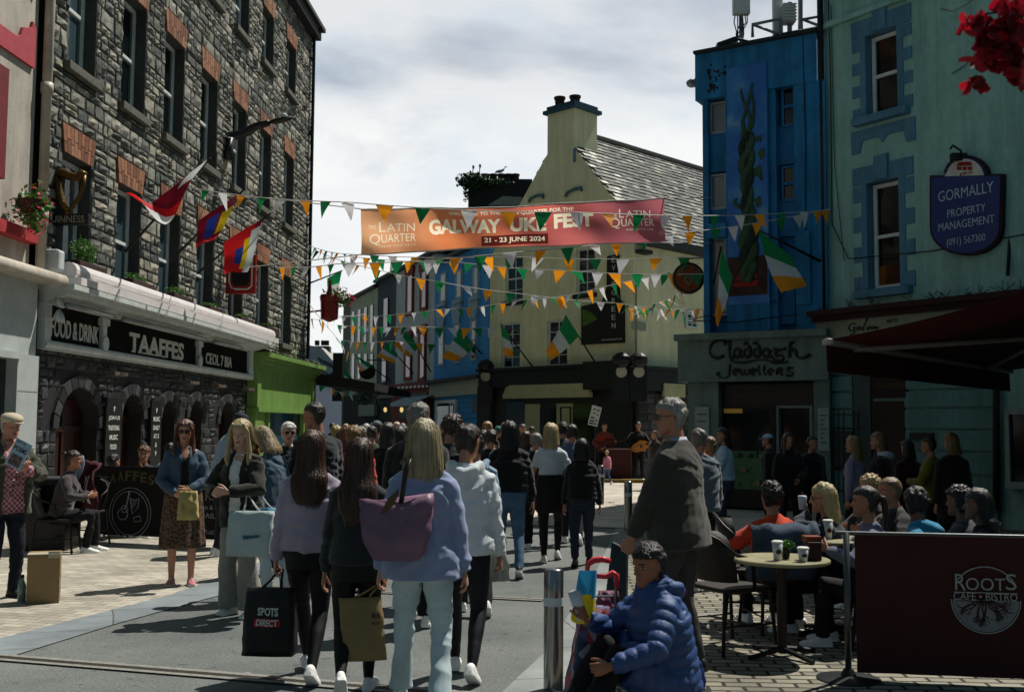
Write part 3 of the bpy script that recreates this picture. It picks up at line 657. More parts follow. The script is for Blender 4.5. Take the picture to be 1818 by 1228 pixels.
# ================================================================== ground
def slab_mat(name, col, bw, bh, mortar='#3a3a36', ms=.012, rot=0.0, var=.25, off=.5, bump=.6, rough=.8, c2=None, sq=1.0):
 m = bpy.data.materials.new(name); m.use_nodes = True; nt = m.node_tree; N = nt.nodes; L = nt.links; b = N['Principled BSDF']
 b.inputs['Roughness'].default_value = rough; b.inputs['Specular IOR Level'].default_value = .3
 tc = N.new('ShaderNodeTexCoord'); mp = N.new('ShaderNodeMapping'); mp.inputs['Rotation'].default_value = (0, 0, rot); L.new(tc.outputs['Object'], mp.inputs[0])
 dn = N.new('ShaderNodeTexNoise'); dn.inputs['Scale'].default_value = 3; L.new(mp.outputs[0], dn.inputs['Vector'])
 ad = N.new('ShaderNodeMixRGB'); ad.blend_type = 'ADD'; ad.inputs[0].default_value = .03; L.new(mp.outputs[0], ad.inputs[1]); L.new(dn.outputs['Color'], ad.inputs[2])
 br = N.new('ShaderNodeTexBrick'); br.inputs['Scale'].default_value = 1; br.inputs['Brick Width'].default_value = bw; br.inputs['Row Height'].default_value = bh
 br.inputs['Mortar Size'].default_value = ms; br.inputs['Mortar Smooth'].default_value = .3; br.offset = off; br.squash = sq; br.squash_frequency = 3
 c = colr(col); d = colr(c2) if c2 else tuple(x * (1 - var) for x in c)
 br.inputs['Color1'].default_value = tuple(min(1, x * (1 + var * .6)) for x in c) + (1,); br.inputs['Color2'].default_value = d + (1,); br.inputs['Mortar'].default_value = colr(mortar) + (1,)
 L.new(ad.outputs[0], br.inputs['Vector'])
 n = N.new('ShaderNodeTexNoise'); n.inputs['Scale'].default_value = 1.1; n.inputs['Detail'].default_value = 8; n.inputs['Roughness'].default_value = .7; L.new(tc.outputs['Object'], n.inputs['Vector'])
 cr = N.new('ShaderNodeValToRGB'); cr.color_ramp.elements[0].position = .3; cr.color_ramp.elements[1].position = .72; cr.color_ramp.elements[0].color = (.55, .55, .55, 1); cr.color_ramp.elements[1].color = (1.15, 1.15, 1.15, 1); L.new(n.outputs[0], cr.inputs[0])
 mu = N.new('ShaderNodeMixRGB'); mu.blend_type = 'MULTIPLY'; mu.inputs[0].default_value = 1; L.new(br.outputs['Color'], mu.inputs[1]); L.new(cr.outputs[0], mu.inputs[2]); L.new(mu.outputs[0], b.inputs['Base Color'])
 n3 = N.new('ShaderNodeTexNoise'); n3.inputs['Scale'].default_value = 60; n3.inputs['Detail'].default_value = 6; L.new(tc.outputs['Object'], n3.inputs['Vector'])
 m2 = N.new('ShaderNodeMath'); m2.operation = 'MULTIPLY_ADD'; m2.inputs[1].default_value = .35; L.new(n3.outputs[0], m2.inputs[0]);
 iv = N.new('ShaderNodeMath'); iv.operation = 'SUBTRACT'; iv.inputs[0].default_value = 1; L.new(br.outputs['Fac'], iv.inputs[1]); L.new(iv.outputs[0], m2.inputs[2])
 bp = N.new('ShaderNodeBump'); bp.inputs['Strength'].default_value = bump; bp.inputs['Distance'].default_value = .012; L.new(m2.outputs[0], bp.inputs['Height']); L.new(bp.outputs[0], b.inputs['Normal'])
 MATS[name] = m; return m
def asphalt_mat():
 m = bpy.data.materials.new('asphalt'); m.use_nodes = True; nt = m.node_tree; N = nt.nodes; L = nt.links; b = N['Principled BSDF']; b.inputs['Roughness'].default_value = .8; b.inputs['Specular IOR Level'].default_value = .35
 tc = N.new('ShaderNodeTexCoord')
 def nz(s, d=8, r=.6):
  n = N.new('ShaderNodeTexNoise'); n.inputs['Scale'].default_value = s; n.inputs['Detail'].default_value = d; n.inputs['Roughness'].default_value = r; L.new(tc.outputs['Object'], n.inputs['Vector']); return n
 a = nz(.5, 9, .7); f = nz(48, 6, .8); v = N.new('ShaderNodeTexVoronoi'); v.inputs['Scale'].default_value = 160; L.new(tc.outputs['Object'], v.inputs['Vector'])
 cr = N.new('ShaderNodeValToRGB'); e = cr.color_ramp.elements; e[0].position = .3; e[0].color = (.085, .097, .096, 1); e[1].position = .68; e[1].color = (.185, .200, .190, 1); L.new(a.outputs[0], cr.inputs[0])
 c2 = N.new('ShaderNodeValToRGB'); e = c2.color_ramp.elements; e[0].position = .35; e[0].color = (.55, .55, .55, 1); e[1].position = .75; e[1].color = (1.5, 1.5, 1.48, 1); L.new(f.outputs[0], c2.inputs[0])
 mu = N.new('ShaderNodeMixRGB'); mu.blend_type = 'MULTIPLY'; mu.inputs[0].default_value = 1; L.new(cr.outputs[0], mu.inputs[1]); L.new(c2.outputs[0], mu.inputs[2]);
 g = nz(9, 4, .5); c3 = N.new('ShaderNodeValToRGB'); e = c3.color_ramp.elements; e[0].position = .63; e[0].color = (0, 0, 0, 1); e[1].position = .70; e[1].color = (1, 1, 1, 1); L.new(g.outputs[0], c3.inputs[0])
 m2 = N.new('ShaderNodeMixRGB'); m2.blend_type = 'MULTIPLY'; m2.inputs[2].default_value = (.55, .55, .55, 1); L.new(c3.outputs[0], m2.inputs[0]); L.new(mu.outputs[0], m2.inputs[1]); v2 = N.new('ShaderNodeTexVoronoi'); v2.inputs['Scale'].default_value = 3.2; L.new(tc.outputs['Object'], v2.inputs['Vector']); c5 = N.new('ShaderNodeValToRGB'); e = c5.color_ramp.elements; e[0].position = .055; e[0].color = (1, 1, 1, 1); e[1].position = .075; e[1].color = (0, 0, 0, 1); L.new(v2.outputs['Distance'], c5.inputs[0])
 m3 = N.new('ShaderNodeMixRGB'); m3.inputs[2].default_value = (.26, .27, .26, 1); L.new(c5.outputs[0], m3.inputs[0]); L.new(m2.outputs[0], m3.inputs[1]); L.new(m3.outputs[0], b.inputs['Base Color'])
 bp = N.new('ShaderNodeBump'); bp.inputs['Strength'].default_value = .8; bp.inputs['Distance'].default_value = .006; L.new(v.outputs['Distance'], bp.inputs['Height']); L.new(bp.outputs[0], b.inputs['Normal'])
 return m
def sheet(name, poly, z, mat, kind='structure'):
 me = bpy.data.meshes.new(name); me.from_pydata([(x, y, z) for x, y in poly], [], [tuple(range(len(poly)))]); me.materials.append(mat); me.update()
 if me.polygons[0].normal.z < 0: me.flip_normals()
 o = link(name, me); o['kind'] = kind; return o
sheet('ground', [(-300, -60), (300, -60), (300, 600), (-300, 600)], -.008, M('far_ground', '#6a6863', var=.2, vs=.4, bump=.3, bs=6))
road = sheet('road', [(-9, -8), (14, -8), (14, 70), (-30, 90), (-30, 60), (-9, 36)], 0, asphalt_mat())
la = [G(0, 1134), G(301, 1057), G(560, 962), G(640, 905)]
bk = [(p.x, p.y) for p in la]
brick = slab_mat('pale_brick_pavers', '#b0aa9c', .21, .105, '#706a5c', .006, R(14), .22, bump=.35)
sheet('left_paving', [(-9, bk[0][1] - 5), (bk[0][0] - 1.5, bk[0][1] - 5)] + bk + [(-3.4, 36), (-9, 36)], .004, brick)
gran = slab_mat('granite_strip', '#7f888c', .6, 3.0, '#55585a', .008, R(70), .15, bump=.3)
sb = [(p.x, p.y) for p in [G(26, 1164), G(206, 1108), G(470, 1035), G(640, 960)]]
sheet('granite_kerb', [(bk[0][0] - 1.5, bk[0][1] - 5), (sb[0][0] - 1.2, sb[0][1] - 5)] + sb + [(-1.5, 19), (-1.7, 19)] + bk[::-1], .008, gran)
ra = [(p.x, p.y) for p in [G(880, 1240), G(966, 1160), G(1010, 1090), G(1060, 1010), G(1090, 950)]]
rb = [(p.x, p.y) for p in [G(1010, 1240), G(1050, 1160), G(1075, 1090), G(1105, 1010), G(1125, 950)]]
sheet('kerb_strip', [(ra[0][0] - .9, 2)] + ra + [(3.4, 33), (3.9, 33)] + rb[::-1] + [(rb[0][0] - .9, 2)], .008, slab_mat('grey_kerb_stone', '#828786', .9, 2, '#4c4f50', .007, R(80), .12, bump=.3))
sheet('cafe_paving', [(rb[0][0] - .9, 2)] + rb + [(3.9, 33), (14, 33), (14, 2)], .004, slab_mat('grey_brick_pavers', '#8d8878', .22, .11, '#221f1a', .013, R(3), .3, bump=1.0))
sheet('plaza_paving', [(-.2, 17.5), (3.2, 16.5), (9, 19), (9, 33.2), (1, 36), (-3, 33)], .012, slab_mat('pale_stone_slabs', '#c0b8aa', 1.1, .7, '#6b655a', .012, R(25), .14, bump=.3))
def drain(name, p0, p1, w, z=.012):
 p0 = Vector((p0[0], p0[1], z)); p1 = Vector((p1[0], p1[1], z)); u = (p1 - p0); Ln = u.length; u.normalize(); v = Vector((-u.y, u.x, 0))
 m = MB()
 for s0, s1 in ((-w, -w * .42), (w * .42, w)): m.add([p0 + v * s0, p1 + v * s0, p1 + v * s1, p0 + v * s1], [(0, 1, 2, 3)], 0)
 m.add([p0 - v * w * .42 - Vector((0, 0, .003)), p1 - v * w * .42 - Vector((0, 0, .003)), p1 + v * w * .42 - Vector((0, 0, .003)), p0 + v * w * .42 - Vector((0, 0, .003))], [(0, 1, 2, 3)], 1)
 n = int(Ln / .028)
 for i in range(n):
  a = p0 + u * (i * .028); m.add([a - v * w * .40, a - v * w * .40 + u * .013, a + v * w * .40 + u * .019, a + v * w * .40 + u * .006], [(0, 1, 2, 3)], 2)
 o = m.build(name, [M('drain_stone', '#7e7c76', var=.25, vs=20, bump=.4, bs=80), M('drain_slot', '#0b0b0b', var=0), M('drain_iron', '#4a4640', metal=.3, rough=.6, var=.3, vs=30)]); return o
a = G(0, 1168); b_ = G(600, 1217); d1 = drain('drain', a + (a - b_) * 1.2, b_ + (b_ - a) * .35, .085)
tag(d1, 'long slotted iron drainage channel crossing the asphalt in the foreground', 'drain')
a = G(560, 1046); b_ = G(965, 1066); d2 = drain('drain', a, b_, .07); tag(d2, 'slotted drainage channel behind the walking women, ending near the shiny bollard', 'drain')
# ================================================================== window / stone helpers
FRW = M('white_window_paint', '#c9cfcc', rough=.5, var=.12, vs=8, bump=.1)
GL = glassm('window_glass', '#10181a', .05, .8)
GLD = glassm('dark_glass', '#060808', .1, .5)
def window(par, F, s0, s1, z0, z1, rec=.22, fw=.06, split=True, frame=FRW, glass=GL, sill=None, sillo=.07, mull=0, silln=.1, fname='window', extra=0):
 m = MB(); o0, o1 = -rec, -rec + .055
 F.box(m, s0, s0 + fw, z0, z1, o0, o1); F.box(m, s1 - fw, s1, z0, z1, o0, o1); F.box(m, s0 + fw, s1 - fw, z1 - fw, z1, o0, o1 - .002); F.box(m, s0 + fw, s1 - fw, z0, z0 + fw * 1.2, o0, o1 - .002)
 if split:
  zm = (z0 + z1) / 2; F.box(m, s0 + fw, s1 - fw, zm - .03, zm + .03, o0 + .002, o1 + .01)
 for i in range(mull):
  sm = s0 + (s1 - s0) * (i + 1) / (mull + 1); F.box(m, sm - .015, sm + .015, z0 + fw * 1.2, z1 - fw, o0 + .01, o1 - .01)
 for i in range(extra):
  zm = z0 + (z1 - z0) * (i + 1) / (extra + 1); F.box(m, s0 + fw, s1 - fw, zm - .012, zm + .012, o0 + .012, o1 - .012)
 w_ = m.build(fname, frame, par)
 g = MB(); F.box(g, s0 + .01, s1 - .01, z0 + .01, z1 - .01, -rec - .02, -rec + .015); g.build('pane', glass, w_)
 if sill is not None:
  q = MB(); q.bevbox((s0 - silln, -rec + .01, z0 - .15), (s1 + silln, sillo + .02, z0 - .004), .012, F.mt); q.build('sill', sill, w_)
 return w_
def stones(F, s0, s1, z0, z1, ops, seed=1, rh=(.15, .30), sw=(.18, .62), relief=.05, gap=.012, nm=5, quoin=False, circ=()):
 r = random.Random(seed); m = MB(); z = z0
 def free(a, b, c, d):
  for o in ops:
   if a < o[1] and b > o[0] and c < o[3] and d > o[2]: return False
  for cs, cz, rr in circ:
   x = max(a, min(cs, b)); y = max(c, min(cz, d))
   if (x - cs) ** 2 + (y - cz) ** 2 < rr * rr and (d > cz): return False
  return True
 def stone(a, b, c, d):
  if b - a < .05 or d - c < .05: return
  g = gap * r.uniform(.6, 1.5); a += g; b -= g; c += g; d -= g
  nx = 3 if b - a < .35 else 4; ny = 3 if d - c < .25 else 3; h = relief * r.uniform(.5, 1.25); tx, tz = r.uniform(-.5, .5), r.uniform(-.6, .4)
  vs = []; fs = []
  for j in range(ny + 2):
   for i in range(nx + 2):
    e = i in (0, nx + 1) or j in (0, ny + 1)
    ii = min(max(i - 1, 0), nx - 1) / (nx - 1); jj = min(max(j - 1, 0), ny - 1) / (ny - 1)
    edge = (i in (1, nx) or j in (1, ny))
    ins = .0 if e else .018
    x = a + ins + ii * (b - a - 2 * ins); y = c + ins + jj * (d - c - 2 * ins)
    if not e: x += r.uniform(-.012, .012); y += r.uniform(-.01, .01)
    o = .0 if e else h * (.45 if edge else 1) * r.uniform(.35, 1.25) + h * .35 * (tx * (ii - .5) + tz * (jj - .5))
    vs.append(F.p(x, y, max(o, .004) if not e else -.01))
  for j in range(ny + 1):
   for i in range(nx + 1):
    q = j * (nx + 2) + i; fs.append((q, q + 1, q + nx + 3, q + nx + 2))
  m.add(vs, fs, r.randrange(nm))
 while z < z1 - .05:
  h = min(r.uniform(*rh), z1 - z)
  if z1 - z - h < .1: h = z1 - z
  s = s0 - r.uniform(0, .2)
  while s < s1:
   w_ = r.uniform(*sw) * (.7 + h); e = min(s + w_, s1); a = max(s, s0)
   if e - a > .06:
    if free(a, e, z, z + h):
     if h > .2 and r.random() < .35:
      q = z + h * r.uniform(.4, .6); stone(a, e, z, q); stone(a, e, q, z + h)
     else: stone(a, e, z, z + h)
    else:   # clip against the openings
     cuts = sorted(set([a, e] + [x for o in ops if o[2] < z + h and o[3] > z for x in o[:2] if a < x < e]))
     zc = sorted(set([z, z + h] + [x for o in ops if o[0] < e and o[1] > a for x in o[2:] if z < x < z + h]))
     for i in range(len(cuts) - 1):
      for j in range(len(zc) - 1):
       if free(cuts[i] + .001, cuts[i + 1] - .001, zc[j] + .001, zc[j + 1] - .001): stone(cuts[i], cuts[i + 1], zc[j], zc[j + 1])
   s += w_
  z += h
 return m
def stonem(tag_, cols, bump=.9, bs=25, rough=.85):
 return [M('%s_%d' % (tag_, i), c, rough=rough, var=.30, vs=9, bump=bump, bs=bs, spec=.3) for i, c in enumerate(cols)]
# ================================================================== left: the stone pub building
p0 = (XD(61, 16.6), 16.6); LF = Fac(p0, (p0[0] + .04 * 18.6, p0[1] + 18.6)); LL = 17.95
SC = [(.60, 1.68), (2.80, 3.92), (4.95, 6.08), (7.20, 8.36), (9.58, 10.74), (12.02, 13.18), (14.62, 15.80)]
lime = stonem('limestone', ['#747469', '#5d5f58', '#84837a', '#4d514d', '#918c7e'])
tb = thing('pub_building', 'tall grey rubble stone pub building with white sash windows and brick window heads', 'building', LF.p(9, 0, -2)[:])
ops = []
for i, (a, b) in enumerate(SC):
 ops.append((a, b, 4.0 if i < 6 else 3.95, 6.02)); ops.append((a, b, 7.5, 9.68)); ops.append((a, b, 11.55, 13.1))
m = MB(); wall_open(m, LF, 0, LL, 2.75, 14.3, ops, .30, 0, 1)
LF.box(m, .02, LL - .02, 0, 14.28, -9, -.32, 0)
m.build('wall_core', [M('mortar', '#2c2d2b', var=.25, vs=12, bump=.5), M('plaster_reveal', '#3f413e', var=.25, vs=8, bump=.3)], tb)
lint = [(a - .09, b + .09, z, z + .48) for (a, b, c, z) in ops]
stones(LF, 0, LL, 3.4, 14.25, [(a, b, c, d) for a, b, c, d in ops] + lint + [(a - .12, b + .12, c - .16, c) for a, b, c, d in ops], 3, (.14, .31), (.17, .62), .052, .011).build('stone_wall', lime, tb)
brk = slab_mat('red_brick_heads', '#8c5a3c', .07, .23, '#57524a', .006, 0, .35, off=.5, bump=.6)
for a, b, c, d in ops:
 m = MB(); n = 9; wd = b - a
 for i in range(n):
  f0 = i / n; f1 = (i + .9) / n; sp = .10
  xa0, xa1 = a + wd * f0, a + wd * f1; xb0, xb1 = a - sp + (wd + 2 * sp) * f0, a - sp + (wd + 2 * sp) * f1
  cut = .5 if i % 2 else .36
  for (q0, q1) in ((0, cut), (cut + .03, 1)):
   pts = [(xa0 + (xb0 - xa0) * q0, d + .46 * q0), (xa1 + (xb1 - xa1) * q0, d + .46 * q0), (xa1 + (xb1 - xa1) * q1, d + .46 * q1), (xa0 + (xb0 - xa0) * q1, d + .46 * q1)]
   m.prism(pts, lambda p: LF.p(p[0], p[1], .035 + rnd.uniform(0, .0)), lambda p: LF.p(p[0], p[1], -.01), rnd.randrange(3))
 m.build('brick_head', [M('brick_%d' % i, c_, var=.25, vs=14, bump=.5, bs=60) for i, c_ in enumerate(('#8a5a40', '#704832', '#94694a'))], tb, fix=True)
silm = M('weathered_sill', '#56564d', var=.35, vs=10, bump=.5, bs=40)
curt = glassm('net_curtain_glass', '#3a4a50', .12, .7)
for i, (a, b, c, d) in enumerate(ops):
 window(tb, LF, a + .02, b - .02, c + .02, d - .02, .26, .07, True, FRW, curt if rnd.random() < .6 else GL, silm, .10, 0, .12)
m = MB(); LF.box(m, -.1, LL + .1, 14.25, 14.55, -.4, .28); LF.box(m, -.05, LL + .2, 14.55, 14.68, -.4, .40); m.build('eaves', M('dark_eaves', '#2c2e2e', var=.3), tb)
m = MB(); m.prism([(.32, 14.6), (-4.6, 17.2), (-9.2, 14.6)], lambda p: LF.p(-.1, p[1], p[0]), lambda p: LF.p(LL + .15, p[1], p[0])); m.build('roof', M('slate_roof', '#3a3f42', var=.3, vs=5, bump=.6, bs=20), tb, fix=True)
m = MB(); m.tube([LF.p(LL - .25, 14.3, .12), LF.p(LL - .25, 3.7, .12)], .055, 8)
for z in (5, 8, 11, 13.5): LF.box(m, LL - .33, LL - .17, z, z + .06, .0, .14)
m.tube([LF.p(LL - .25, 14.3, .12), LF.p(LL - .25, 14.5, .35)], .055, 8); m.build('downpipe', M('black_iron', '#0d0e0f', rough=.45, var=.3, vs=8), tb)
pub = stonem('dark_stone', ['#2d2f31', '#25282a', '#383a3b', '#1f2123', '#404243'], bs=18, rough=.55)
AR = [(.72, 2.28, 1.50), (3.25, 4.30, 1.68), (5.28, 6.12, 1.70), (6.95, 7.85, 1.72), (9.1, 10.3, 1.6)]
m = MB(); aops = [(a, b, 0, sp + (b - a) / 2 * .9) for a, b, sp in AR]
wall_open(m, LF, 0, 11.3, 0, 2.9, aops, .35, 0, 1)
for a, b, sp in AR:
 c_, ry, rx = (a + b) / 2, (b - a) / 2 * .9, (b - a) / 2
 arc = [(c_ + rx * math.cos(PI * j / 12), sp + ry * math.sin(PI * j / 12)) for j in range(13)]
 for j in range(12):
  (x0, y0), (x1, y1) = arc[j], arc[j + 1]; zt = sp + ry
  m.add([LF.p(x0, y0), LF.p(x0, zt), LF.p(x1, zt), LF.p(x1, y1)], [(0, 1, 2, 3)], 0); m.add([LF.p(x0, y0), LF.p(x1, y1), LF.p(x1, y1, -.35), LF.p(x0, y0, -.35)], [(0, 1, 2, 3)], 1)
m.build('shopfront_wall', [M('dark_mortar', '#1b1c1d', var=.3, vs=10), M('dark_reveal', '#26221f', var=.3)], tb)
circ = [((a + b) / 2, sp, (b - a) / 2 + .16) for a, b, sp in AR]
stones(LF, 0.02, 11.28, 0, 2.85, [(a - .02, b + .02, 0, sp + .02) for a, b, sp in AR], 11, (.13, .24), (.2, .55), .045, .008, circ=circ).build('shopfront_stone', pub, tb)
for a, b, sp in AR:
 m = MB(); c_, ry, rx = (a + b) / 2, (b - a) / 2 * .9, (b - a) / 2; n = 11
 for j in range(n):
  t0, t1 = PI * (j + .05) / n, PI * (j + .95) / n
  pts = [(c_ + (rx + r_) * math.cos(t), sp + (ry + r_) * math.sin(t)) for r_, t in ((0, t0), (.2, t0), (.2, t1), (0, t1))]
  m.prism(pts, lambda p: LF.p(p[0], p[1], .05), lambda p: LF.p(p[0], p[1], -.02), j % 5)
 m.build('arch_stones', pub, tb, fix=True)
wood = M('dark_red_wood', '#2a0f0c', rough=.4, var=.3, vs=6, bump=.2)
for i, (a, b, sp) in enumerate(AR):
 m = MB(); top = sp + (b - a) / 2 * .9 - .02
 LF.box(m, a, b, 0, 1.0 if i else 2.0, -.38, -.28);
 for x in (a, b - .08, (a + b) / 2 - .04): LF.box(m, x, x + .08, 0, top, -.34, -.25)
 LF.box(m, a, b, sp - .05, sp + .05, -.335, -.24)
 d_ = m.build('door' if i in (0, 1) else 'arched_window', wood, tb)
 g = MB(); LF.box(g, a, b, 0, top + .02, -.40, -.36); g.build('pane', GLD, d_)
white = M('cream_white_paint', '#b9c0bd', rough=.5, var=.18, vs=5, bump=.2, bs=30); blk = M('black_sign_board', '#0a0a0a', rough=.8, var=.3, vs=5, spec=.1)
m = MB()
LF.box(m, -.02, 11.25, 2.84, 3.56, .0, .10, 1)                     # board
m.tube([LF.p(-.1, 2.82, .14), LF.p(11.3, 2.82, .14)], .065, 10, mi=0)
LF.box(m, -.12, 11.35, 2.74, 2.82, .0, .18, 0)
LF.box(m, -.12, 11.4, 3.58, 3.66, .0, .55, 0); LF.box(m, -.15, 11.45, 3.66, 3.74, .0, .62, 0)
for j in range(5): LF.box(m, -.12, 11.4, 3.46 + .025 * j, 3.485 + .025 * j, .0, .12 + .09 * j, 0)
for x, w__ in ((-.12, .2), (11.0, .42)): LF.box(m, x, x + w__, 2.82, 3.5, .0, .17, 0)
for x in (3.0, 3.15):
 pass
for x in (LF.hit(181, 600, .15)[0], LF.hit(351, 645, .15)[0]):
 LF.box(m, x, x + .16, 2.86, 3.46, .0, .17, 0); LF.box(m, x - .07, x + .23, 3.30, 3.42, .0, .19, 0); m.lathe([(0, -.03), (.13, -.02), (.13, .02), (0, .03)], (0, 0, 0), 14, Matrix.Translation(LF.p(x + .08, 2.98, .18)) @ Matrix.Rotation(PI / 2, 4, 'Y'), 0)
fs = m.build('fascia', [white, blk], tb)
lt = M('pale_sign_letters', '#c4c6be', rough=.4, var=.2, vs=20)
def slab_text(mb, F, body, s0, s1, z0, z1, off, d=.012, bold=.012, mi=0):
 put_text(mb, body, F.fm(off), s0, s1, z0, z1, bold, d, mi)
def hs(x, y, o=.1): return LF.hit(x, y, o)[0]
T0, T1 = hs(229, 605), hs(325, 635)
for tx, x0, x1, z0, z1, kw in (('FOOD & DRINK', hs(90, 575), hs(174, 600), 2.96, 3.26, {}), ('CEOL 7 BIA', hs(365, 635), hs(411, 650), 2.96, 3.22, {})): m = MB(); slab_text(m, LF, tx, x0, x1, z0, z1, .10); m.build('lettering', lt, fs)
m = MB(); slab_text(m, LF, 'TAAFFES', T0, T1, 2.93, 3.30, .10, .014, .03)
for s0, n in ((T0, 7),):
 w_ = (T1 - T0) / 7
 for i in range(7):
  x = s0 + (i + .5) * w_
  if i < 5:
   for dx in ((-.11, .11) if i in (1, 2) else ((0,) if i == 0 else (-.11,))): LF.box(m, x + dx - .085, x + dx + .085, 2.93, 2.965, .10, .116)
m.build('lettering', lt, fs)
for (x0, x1) in ((hs(118, 555, .42), hs(201, 578, .42)), (hs(219, 578, .42), hs(366, 616, .42)), (hs(381, 621, .42), hs(428, 631, .42))):
 m = MB(); m.smooth = True; m.tube([LF.p(x0, 3.43, .42), LF.p(x1, 3.43, .42)], .05, 8)
 for q in (x0 + .3, x1 - .3): m.tube([LF.p(q, 3.45, .1), LF.p(q, 3.43, .42)], .015, 6)
 m.build('sign_light', M('grey_metal', '#8d8f8c', metal=.4, rough=.45, var=.2), fs)
cas = M('white_aluminium', '#cfcac8', rough=.35, var=.1, vs=3)
aw = thing('awning_cassette', 'long rolled white awning cassette fixed above the black pub sign', 'awning', LF.p(6, 3.8, .4)[:])
m = MB(); m.smooth = False; m.tube([LF.p(.15, 3.98, .36), LF.p(12.2, 3.98, .36)], .155, 14, mi=0); m.build('cassette', cas, aw)
m = MB(); LF.box(m, .13, 12.22, 3.76, 3.88, .32, .60); m.build('front_bar', cas, aw)
m = MB()
for x in (.6, 6.2, 11.9): LF.box(m, x, x + .12, 3.78, 4.1, .0, .3)
m.build('bracket', M('dark_bracket', '#1a1a1a'), aw)
for i, s in enumerate((2.4, 6.3, 8.2, 10.6)):
 h = thing('patio_heater', ['metal bar heater hanging over the arched pub door, nearest the left end', 'second bar heater from the left under the pub sign', 'third bar heater from the left under the pub sign', 'bar heater under the pub sign beside the green shopfront'][i], 'heater', LF.p(s, 2.45, .3)[:], 0, 'bar heaters under the pub sign')
 m = MB(); m.box((s - .28, .18, 2.44), (s + .28, .36, 2.50), LF.mt); m.box((s - .25, .2, 2.42), (s + .25, .34, 2.44), LF.mt); m.build('heater_body', M('rust_metal', '#6d6258', metal=.5, rough=.5, var=.3, vs=20), h)
 m = MB(); m.tube([LF.p(s, 2.5, .25), LF.p(s, 2.6, .1), LF.p(s, 2.75, .05)], .008, 5); m.build('bracket', M('dark_bracket', '#1a1a1a'), h)
for j, (s, z) in enumerate(((-.16, 3.44), (-.16, 3.22))):
 m = MB(); m.lathe([(0, 0), (.05, .02), (.10, .09), (.11, .12), (0, .13)], (0, 0, 0), 14, Matrix.Translation(LF.p(s + .15, z, .25)) @ Matrix.Rotation(R(70), 4, 'Y')); m.tube([LF.p(s + .1, z, .0), LF.p(s + .15, z, .27)], .02, 6)
 o = m.build('spotlight', white, None, True); recenter(o); tag(o, ['upper round white spotlight at the left end of the pub sign', 'lower round white spotlight at the left end of the pub sign'][j], 'spotlight')
for j, (a, b) in enumerate(((2.42, 3.1), (4.55, 5.1))):
 c_ = thing('menu_board', ['black menu board with white writing between the two pub doors', 'black menu board on the pier right of the second pub door'][j], 'menu board', LF.p(a, .8, .08)[:])
 m = MB(); m.box((a, .06, .75), (b, .10, 2.05), LF.mt); m.build('board', M('chalkboard', '#111312', rough=.5, var=.3), c_)
 m = MB(); z = 1.9
 for t in ('?', 'JOIN US', 'TRADITIONAL', 'MUSIC', 'FOOD', 'X X') if j == 0 else ('?', 'MUSIC', 'DAILY', 'AT 5', '&', '9'):
  wd = min(.5, .07 * len(t)); put_text(m, t, LF.fm(.10), (a + b) / 2 - wd / 2, (a + b) / 2 + wd / 2, z - .09, z, .01, .004); z -= .17
 m.build('lettering', M('chalk_white', '#c9c9c4', var=.2, vs=30), c_)
# ================================================================== green shop
gs = thing('shopfront', 'bright green painted shopfront with empty fascia beside the pub', 'shopfront', LF.p(15, 0, .2)[:])
grn = M('lime_green_paint', '#74964f', streak=.25, rough=.4, var=.10, vs=4, bump=.12, bs=12)
m = MB(); a, b = 11.42, 18.25
LF.box(m, a, b, 2.0, 3.0, .0, .22); LF.box(m, a, a + .75, 0, 2.0, .0, .24); LF.box(m, b - .95, b, 0, 2.0, .0, .24)
LF.box(m, a - .05, b + .08, 1.92, 2.02, .0, .34)
for i, (z, o) in enumerate(((2.98, .26), (3.10, .32), (3.18, .42), (3.30, .5), (3.36, .58))): LF.box(m, a - .06, b + .12, z, z + (.12, .08, .12, .06, .12)[i], .0, o)
LF.box(m, a, a + .35, 2.05, 2.98, .22, .28); LF.box(m, b - .4, b, 2.05, 2.98, .22, .28)
for x in (a + .8, a + 1.35, b - 1.35): LF.box(m, x, x + .16, .5, 1.92, .10, .22)
LF.box(m, a + .75, b - .95, 0, .5, .0, .2)
m.build('shopfront_frame', grn, gs)
m = MB(); LF.box(m, a + .75, b - .95, .5, 1.92, .02, .06); m.build('display_window', glassm('shop_glass', '#2a4a52', .05, .9), gs)
m = MB();
for i in range(26):
 s = rnd.uniform(a, b); m.ell((0, 0, 0), (.12, .1, .07), 6, 4, Matrix.Translation(LF.p(s, 3.52, rnd.uniform(.1, .5))))
o = m.build('moss', M('moss', '#3a3d25', var=.4, vs=20, bump=.6)); o['kind'] = 'stuff'; tag(o, 'dark moss and weeds growing along the top of the green shopfront', 'moss')
# ================================================================== white building at the far left
wb = thing('white_building', 'white rendered building with pink painted window surrounds at the left edge', 'building', LF.p(-3, 0, -2)[:])
rend = M('white_render', '#b3aca0', streak=.25, var=.14, vs=2.5, bump=.35, bs=30, rough=.8)
m = MB(); LF.box(m, -9, -.42, 0, 12.5, -8, .02, 0); m.build('wall', rend, wb)
pink = M('pink_trim', '#a8404a', var=.15, vs=6, bump=.2)
m = MB()
pts = [(-1.5, 7.05), (-.58, 7.05), (-.58, 7.25), (-.62, 7.38), (-.78, 7.42), (-.9, 7.5), (-.92, 7.62), (-.98, 7.52), (-1.1, 7.42), (-1.3, 7.35), (-1.5, 7.32)]
m.prism([(-2.2, 7.0), (-.56, 7.0), (-.56, 7.62), (-.66, 7.70), (-.70, 7.60), (-.80, 7.55), (-.95, 7.5), (-1.02, 7.36), (-1.1, 7.30), (-2.2, 7.30)], lambda p: LF.p(p[0], p[1], .07), lambda p: LF.p(p[0], p[1], .0), 0)
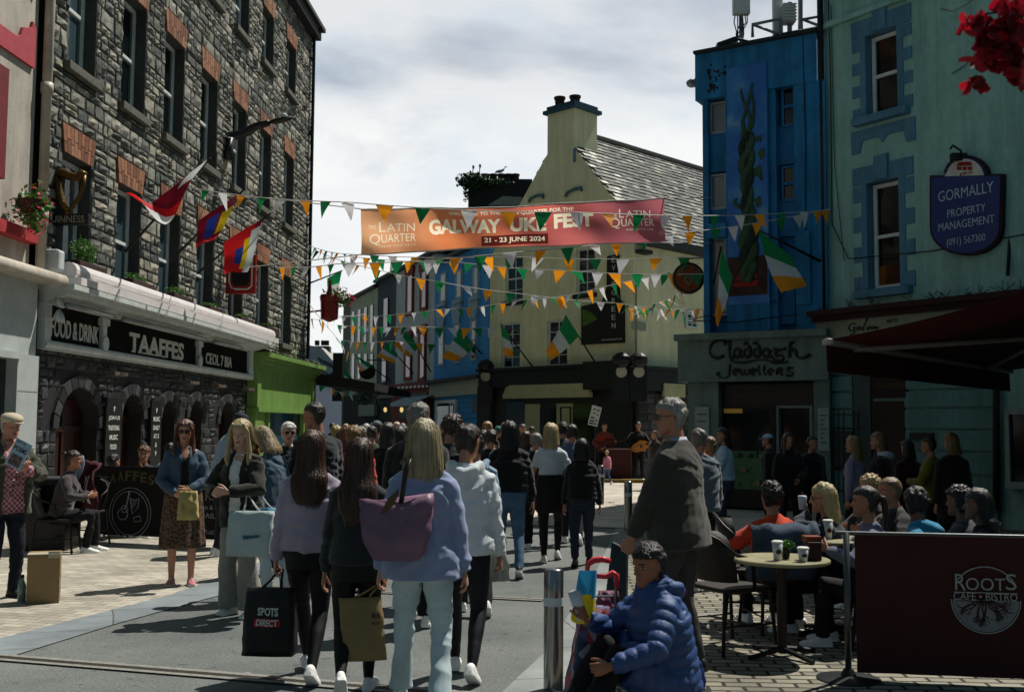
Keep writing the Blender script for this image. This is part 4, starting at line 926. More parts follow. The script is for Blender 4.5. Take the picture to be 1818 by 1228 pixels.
m.prism([(-.60, 9.3), (-.60, 8.1), (-.78, 8.2), (-.88, 8.4), (-.95, 8.62), (-1.05, 8.8), (-1.05, 9.3)], lambda p: LF.p(p[0], p[1], .07), lambda p: LF.p(p[0], p[1], .0), 0)
m.build('window_surround', pink, wb, fix=True)
m = MB(); s_, z_ = LF.hit(2, 300, .05); LF.box(m, s_ - 1.6, s_ + .04, 5.1, 6.72, .02, .09); m.build('window', M('dark_red_frame', '#6a1a1c', var=.2), wb)
m = MB(); LF.box(m, -2.6, -.5, 4.30, 4.48, .02, .2); m.build('red_sill', M('red_sill_paint', '#a02a30', var=.2), wb)
m = MB(); LF.box(m, -9, -.22, 3.72, 3.80, .0, .50); m.smooth = True; m.tube([LF.p(-9, 3.78, .46), LF.p(-.2, 3.78, .46)], .09, 10); m.build('cornice', rend, wb)
wp = M('white_shop_paint', '#a9b0ae', rough=.45, var=.12, vs=3, bump=.15)
m = MB(); LF.box(m, -1.02, -.38, 0, 2.6, .02, .22); LF.box(m, -9, -.38, 2.6, 3.72, .02, .16); LF.box(m, -9, -.98, 2.52, 2.62, .02, .26); LF.box(m, -9, -1.02, 0, .5, .02, .2); m.build('shopfront_surround', wp, wb)
m = MB(); LF.box(m, -9, -1.02, .5, 2.52, .0, .05); m.build('display_window', GL, wb)
m = MB()
for z in (2.05, 1.2, .4): LF.box(m, -1.0, -.40, z, z + .012, .22, .222)
m.build('panel_joint', M('joint_grey', '#555a58'), wb)
dp = MB(); dp.smooth = True; dp.tube([LF.p(-.30, 13, .14), LF.p(-.30, 3.85, .14)], .075, 10)
for z in (6.7, 4.7, 9.3): dp.tube([LF.p(-.30, z, .14), LF.p(-.30, z + .16, .14)], .095, 10)
o = dp.build('drainpipe', M('cream_pipe', '#a8a092', rough=.5, var=.2, vs=4)); recenter(o); tag(o, 'cream painted drainpipe between the white building and the stone pub', 'drainpipe')
m = MB(); LF.box(m, -.2, .0, 0, 3.7, -.1, .05); o = m.build('dark_gap', M('dark_bracket', '#1a1a1a')); recenter(o); o.name = 'gap_strip'; tag(o, 'narrow dark strip filling the gap between the white shopfront and the pub', 'wall')  # dark box fills the gap between the two fronts
# ================================================================== hanging flowers
def foliage(n, c, rad, ls, seed, mi=0, drop=0):
 r = random.Random(seed); m = MB()
 for i in range(n):
  while True:
   v = Vector((r.uniform(-1, 1), r.uniform(-1, 1), r.uniform(-1, 1)))
   if v.length < 1: break
  v = v * (.55 + .45 * r.random()) if v.length > .3 else v
  p = Vector(c) + Vector((v.x * rad[0], v.y * rad[1], v.z * rad[2] - drop * r.random() ** 2))
  a = Vector((r.uniform(-1, 1), r.uniform(-1, 1), r.uniform(-1, .6))).normalized(); b = a.cross(Vector((r.uniform(-1, 1), r.uniform(-1, 1), r.uniform(-1, 1)))).normalized(); l = ls * r.uniform(.6, 1.3)
  m.add([p - a * l, p + b * l * .5 + a * l * .1, p + a * l, p - b * l * .5 + a * l * .1], [(0, 1, 2, 3)], mi)
 return m
leafg = M('leaf_green', '#3e6a22', var=.4, vs=9, rough=.5, trans=.25); leafd = M('leaf_dark', '#22401c', var=.4, vs=9, rough=.5)
flr = M('pink_petals', '#d8325a', var=.3, vs=20, rough=.6, trans=.3); flred = M('red_petals', '#c41a2a', var=.3, vs=20, rough=.6, trans=.3)
def basket(label, c, r, seed, col=flr, hang=None, cat='flower basket', nf=160):
 t = thing('flower_basket', label, cat, c)
 m = foliage(420, c, (r, r * .8, r * .9), .045, seed, drop=r * .8); m.build('leaves', leafg, t)
 m = foliage(nf, (c[0], c[1], c[2]), (r * 1.05, r * .9, r), .032, seed + 5, drop=r * 1.0); m.build('flowers', col, t)
 m = MB(); m.lathe([(.02, -r * .6), (r * .4, -r * .5), (r * .6, -r * .1), (r * .62, 0)], c, 12, caps=False); m.build('pot', M('basket_brown', '#3a2418'), t)
 if hang is not None: m = MB(); m.tube([hang, Vector(c) + Vector((0, 0, r))], .008, 5); m.build('chain', M('dark_bracket', '#1a1a1a'), t)
 return t
c1 = LF.p(-1.05, 4.85, .35); basket('basket of pink flowers on the sill of the white building', c1, .36, 3)
for i, a in enumerate(SC[:6]):
 s0, s1 = a
 t = thing('window_box', ['clipped green shrub in a box under the window behind the harp sign', 'dark window box with trailing leaves under the second window of the lower row', 'dark window box under the third window of the lower row', 'dark window box under the fourth window, beside the red flag', 'dark window box under the fifth window, beneath the red pub sign', 'dark window box under the sixth window, above the awning end'][i], 'window box', LF.p(s0, 4, .2)[:])
 m = MB(); m.bevbox((s0 + .02, .03, 4.02), (s1 - .02, .34, 4.24), .015, LF.mt); m.build('box', M('oxblood_box', '#2c1512', var=.3), t)
 hh = .42 if i == 0 else (.18 if i in (1, 2) else .10); c = LF.p((s0 + s1) / 2, 4.24 + hh * .5, .18)
 m = foliage(1100 if i == 0 else 420, (0, 0, 0), (.16, .56, hh * .62), .024, 40 + i, drop=.1 if i in (1,) else 0)
 m.v = [tuple(Matrix.Rotation(-.04, 3, 'Z') @ Vector(v) + c) for v in m.v]; m.build('leaves', leafg, t)
ctr = LF.p(17.9, 5.9, .75)
t = thing('flower_basket', 'red hanging basket with pink flowers on the far corner of the pub building', 'flower basket', ctr[:])
m = MB();
m.lathe([(.05, -1.0), (.28, -.9), (.30, -.35), (.33, -.2), (.30, -.12), (.1, -.1), (.04, .25), (.08, .3), (0, .42)], ctr, 10); m.tube([LF.p(17.8, 5.2, 0), LF.p(17.9, 5.3, .75)], .03, 6); m.build('red_pot', M('red_pot_paint', '#7a1a14', rough=.4, var=.2), t)
foliage(300, ctr + Vector((.25, 0, -.15)), (.6, .4, .38), .07, 8, drop=.2).build('leaves', leafg, t); foliage(110, ctr + Vector((.3, 0, -.1)), (.65, .4, .36), .055, 9, drop=.3).build('flowers', flr, t)
# ================================================================== harp sign
hx = LF.p(.28, 0, 0); t = thing('harp_sign', 'projecting golden harp pub sign with black name board', 'sign', LF.p(.3, 4.6, 0)[:])
HFc = Fac(LF.p(.35, 0, .0)[:2], LF.p(.35, 0, 1.6)[:2], 1)          # the sign faces up the street
if HFc.n.y > 0: HFc = Fac(LF.p(.35, 0, .0)[:2], LF.p(.35, 0, 1.6)[:2], -1)
def hp(px, py):
 return HFc.hit(px, py)
m = MB(); (xa, za), (xb, zb) = hp(62, 300), hp(88, 425)
m.box((0, -.24, zb - .2), (.14, -.07, za + .05), HFc.mt); m.build('back_box', M('sign_steel', '#4d565c', metal=.4, rough=.4, var=.2), t)
gold = M('harp_gold', '#5a4420', metal=.7, rough=.4, var=.3, vs=12)
m = MB(); m.smooth = True
def hpp(px, py, o=0): s, z = HFc.hit(px, py); return HFc.p(s, z, o)
m.tube([hpp(97, 308), hpp(108, 306), hpp(122, 312), hpp(136, 316), hpp(144, 308), hpp(151, 312)], [.03, .05, .045, .04, .05, .04], 8, sy=1.6)
m.tube([hpp(99, 309), hpp(104, 335), hpp(110, 360), hpp(120, 374)], [.045, .06, .07, .05], 8, sy=1.2)
m.tube([hpp(149, 312), hpp(148, 330), hpp(140, 350), hpp(128, 370), hpp(120, 374)], [.045, .035, .035, .04, .05], 8)
m.tube([hpp(120, 372), hpp(120, 382)], .06, 8)
m.build('harp_frame', gold, t)
m = MB()
for i in range(9):
 f = i / 8; m.tube([hpp(102 + 42 * f, 312), hpp(104 + 17 * f + (0 if f < .5 else 6 * (f - .5)), 330 + 40 * f ** .6 - (8 * f if f > .7 else 0))], .004, 4)
m.build('harp_strings', M('string_brass', '#6b5a3a', metal=.6, rough=.4), t)
m = MB(); (xa, za), (xb, zb) = hp(78, 380), hp(158, 400); m.bevbox((xa, -.05, zb), (xb, .05, za), .01, HFc.mt); nb = m.build('name_board', M('black_gloss', '#0a0a0a', rough=.3), t)
m = MB(); (xa, za), (xb, zb) = hp(83, 384), hp(152, 396); put_text(m, 'GUINNESS', HFc.fm(.05), xa, xb, zb, za, .0, .008); m.build('lettering', M('sign_cream', '#8e8a78'), nb)
m = MB(); m.tube([hpp(86, 312), hpp(100, 312)], .03, 6); m.build('arm', M('dark_bracket', '#1a1a1a'), t)
m = MB(); p = LF.p(-.08, 4.0, .25); m.bevbox((p.x - .13, p.y - .12, 3.93), (p.x + .13, p.y + .12, 4.28), .05); o = m.build('alarm_box', M('pale_plastic', '#b8bfbf', rough=.4, var=.15)); recenter(o); tag(o, 'small pale alarm box on the wall below the harp sign', 'alarm box')
RF = Fac(LF.p(9.05, 0, .1)[:2], LF.p(9.05, 0, 1.5)[:2], 1)
if RF.n.y > 0: RF = Fac(LF.p(9.05, 0, .1)[:2], LF.p(9.05, 0, 1.5)[:2], -1)
t = thing('pub_sign', 'square red projecting pub sign with black centre and white line', 'sign', LF.p(9.05, 4.5, .5)[:])
(xa, za), (xb, zb) = RF.hit(403, 452), RF.hit(454, 522)
m = MB(); m.bevbox((xa, -.05, zb), (xb, .05, za), .02, RF.mt); m.build('board', M('pub_sign_red', '#8a1a16', rough=.35, var=.15), t)
m = MB(); w_ = xb - xa; h_ = za - zb
U = [(xa + w_ * x, zb + h_ * y) for x, y in ((.12, .98), (.12, .3), (.2, .15), (.35, .12), (.75, .12), (.88, .2), (.88, .98))]
m.tube([RF.p(x, z, .058) for x, z in U], .018, 5); m.build('white_line', M('sign_white', '#c2bfb5'), t)
m = MB(); m.prism([(xa + w_ * x, zb + h_ * y) for x, y in ((.2, .95), (.2, .32), (.3, .2), (.7, .2), (.8, .3), (.8, .95))], lambda p: RF.p(p[0], p[1], .055), lambda p: RF.p(p[0], p[1], .04)); m.build('centre', M('black_gloss', '#0a0a0a', rough=.3), t, fix=True)
m = MB(); m.tube([RF.p(-.1, za + .25, 0), RF.p(xb, za + .25, 0), RF.p(xb, za, 0)], .02, 6); m.tube([RF.p(xa, za + .25, 0), RF.p(xa, za, 0)], .015, 6); m.build('bracket', M('dark_bracket', '#1a1a1a'), t)
t = thing('street_lamp', 'dark curved lamp arm reaching out from the stone pub wall', 'street lamp', LF.p(9.6, 8.2, 0)[:])
fb = LF.p(9.05, 8.6, .05); ft_ = AT(522, 209, 25.5)
m = MB(); mid = fb.lerp(ft_, .45) + Vector((0, 0, .25)); pA = AT(392, 250, fb.y); pB = AT(432, 238, 25.9); pC = AT(478, 218, 25.7)
m.smooth = True; m.tube([fb + Vector((0, 0, -.6)), fb + Vector((.1, 0, -.1)), pA, pA.lerp(pB, .5) + Vector((0, 0, .04)), pB, pB.lerp(pC, .5) + Vector((0, 0, .05)), pC], [.12, .10, .09, .085, .08, .07, .06], 8, sy=1.5); m.build('arm', M('lamp_black', '#101112', rough=.4, var=.2), t)
m = MB(); m.smooth = True; m.tube([pC, pC.lerp(ft_, .3), pC.lerp(ft_, .6), ft_], [.06, .13, .11, .03], 10, sy=.5); m.build('lamp_head', M('lamp_black', '#101112'), t)
m = MB(); m.ell((0, 0, 0), (.09, .09, .07), 10, 6, Matrix.Translation(pC.lerp(ft_, .6) + Vector((0, 0, .09)))); m.build('sensor', M('pale_plastic', '#b8bfbf'), t)
# ================================================================== right: jeweller's and the blue tower
def rpx(F, px0, px1, py0, py1, off=0):
 ym, xm = (py0 + py1) / 2, (px0 + px1) / 2
 return F.hit(px0, ym, off)[0], F.hit(px1, ym, off)[0], F.hit(xm, py1, off)[1], F.hit(xm, py0, off)[1]
def fbox(m, F, px0, px1, py0, py1, o0, o1, mi=None):
 a = rpx(F, px0, px1, py0, py1, o1); return F.box(m, a[0], a[1], a[2], a[3], o0, o1, mi)
jr = (XD(1472, 20), 20.0); jl = (jr[0] - 1.636 * 1.62, 20 + 1.62); JF = Fac(jl, jr)
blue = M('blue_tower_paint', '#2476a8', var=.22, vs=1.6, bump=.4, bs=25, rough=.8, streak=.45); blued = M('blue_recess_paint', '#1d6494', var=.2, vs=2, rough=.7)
bt = thing('blue_tower', 'narrow bright blue building with vine mural above the stone jewellery shop', 'building', JF.p(1.5, 0, -1)[:])
Lx = JF.L; Z0 = 3.45
m = MB()
sA = JF.hit(1252, 300)[0]; zt = JF.hit(1262, 97)[1]; zb = JF.hit(1262, 178)[1]
JF.box(m, sA, Lx - .1, 0.02, zt - .06, -6, -.22, 1)                              # core
JF.box(m, JF.hit(1234, 140, .12)[0], Lx - .1, zb, zt, -6, .12, 0)                # parapet band
p0_, p1_ = JF.hit(1289, 300, .12)[0], JF.hit(1365, 300, .12)[0]
JF.box(m, p0_, p1_, Z0, zb, -.22, .14, 0); JF.box(m, p1_, p1_ + .13, Z0, zb, -.22, .06, 0)
q0, q1 = JF.hit(1410, 300, .1)[0], Lx - .1
JF.box(m, q0, q1, Z0, zb, -.22, .10, 0); JF.box(m, q0 + .45, q0 + .62, Z0, zb, .10, .15, 0)
JF.box(m, sA - .02, sA + .10, Z0, zb, -.22, .08, 0)
for y0, y1, o in ((236, 306, -.05), (372, 398, -.05), (396, 421, .22)): fbox(m, JF, 1254, 1288, y0, y1, -.22, o, 0)
for y0, y1 in ((224, 292), (356, 420), (470, 575)): fbox(m, JF, 1378, 1411, y0, y1, -.22, -.10, 1)
fbox(m, JF, 1412, 1438, 410, 540, .10, .16, 0)
m.build('wall', [blue, blued], bt)
m = MB(); JF.box(m, JF.hit(1231, 100, .2)[0], Lx - .08, zt, zt + .06, -6.1, .22); m.build('coping', M('dark_coping', '#20262a', var=.3), bt)
wgrey = M('old_white_frame', '#8f9698', var=.2)
for (a, b, c, d) in ((1259, 1288, 180, 236), (1259, 1288, 308, 371), (1257, 1288, 422, 560)):
 r_ = rpx(JF, a, b, c, d); window(bt, JF, *r_, .10, .04, False, wgrey, glassm('pale_glass', '#56666e', .2, .7))
for (a, b, c, d) in ((1386, 1410, 152, 223), (1386, 1410, 293, 356)):
 r_ = rpx(JF, a, b, c, d); window(bt, JF, *r_, .12, .04, True, blued, GLD)
mur = bpy.data.materials.new('mural_sky'); mur.use_nodes = True; nt = mur.node_tree; bs_ = nt.nodes['Principled BSDF']; bs_.inputs['Roughness'].default_value = .6
tc = nt.nodes.new('ShaderNodeTexCoord'); sx = nt.nodes.new('ShaderNodeSeparateXYZ'); nt.links.new(tc.outputs['Object'], sx.inputs[0])
n = nt.nodes.new('ShaderNodeTexNoise'); n.inputs['Scale'].default_value = 1.6; n.inputs['Detail'].default_value = 6; nt.links.new(tc.outputs['Object'], n.inputs['Vector'])
cr = nt.nodes.new('ShaderNodeValToRGB'); e = cr.color_ramp.elements; e[0].position = .42; e[0].color = h2l('#1f5fa8') + (1,); e[1].position = .72; e[1].color = h2l('#8aa8b8') + (1,)
e2 = cr.color_ramp.elements.new(.56); e2.color = h2l('#2f78b4') + (1,)
nt.links.new(n.outputs[0], cr.inputs[0]); nt.links.new(cr.outputs[0], bs_.inputs['Base Color'])
mp_ = thing('mural', 'tall painted mural of a twisting green vine over a red sailed boat', 'mural', JF.p((p0_ + p1_) / 2, 4, .2)[:])
m = MB(); r_ = rpx(JF, 1292, 1363, 116, 540, .15); JF.box(m, *r_, .13, .155); m.build('panel', mur, mp_)
vine = M('vine_green', '#2c4a2e', var=.45, vs=8, rough=.6, bump=.3); vined = M('vine_dark', '#16281c', var=.4, vs=8)
def jp(px, py, o=.17): s, z = JF.hit(px, py, o); return JF.p(s, z, o)
m = MB(); m.smooth = True
for ph, mi in ((0, 0), (2.1, 1), (4.2, 0)):
 pts = []; rr = []
 for j in range(46):
  t = j / 45; y = 500 - 265 * t; wd = 14 + 6 * math.sin(t * 5.5) ** 2 - 3 * t; x = 1327 + 2 * math.sin(t * 6) + wd * .55 * math.sin(t * 17 + ph)
  pts.append(jp(x, y, .17 + .012 * math.cos(t * 17 + ph))); rr.append(.085 * (1.1 - .35 * t) * (wd / 16))
 m.tube(pts, rr, 7, mi=mi, sy=.35, up=JF.n)
for pts in (((1322, 240), (1318, 215), (1325, 195), (1318, 175), (1315, 158)), ((1328, 240), (1333, 215), (1326, 190), (1332, 165), (1336, 148)), ((1325, 238), (1336, 222), (1338, 190), (1333, 160)), ((1340, 248), (1350, 243), (1350, 252)), ((1318, 368), (1306, 364), (1304, 356), (1309, 353)), ((1338, 305), (1350, 312), (1352, 320))):
 P_ = [jp(*p) for p in pts]; m.tube(P_, [.045 * (1 - .6 * i / len(P_)) for i in range(len(P_))], 6, sy=.4, up=JF.n, mi=0)
for j in range(12):
 x = 1313 + j * 3.0; m.tube([jp(x * .35 + 1328 * .65, 415), jp(x * .7 + 1328 * .3, 450), jp(x + rnd.uniform(-3, 3), 478)], [.03, .025, .012], 5, sy=.4, up=JF.n, mi=j % 2)
m.build('vine', [vine, vined], mp_)
m = MB()
for (x, y) in ((1338, 300), (1338, 355), (1313, 415), (1344, 270)):
 a, b, c = jp(x, y), jp(x + 12, y - 8), jp(x + 14, y + 8); d = jp(x + 6, y + 14); m.add([a, b, c, d], [(0, 1, 2, 3)])
m.build('leaves', M('mural_leaf', '#33502a', var=.3), mp_)
m = MB(); fbox(m, JF, 1293, 1362, 455, 524, .155, .165); m.build('shore', M('mural_shore', '#3a2320', var=.7, vs=4, detail=8), mp_)
m = MB(); m.prism([(1302, 500), (1330, 462), (1346, 492)], lambda p: jp(p[0], p[1], .18), lambda p: jp(p[0], p[1], .16)); m.prism([(1300, 503), (1348, 496), (1344, 508), (1306, 510)], lambda p: jp(p[0], p[1], .18), lambda p: jp(p[0], p[1], .16)); m.build('boat', M('mural_sail', '#8a1a1a', var=.2), mp_, fix=True)
m = MB()
for (x, y) in ((1292, 118), (1265, 118), (1270, 128), (1262, 140), (1268, 148)):
 for q in range(5):
  s, z = JF.hit(x + rnd.uniform(-9, 9), y + rnd.uniform(-4, 14), .125); w_ = rnd.uniform(.02, .07); m.prism([(s - w_, z), (s, z - w_ * rnd.uniform(.5, 3)), (s + w_ * .7, z + w_ * .2), (s, z + w_ * .5)], lambda p: JF.p(p[0], p[1], .126), lambda p: JF.p(p[0], p[1], .12))
m.build('peeled_paint', M('bare_patch', '#1c1f22'), bt, fix=True)
m = MB(); m.smooth = True; m.tube([JF.p(Lx - .02, 10.4, .1), JF.p(Lx - .02, 3.6, .1)], .06, 8); o = m.build('drainpipe', M('black_iron', '#0d0e0f')); recenter(o); tag(o, 'black drainpipe in the joint between the blue tower and the pale green building', 'drainpipe')
jt = thing('jewellery_shopfront', 'pale stone shopfront with dark uncial lettering under the blue tower', 'shopfront', JF.p(1.6, 0, .2)[:])
stn = slab_mat('carved_stone', '#6f8078', 1.1, .62, '#5a5e56', .006, 0, .12, bump=.35); stp = M('plain_stone', '#6b7c74', streak=.35, var=.16, vs=3, bump=.3, bs=30)
m = MB(); fbox(m, JF, 1203, 1470, 598, 676, .0, .42, 0); fbox(m, JF, 1196, 1467, 588, 600, .0, .52, 0); fbox(m, JF, 1222, 1276, 676, 905, .0, .30, 0); fbox(m, JF, 1446, 1474, 676, 900, .0, .30, 0); m.build('stone_front', stp, jt)
m = MB(); fbox(m, JF, 1276, 1446, 677, 900, -.3, -.12, 0); m.build('dark_interior', M('shop_interior', '#14110d', var=.4, vs=2), jt)
m = MB(); fbox(m, JF, 1277, 1445, 681, 720, -.1, .1, 0); sg = m.build('name_panel', M('dark_panel', '#201512', var=.3, rough=.4), jt)
m = MB(); r_ = rpx(JF, 1302, 1424, 697, 704, .1); put_text(m, 'www.THECLADDAGH.com', JF.fm(.1), *r_, .0, .006); m.build('lettering', M('dull_gold', '#5a4a2c', metal=.3), sg)
m = MB(); fbox(m, JF, 1282, 1368, 722, 872, -.02, .06); m.build('display_window', GLD, jt)
m = MB(); fbox(m, JF, 1280, 1370, 870, 900, -.1, .14); fbox(m, JF, 1277, 1283, 720, 870, 0, .12); fbox(m, JF, 1366, 1376, 720, 900, 0, .14); fbox(m, JF, 1280, 1370, 719, 724, .0, .12); m.build('window_frame', M('brown_frame', '#2a211a', var=.3), jt)
m = MB()
for q in range(34):
 s, z = JF.hit(rnd.uniform(1290, 1362), rnd.choice((812, 838, 862)), .07); JF.box(m, s, s + rnd.uniform(.03, .08), z, z + rnd.uniform(.04, .12), .07, .09, q % 3)
m.build('jewellery_display', [M('display_green', '#2f6a3a', var=.5), M('display_cream', '#8a7a5a'), M('display_dark', '#1c2c20')], jt)
m = MB(); fbox(m, JF, 1378, 1383, 719, 905, -.1, .10); fbox(m, JF, 1438, 1443, 719, 905, -.1, .10); fbox(m, JF, 1383, 1438, 719, 724, -.1, .10); dr = m.build('door', M('grey_door_frame', '#7a8080', var=.2), jt); m = MB(); fbox(m, JF, 1383, 1438, 724, 905, -.1, -.06); m.build('pane', glassm('door_glass', '#1a0806', .1), dr)
for a, b, c, d in ((1234, 1259, 722, 830), (1452, 1472, 724, 800)):
 m = MB(); fbox(m, JF, a, b, c, d, .30, .34); pl = m.build('notice_board', M('pale_notice', '#8f9a96', var=.12), jt)
 m = MB()
 for j in range(7): y = c + 12 + j * (d - c - 20) / 7; fbox(m, JF, a + 4, b - 4 - (j % 3) * 3, y, y + 2.2, .34, .343)
 m.build('lettering', M('notice_text', '#49524f'), pl)
m = MB(); m.smooth = True
def cp(x, y, o=.44):
 s, z = JF.hit(1180 + x / 2.729, 400 + y / 2.729, .42); return JF.p(s, z, o)
def cat(pts, n=4):
 out = []; P_ = [pts[0]] + list(pts) + [pts[-1]]
 for i in range(1, len(P_) - 2):
  for j in range(n):
   t = j / n; out.append(tuple(.5 * ((2 * P_[i][k]) + (-P_[i - 1][k] + P_[i + 1][k]) * t + (2 * P_[i - 1][k] - 5 * P_[i][k] + 4 * P_[i + 1][k] - P_[i + 2][k]) * t * t + (-P_[i - 1][k] + 3 * P_[i][k] - 3 * P_[i + 1][k] + P_[i + 2][k]) * t ** 3) for k in (0, 1)))
 out.append(tuple(pts[-1])); return out
def circ_(x, y, rx, ry): return [(x + rx * math.cos(2 * PI * j / 12), y + ry * math.sin(2 * PI * j / 12)) for j in range(13)]
ST = [[(298, 566), (275, 556), (245, 562), (224, 585), (220, 612), (234, 636), (262, 643), (288, 630)], [(296, 560), (292, 580)], [(305, 572), (318, 566), (316, 600), (316, 630), (326, 642), (338, 636)], circ_(352, 618, 16, 19), [(370, 600), (368, 628), (380, 640)],
  circ_(402, 618, 16, 19), [(418, 616), (414, 590), (400, 572), (384, 574)], circ_(448, 618, 16, 19), [(464, 616), (460, 590), (446, 570), (430, 574)], circ_(494, 618, 16, 19), [(512, 600), (510, 628), (524, 638)],
  [(528, 598), (560, 602), (590, 596)], [(560, 602), (540, 612), (544, 630), (566, 628), (578, 640), (566, 655), (540, 656), (525, 648)], [(612, 562), (606, 600), (606, 640)], [(606, 612), (622, 600), (636, 608), (640, 630), (652, 642), (680, 640), (700, 628), (708, 632)], [(628, 566), (606, 570)],
  [(318, 652), (350, 664), (400, 662), (450, 652), (500, 654), (540, 668), (600, 660)],
  [(318, 672), (316, 700), (312, 726), (298, 740), (270, 734), (252, 718), (268, 714)], circ_(345, 708, 12, 15)[2:], [(333, 708), (356, 706)], [(368, 694), (370, 716), (380, 722), (388, 712), (388, 696), (390, 716), (400, 722), (410, 714), (412, 694)], circ_(432, 708, 12, 15)[2:], [(420, 708), (443, 706)],
  [(458, 676), (456, 712), (466, 722)], [(484, 676), (482, 712), (492, 722)], circ_(514, 708, 12, 15)[2:], [(502, 708), (525, 706)], [(545, 694), (543, 724)], [(545, 700), (560, 692), (572, 698), (566, 706), (550, 708), (572, 724)], [(624, 690), (604, 688), (594, 698), (606, 706), (622, 712), (620, 724), (600, 728), (588, 720)]]
for i, s_ in enumerate(ST):
 P_ = [cp(*p) for p in cat(s_, 3)]; n_ = len(P_); big = i < 16
 m.tube(P_, [(.030 if big else .020) * (.55 + .6 * abs(math.sin(PI * (j / max(1, n_ - 1)) * 1.5 + .6))) for j in range(n_)], 6, sy=.7, up=JF.n)
m.build('lettering', M('dark_carved_letters', '#0f100e', rough=.5), jt)
m = MB(); fbox(m, JF, 1285, 1318, 725, 733, .061, .064); m.build('lit_display', emis('warm_display', '#c8a040', .06), jt); m = MB(); fbox(m, JF, 1286, 1364, 800, 868, .061, .064); m.build('lit_shelf', emis('green_display', '#2c5434', .03), jt)
def antenna(label, px, y0, y1, wpx, D, ypole, cat='antenna'):
 t = thing('antenna', label, cat, AT(px, ypole, D)[:]); a = AT(px, y1, D); b = AT(px, y0, D); w_ = wpx / F_PX * D / 2
 m = MB(); m.bevbox((a.x - w_, D - .09, a.z), (a.x + w_, D + .09, b.z), .03); m.build('panel', M('antenna_grey', '#c3c6c4', rough=.5, var=.1), t)
 m = MB(); m.tube([(a.x + .03, D + .16, a.z - .1 + (ZD(px, ypole, D) - a.z) + .1), (a.x + .03, D + .16, b.z)], .045, 8); m.build('pole', M('galvanised', '#7a8084', metal=.6, rough=.45, var=.2), t)
 m = MB()
 for q in range(6):
  x = a.x + (q - 2.5) * w_ * .28; z_ = ZD(px, ypole, D); m.tube([(x, D, a.z + .02), (x + rnd.uniform(-.03, .03), D + .03, a.z - .15), (a.x + rnd.uniform(-.1, .1), D + .15, a.z - .35), (a.x + .1 * (q - 2.5) * .4, D + .15, z_)], .013, 5)
 m.build('cables', M('cable_black', '#0e0e0e'), t)
antenna('tall white antenna panel on its own pole at the left of the tower roof', 1316, -60, 27, 31, 22.0, 85)
antenna('white antenna panel standing left of the ribbed box on the tower roof', 1381, -70, 72, 17, 21.4, 84)
antenna('pale antenna panel at the right end of the tower roof', 1462, -60, 30, 16, 20.9, 70)
t = thing('radio_unit', 'ribbed white radio box on a short mast on the tower roof', 'radio unit', AT(1400, 80, 21.2)[:])
m = MB(); a, b = AT(1389, 42, 21.2), AT(1411, 9, 21.2); m.bevbox((a.x, 21.1, a.z), (b.x, 21.35, b.z), .02)
for j in range(6): z_ = a.z + (b.z - a.z) * (j + .5) / 6; m.box((a.x - .01, 21.07, z_), (b.x + .01, 21.1, z_ + .02))
m.build('box', M('antenna_grey', '#c3c6c4'), t); m = MB(); m.tube([AT(1402, 80, 21.25), AT(1402, 5, 21.25)], .05, 8); m.tube([AT(1421, 70, 21.25), AT(1421, -30, 21.25)], .05, 8); m.build('mast', M('galvanised', '#7a8084'), t)
m = MB()
for q in range(12): x = 1380 + q * 7; m.tube([AT(x, 60 + 8 * (q % 3), 21.2), AT(x + rnd.uniform(-4, 4), 72, 21.2), AT(x, 84 - q, 21.2)], .012, 5)
m.tube([AT(1376, 66, 21.15), AT(1450, 52, 21.15)], .06, 6); m.build('cables', M('cable_black', '#0e0e0e'), t)
t = thing('roof_rail', 'grey tubular safety rail along the tower roof edge', 'railing', AT(1385, 72, 21)[:])
m = MB(); m.smooth = True; m.tube([AT(1336, 66, 21.6), AT(1336, 44, 21.6), AT(1385, 34, 21.1), AT(1385, 72, 21.1)], .035, 7); m.tube([AT(1336, 44, 21.6), AT(1384, 62, 21.1)], .03, 7); m.tube([AT(1425, 35, 21), AT(1464, 28, 20.7), AT(1464, 62, 20.7)], .03, 7); m.tube([AT(1425, 35, 21), AT(1464, 50, 20.7)], .03, 7); m.build('rails', M('galvanised', '#7a8084'), t)
t = thing('floodlight', 'dark floodlight at the left corner of the tower roof', 'floodlight', AT(1292, 82, 21.8)[:])
m = MB(); a = AT(1290, 77, 21.8); m.bevbox((-.22, -.1, -.06), (.22, .1, .06), .03, Matrix.Translation(a) @ Matrix.Rotation(R(-20), 4, 'Y')); m.tube([a, AT(1312, 70, 21.8), AT(1345, 78, 21.8)], .03, 6); m.build('lamp', M('lamp_black', '#101112'), t)
t = thing('wall_lamp', 'small lamp on the left side of the blue tower parapet', 'lamp', AT(1232, 148, 21.8)[:]); m = MB(); m.ell((0, 0, 0), (.13, .13, .09), 10, 6, Matrix.Translation(AT(1229, 148, 21.8))); m.tube([AT(1229, 148, 21.8), AT(1236, 140, 21.7)], .03, 6); m.build('shade', M('galvanised', '#7a8084'), t)
t = thing('round_sign', 'round hanging jewellery sign with a crowned heart held by two hands', 'sign', AT(1226, 530, 21.9)[:])
cz = AT(1222, 494, 21.9); rr_ = 28.5 / F_PX * 21.9
HM_ = Matrix.Translation(cz)
m = MB(); m.smooth = False; m.lathe([(0, -.05), (rr_, -.05), (rr_, .05), (0, .05)], (0, 0, 0), 36, HM_ @ Matrix.Rotation(PI / 2, 4, 'X')); ds = m.build('disc', M('sign_tan', '#6f5a3c', var=.25, vs=6), t)
def rp(x, y, o=.056): return cz + Vector(((x - 1222) / F_PX * 21.9, -o, -(y - 494) / F_PX * 21.9))
m = MB(); m.smooth = True
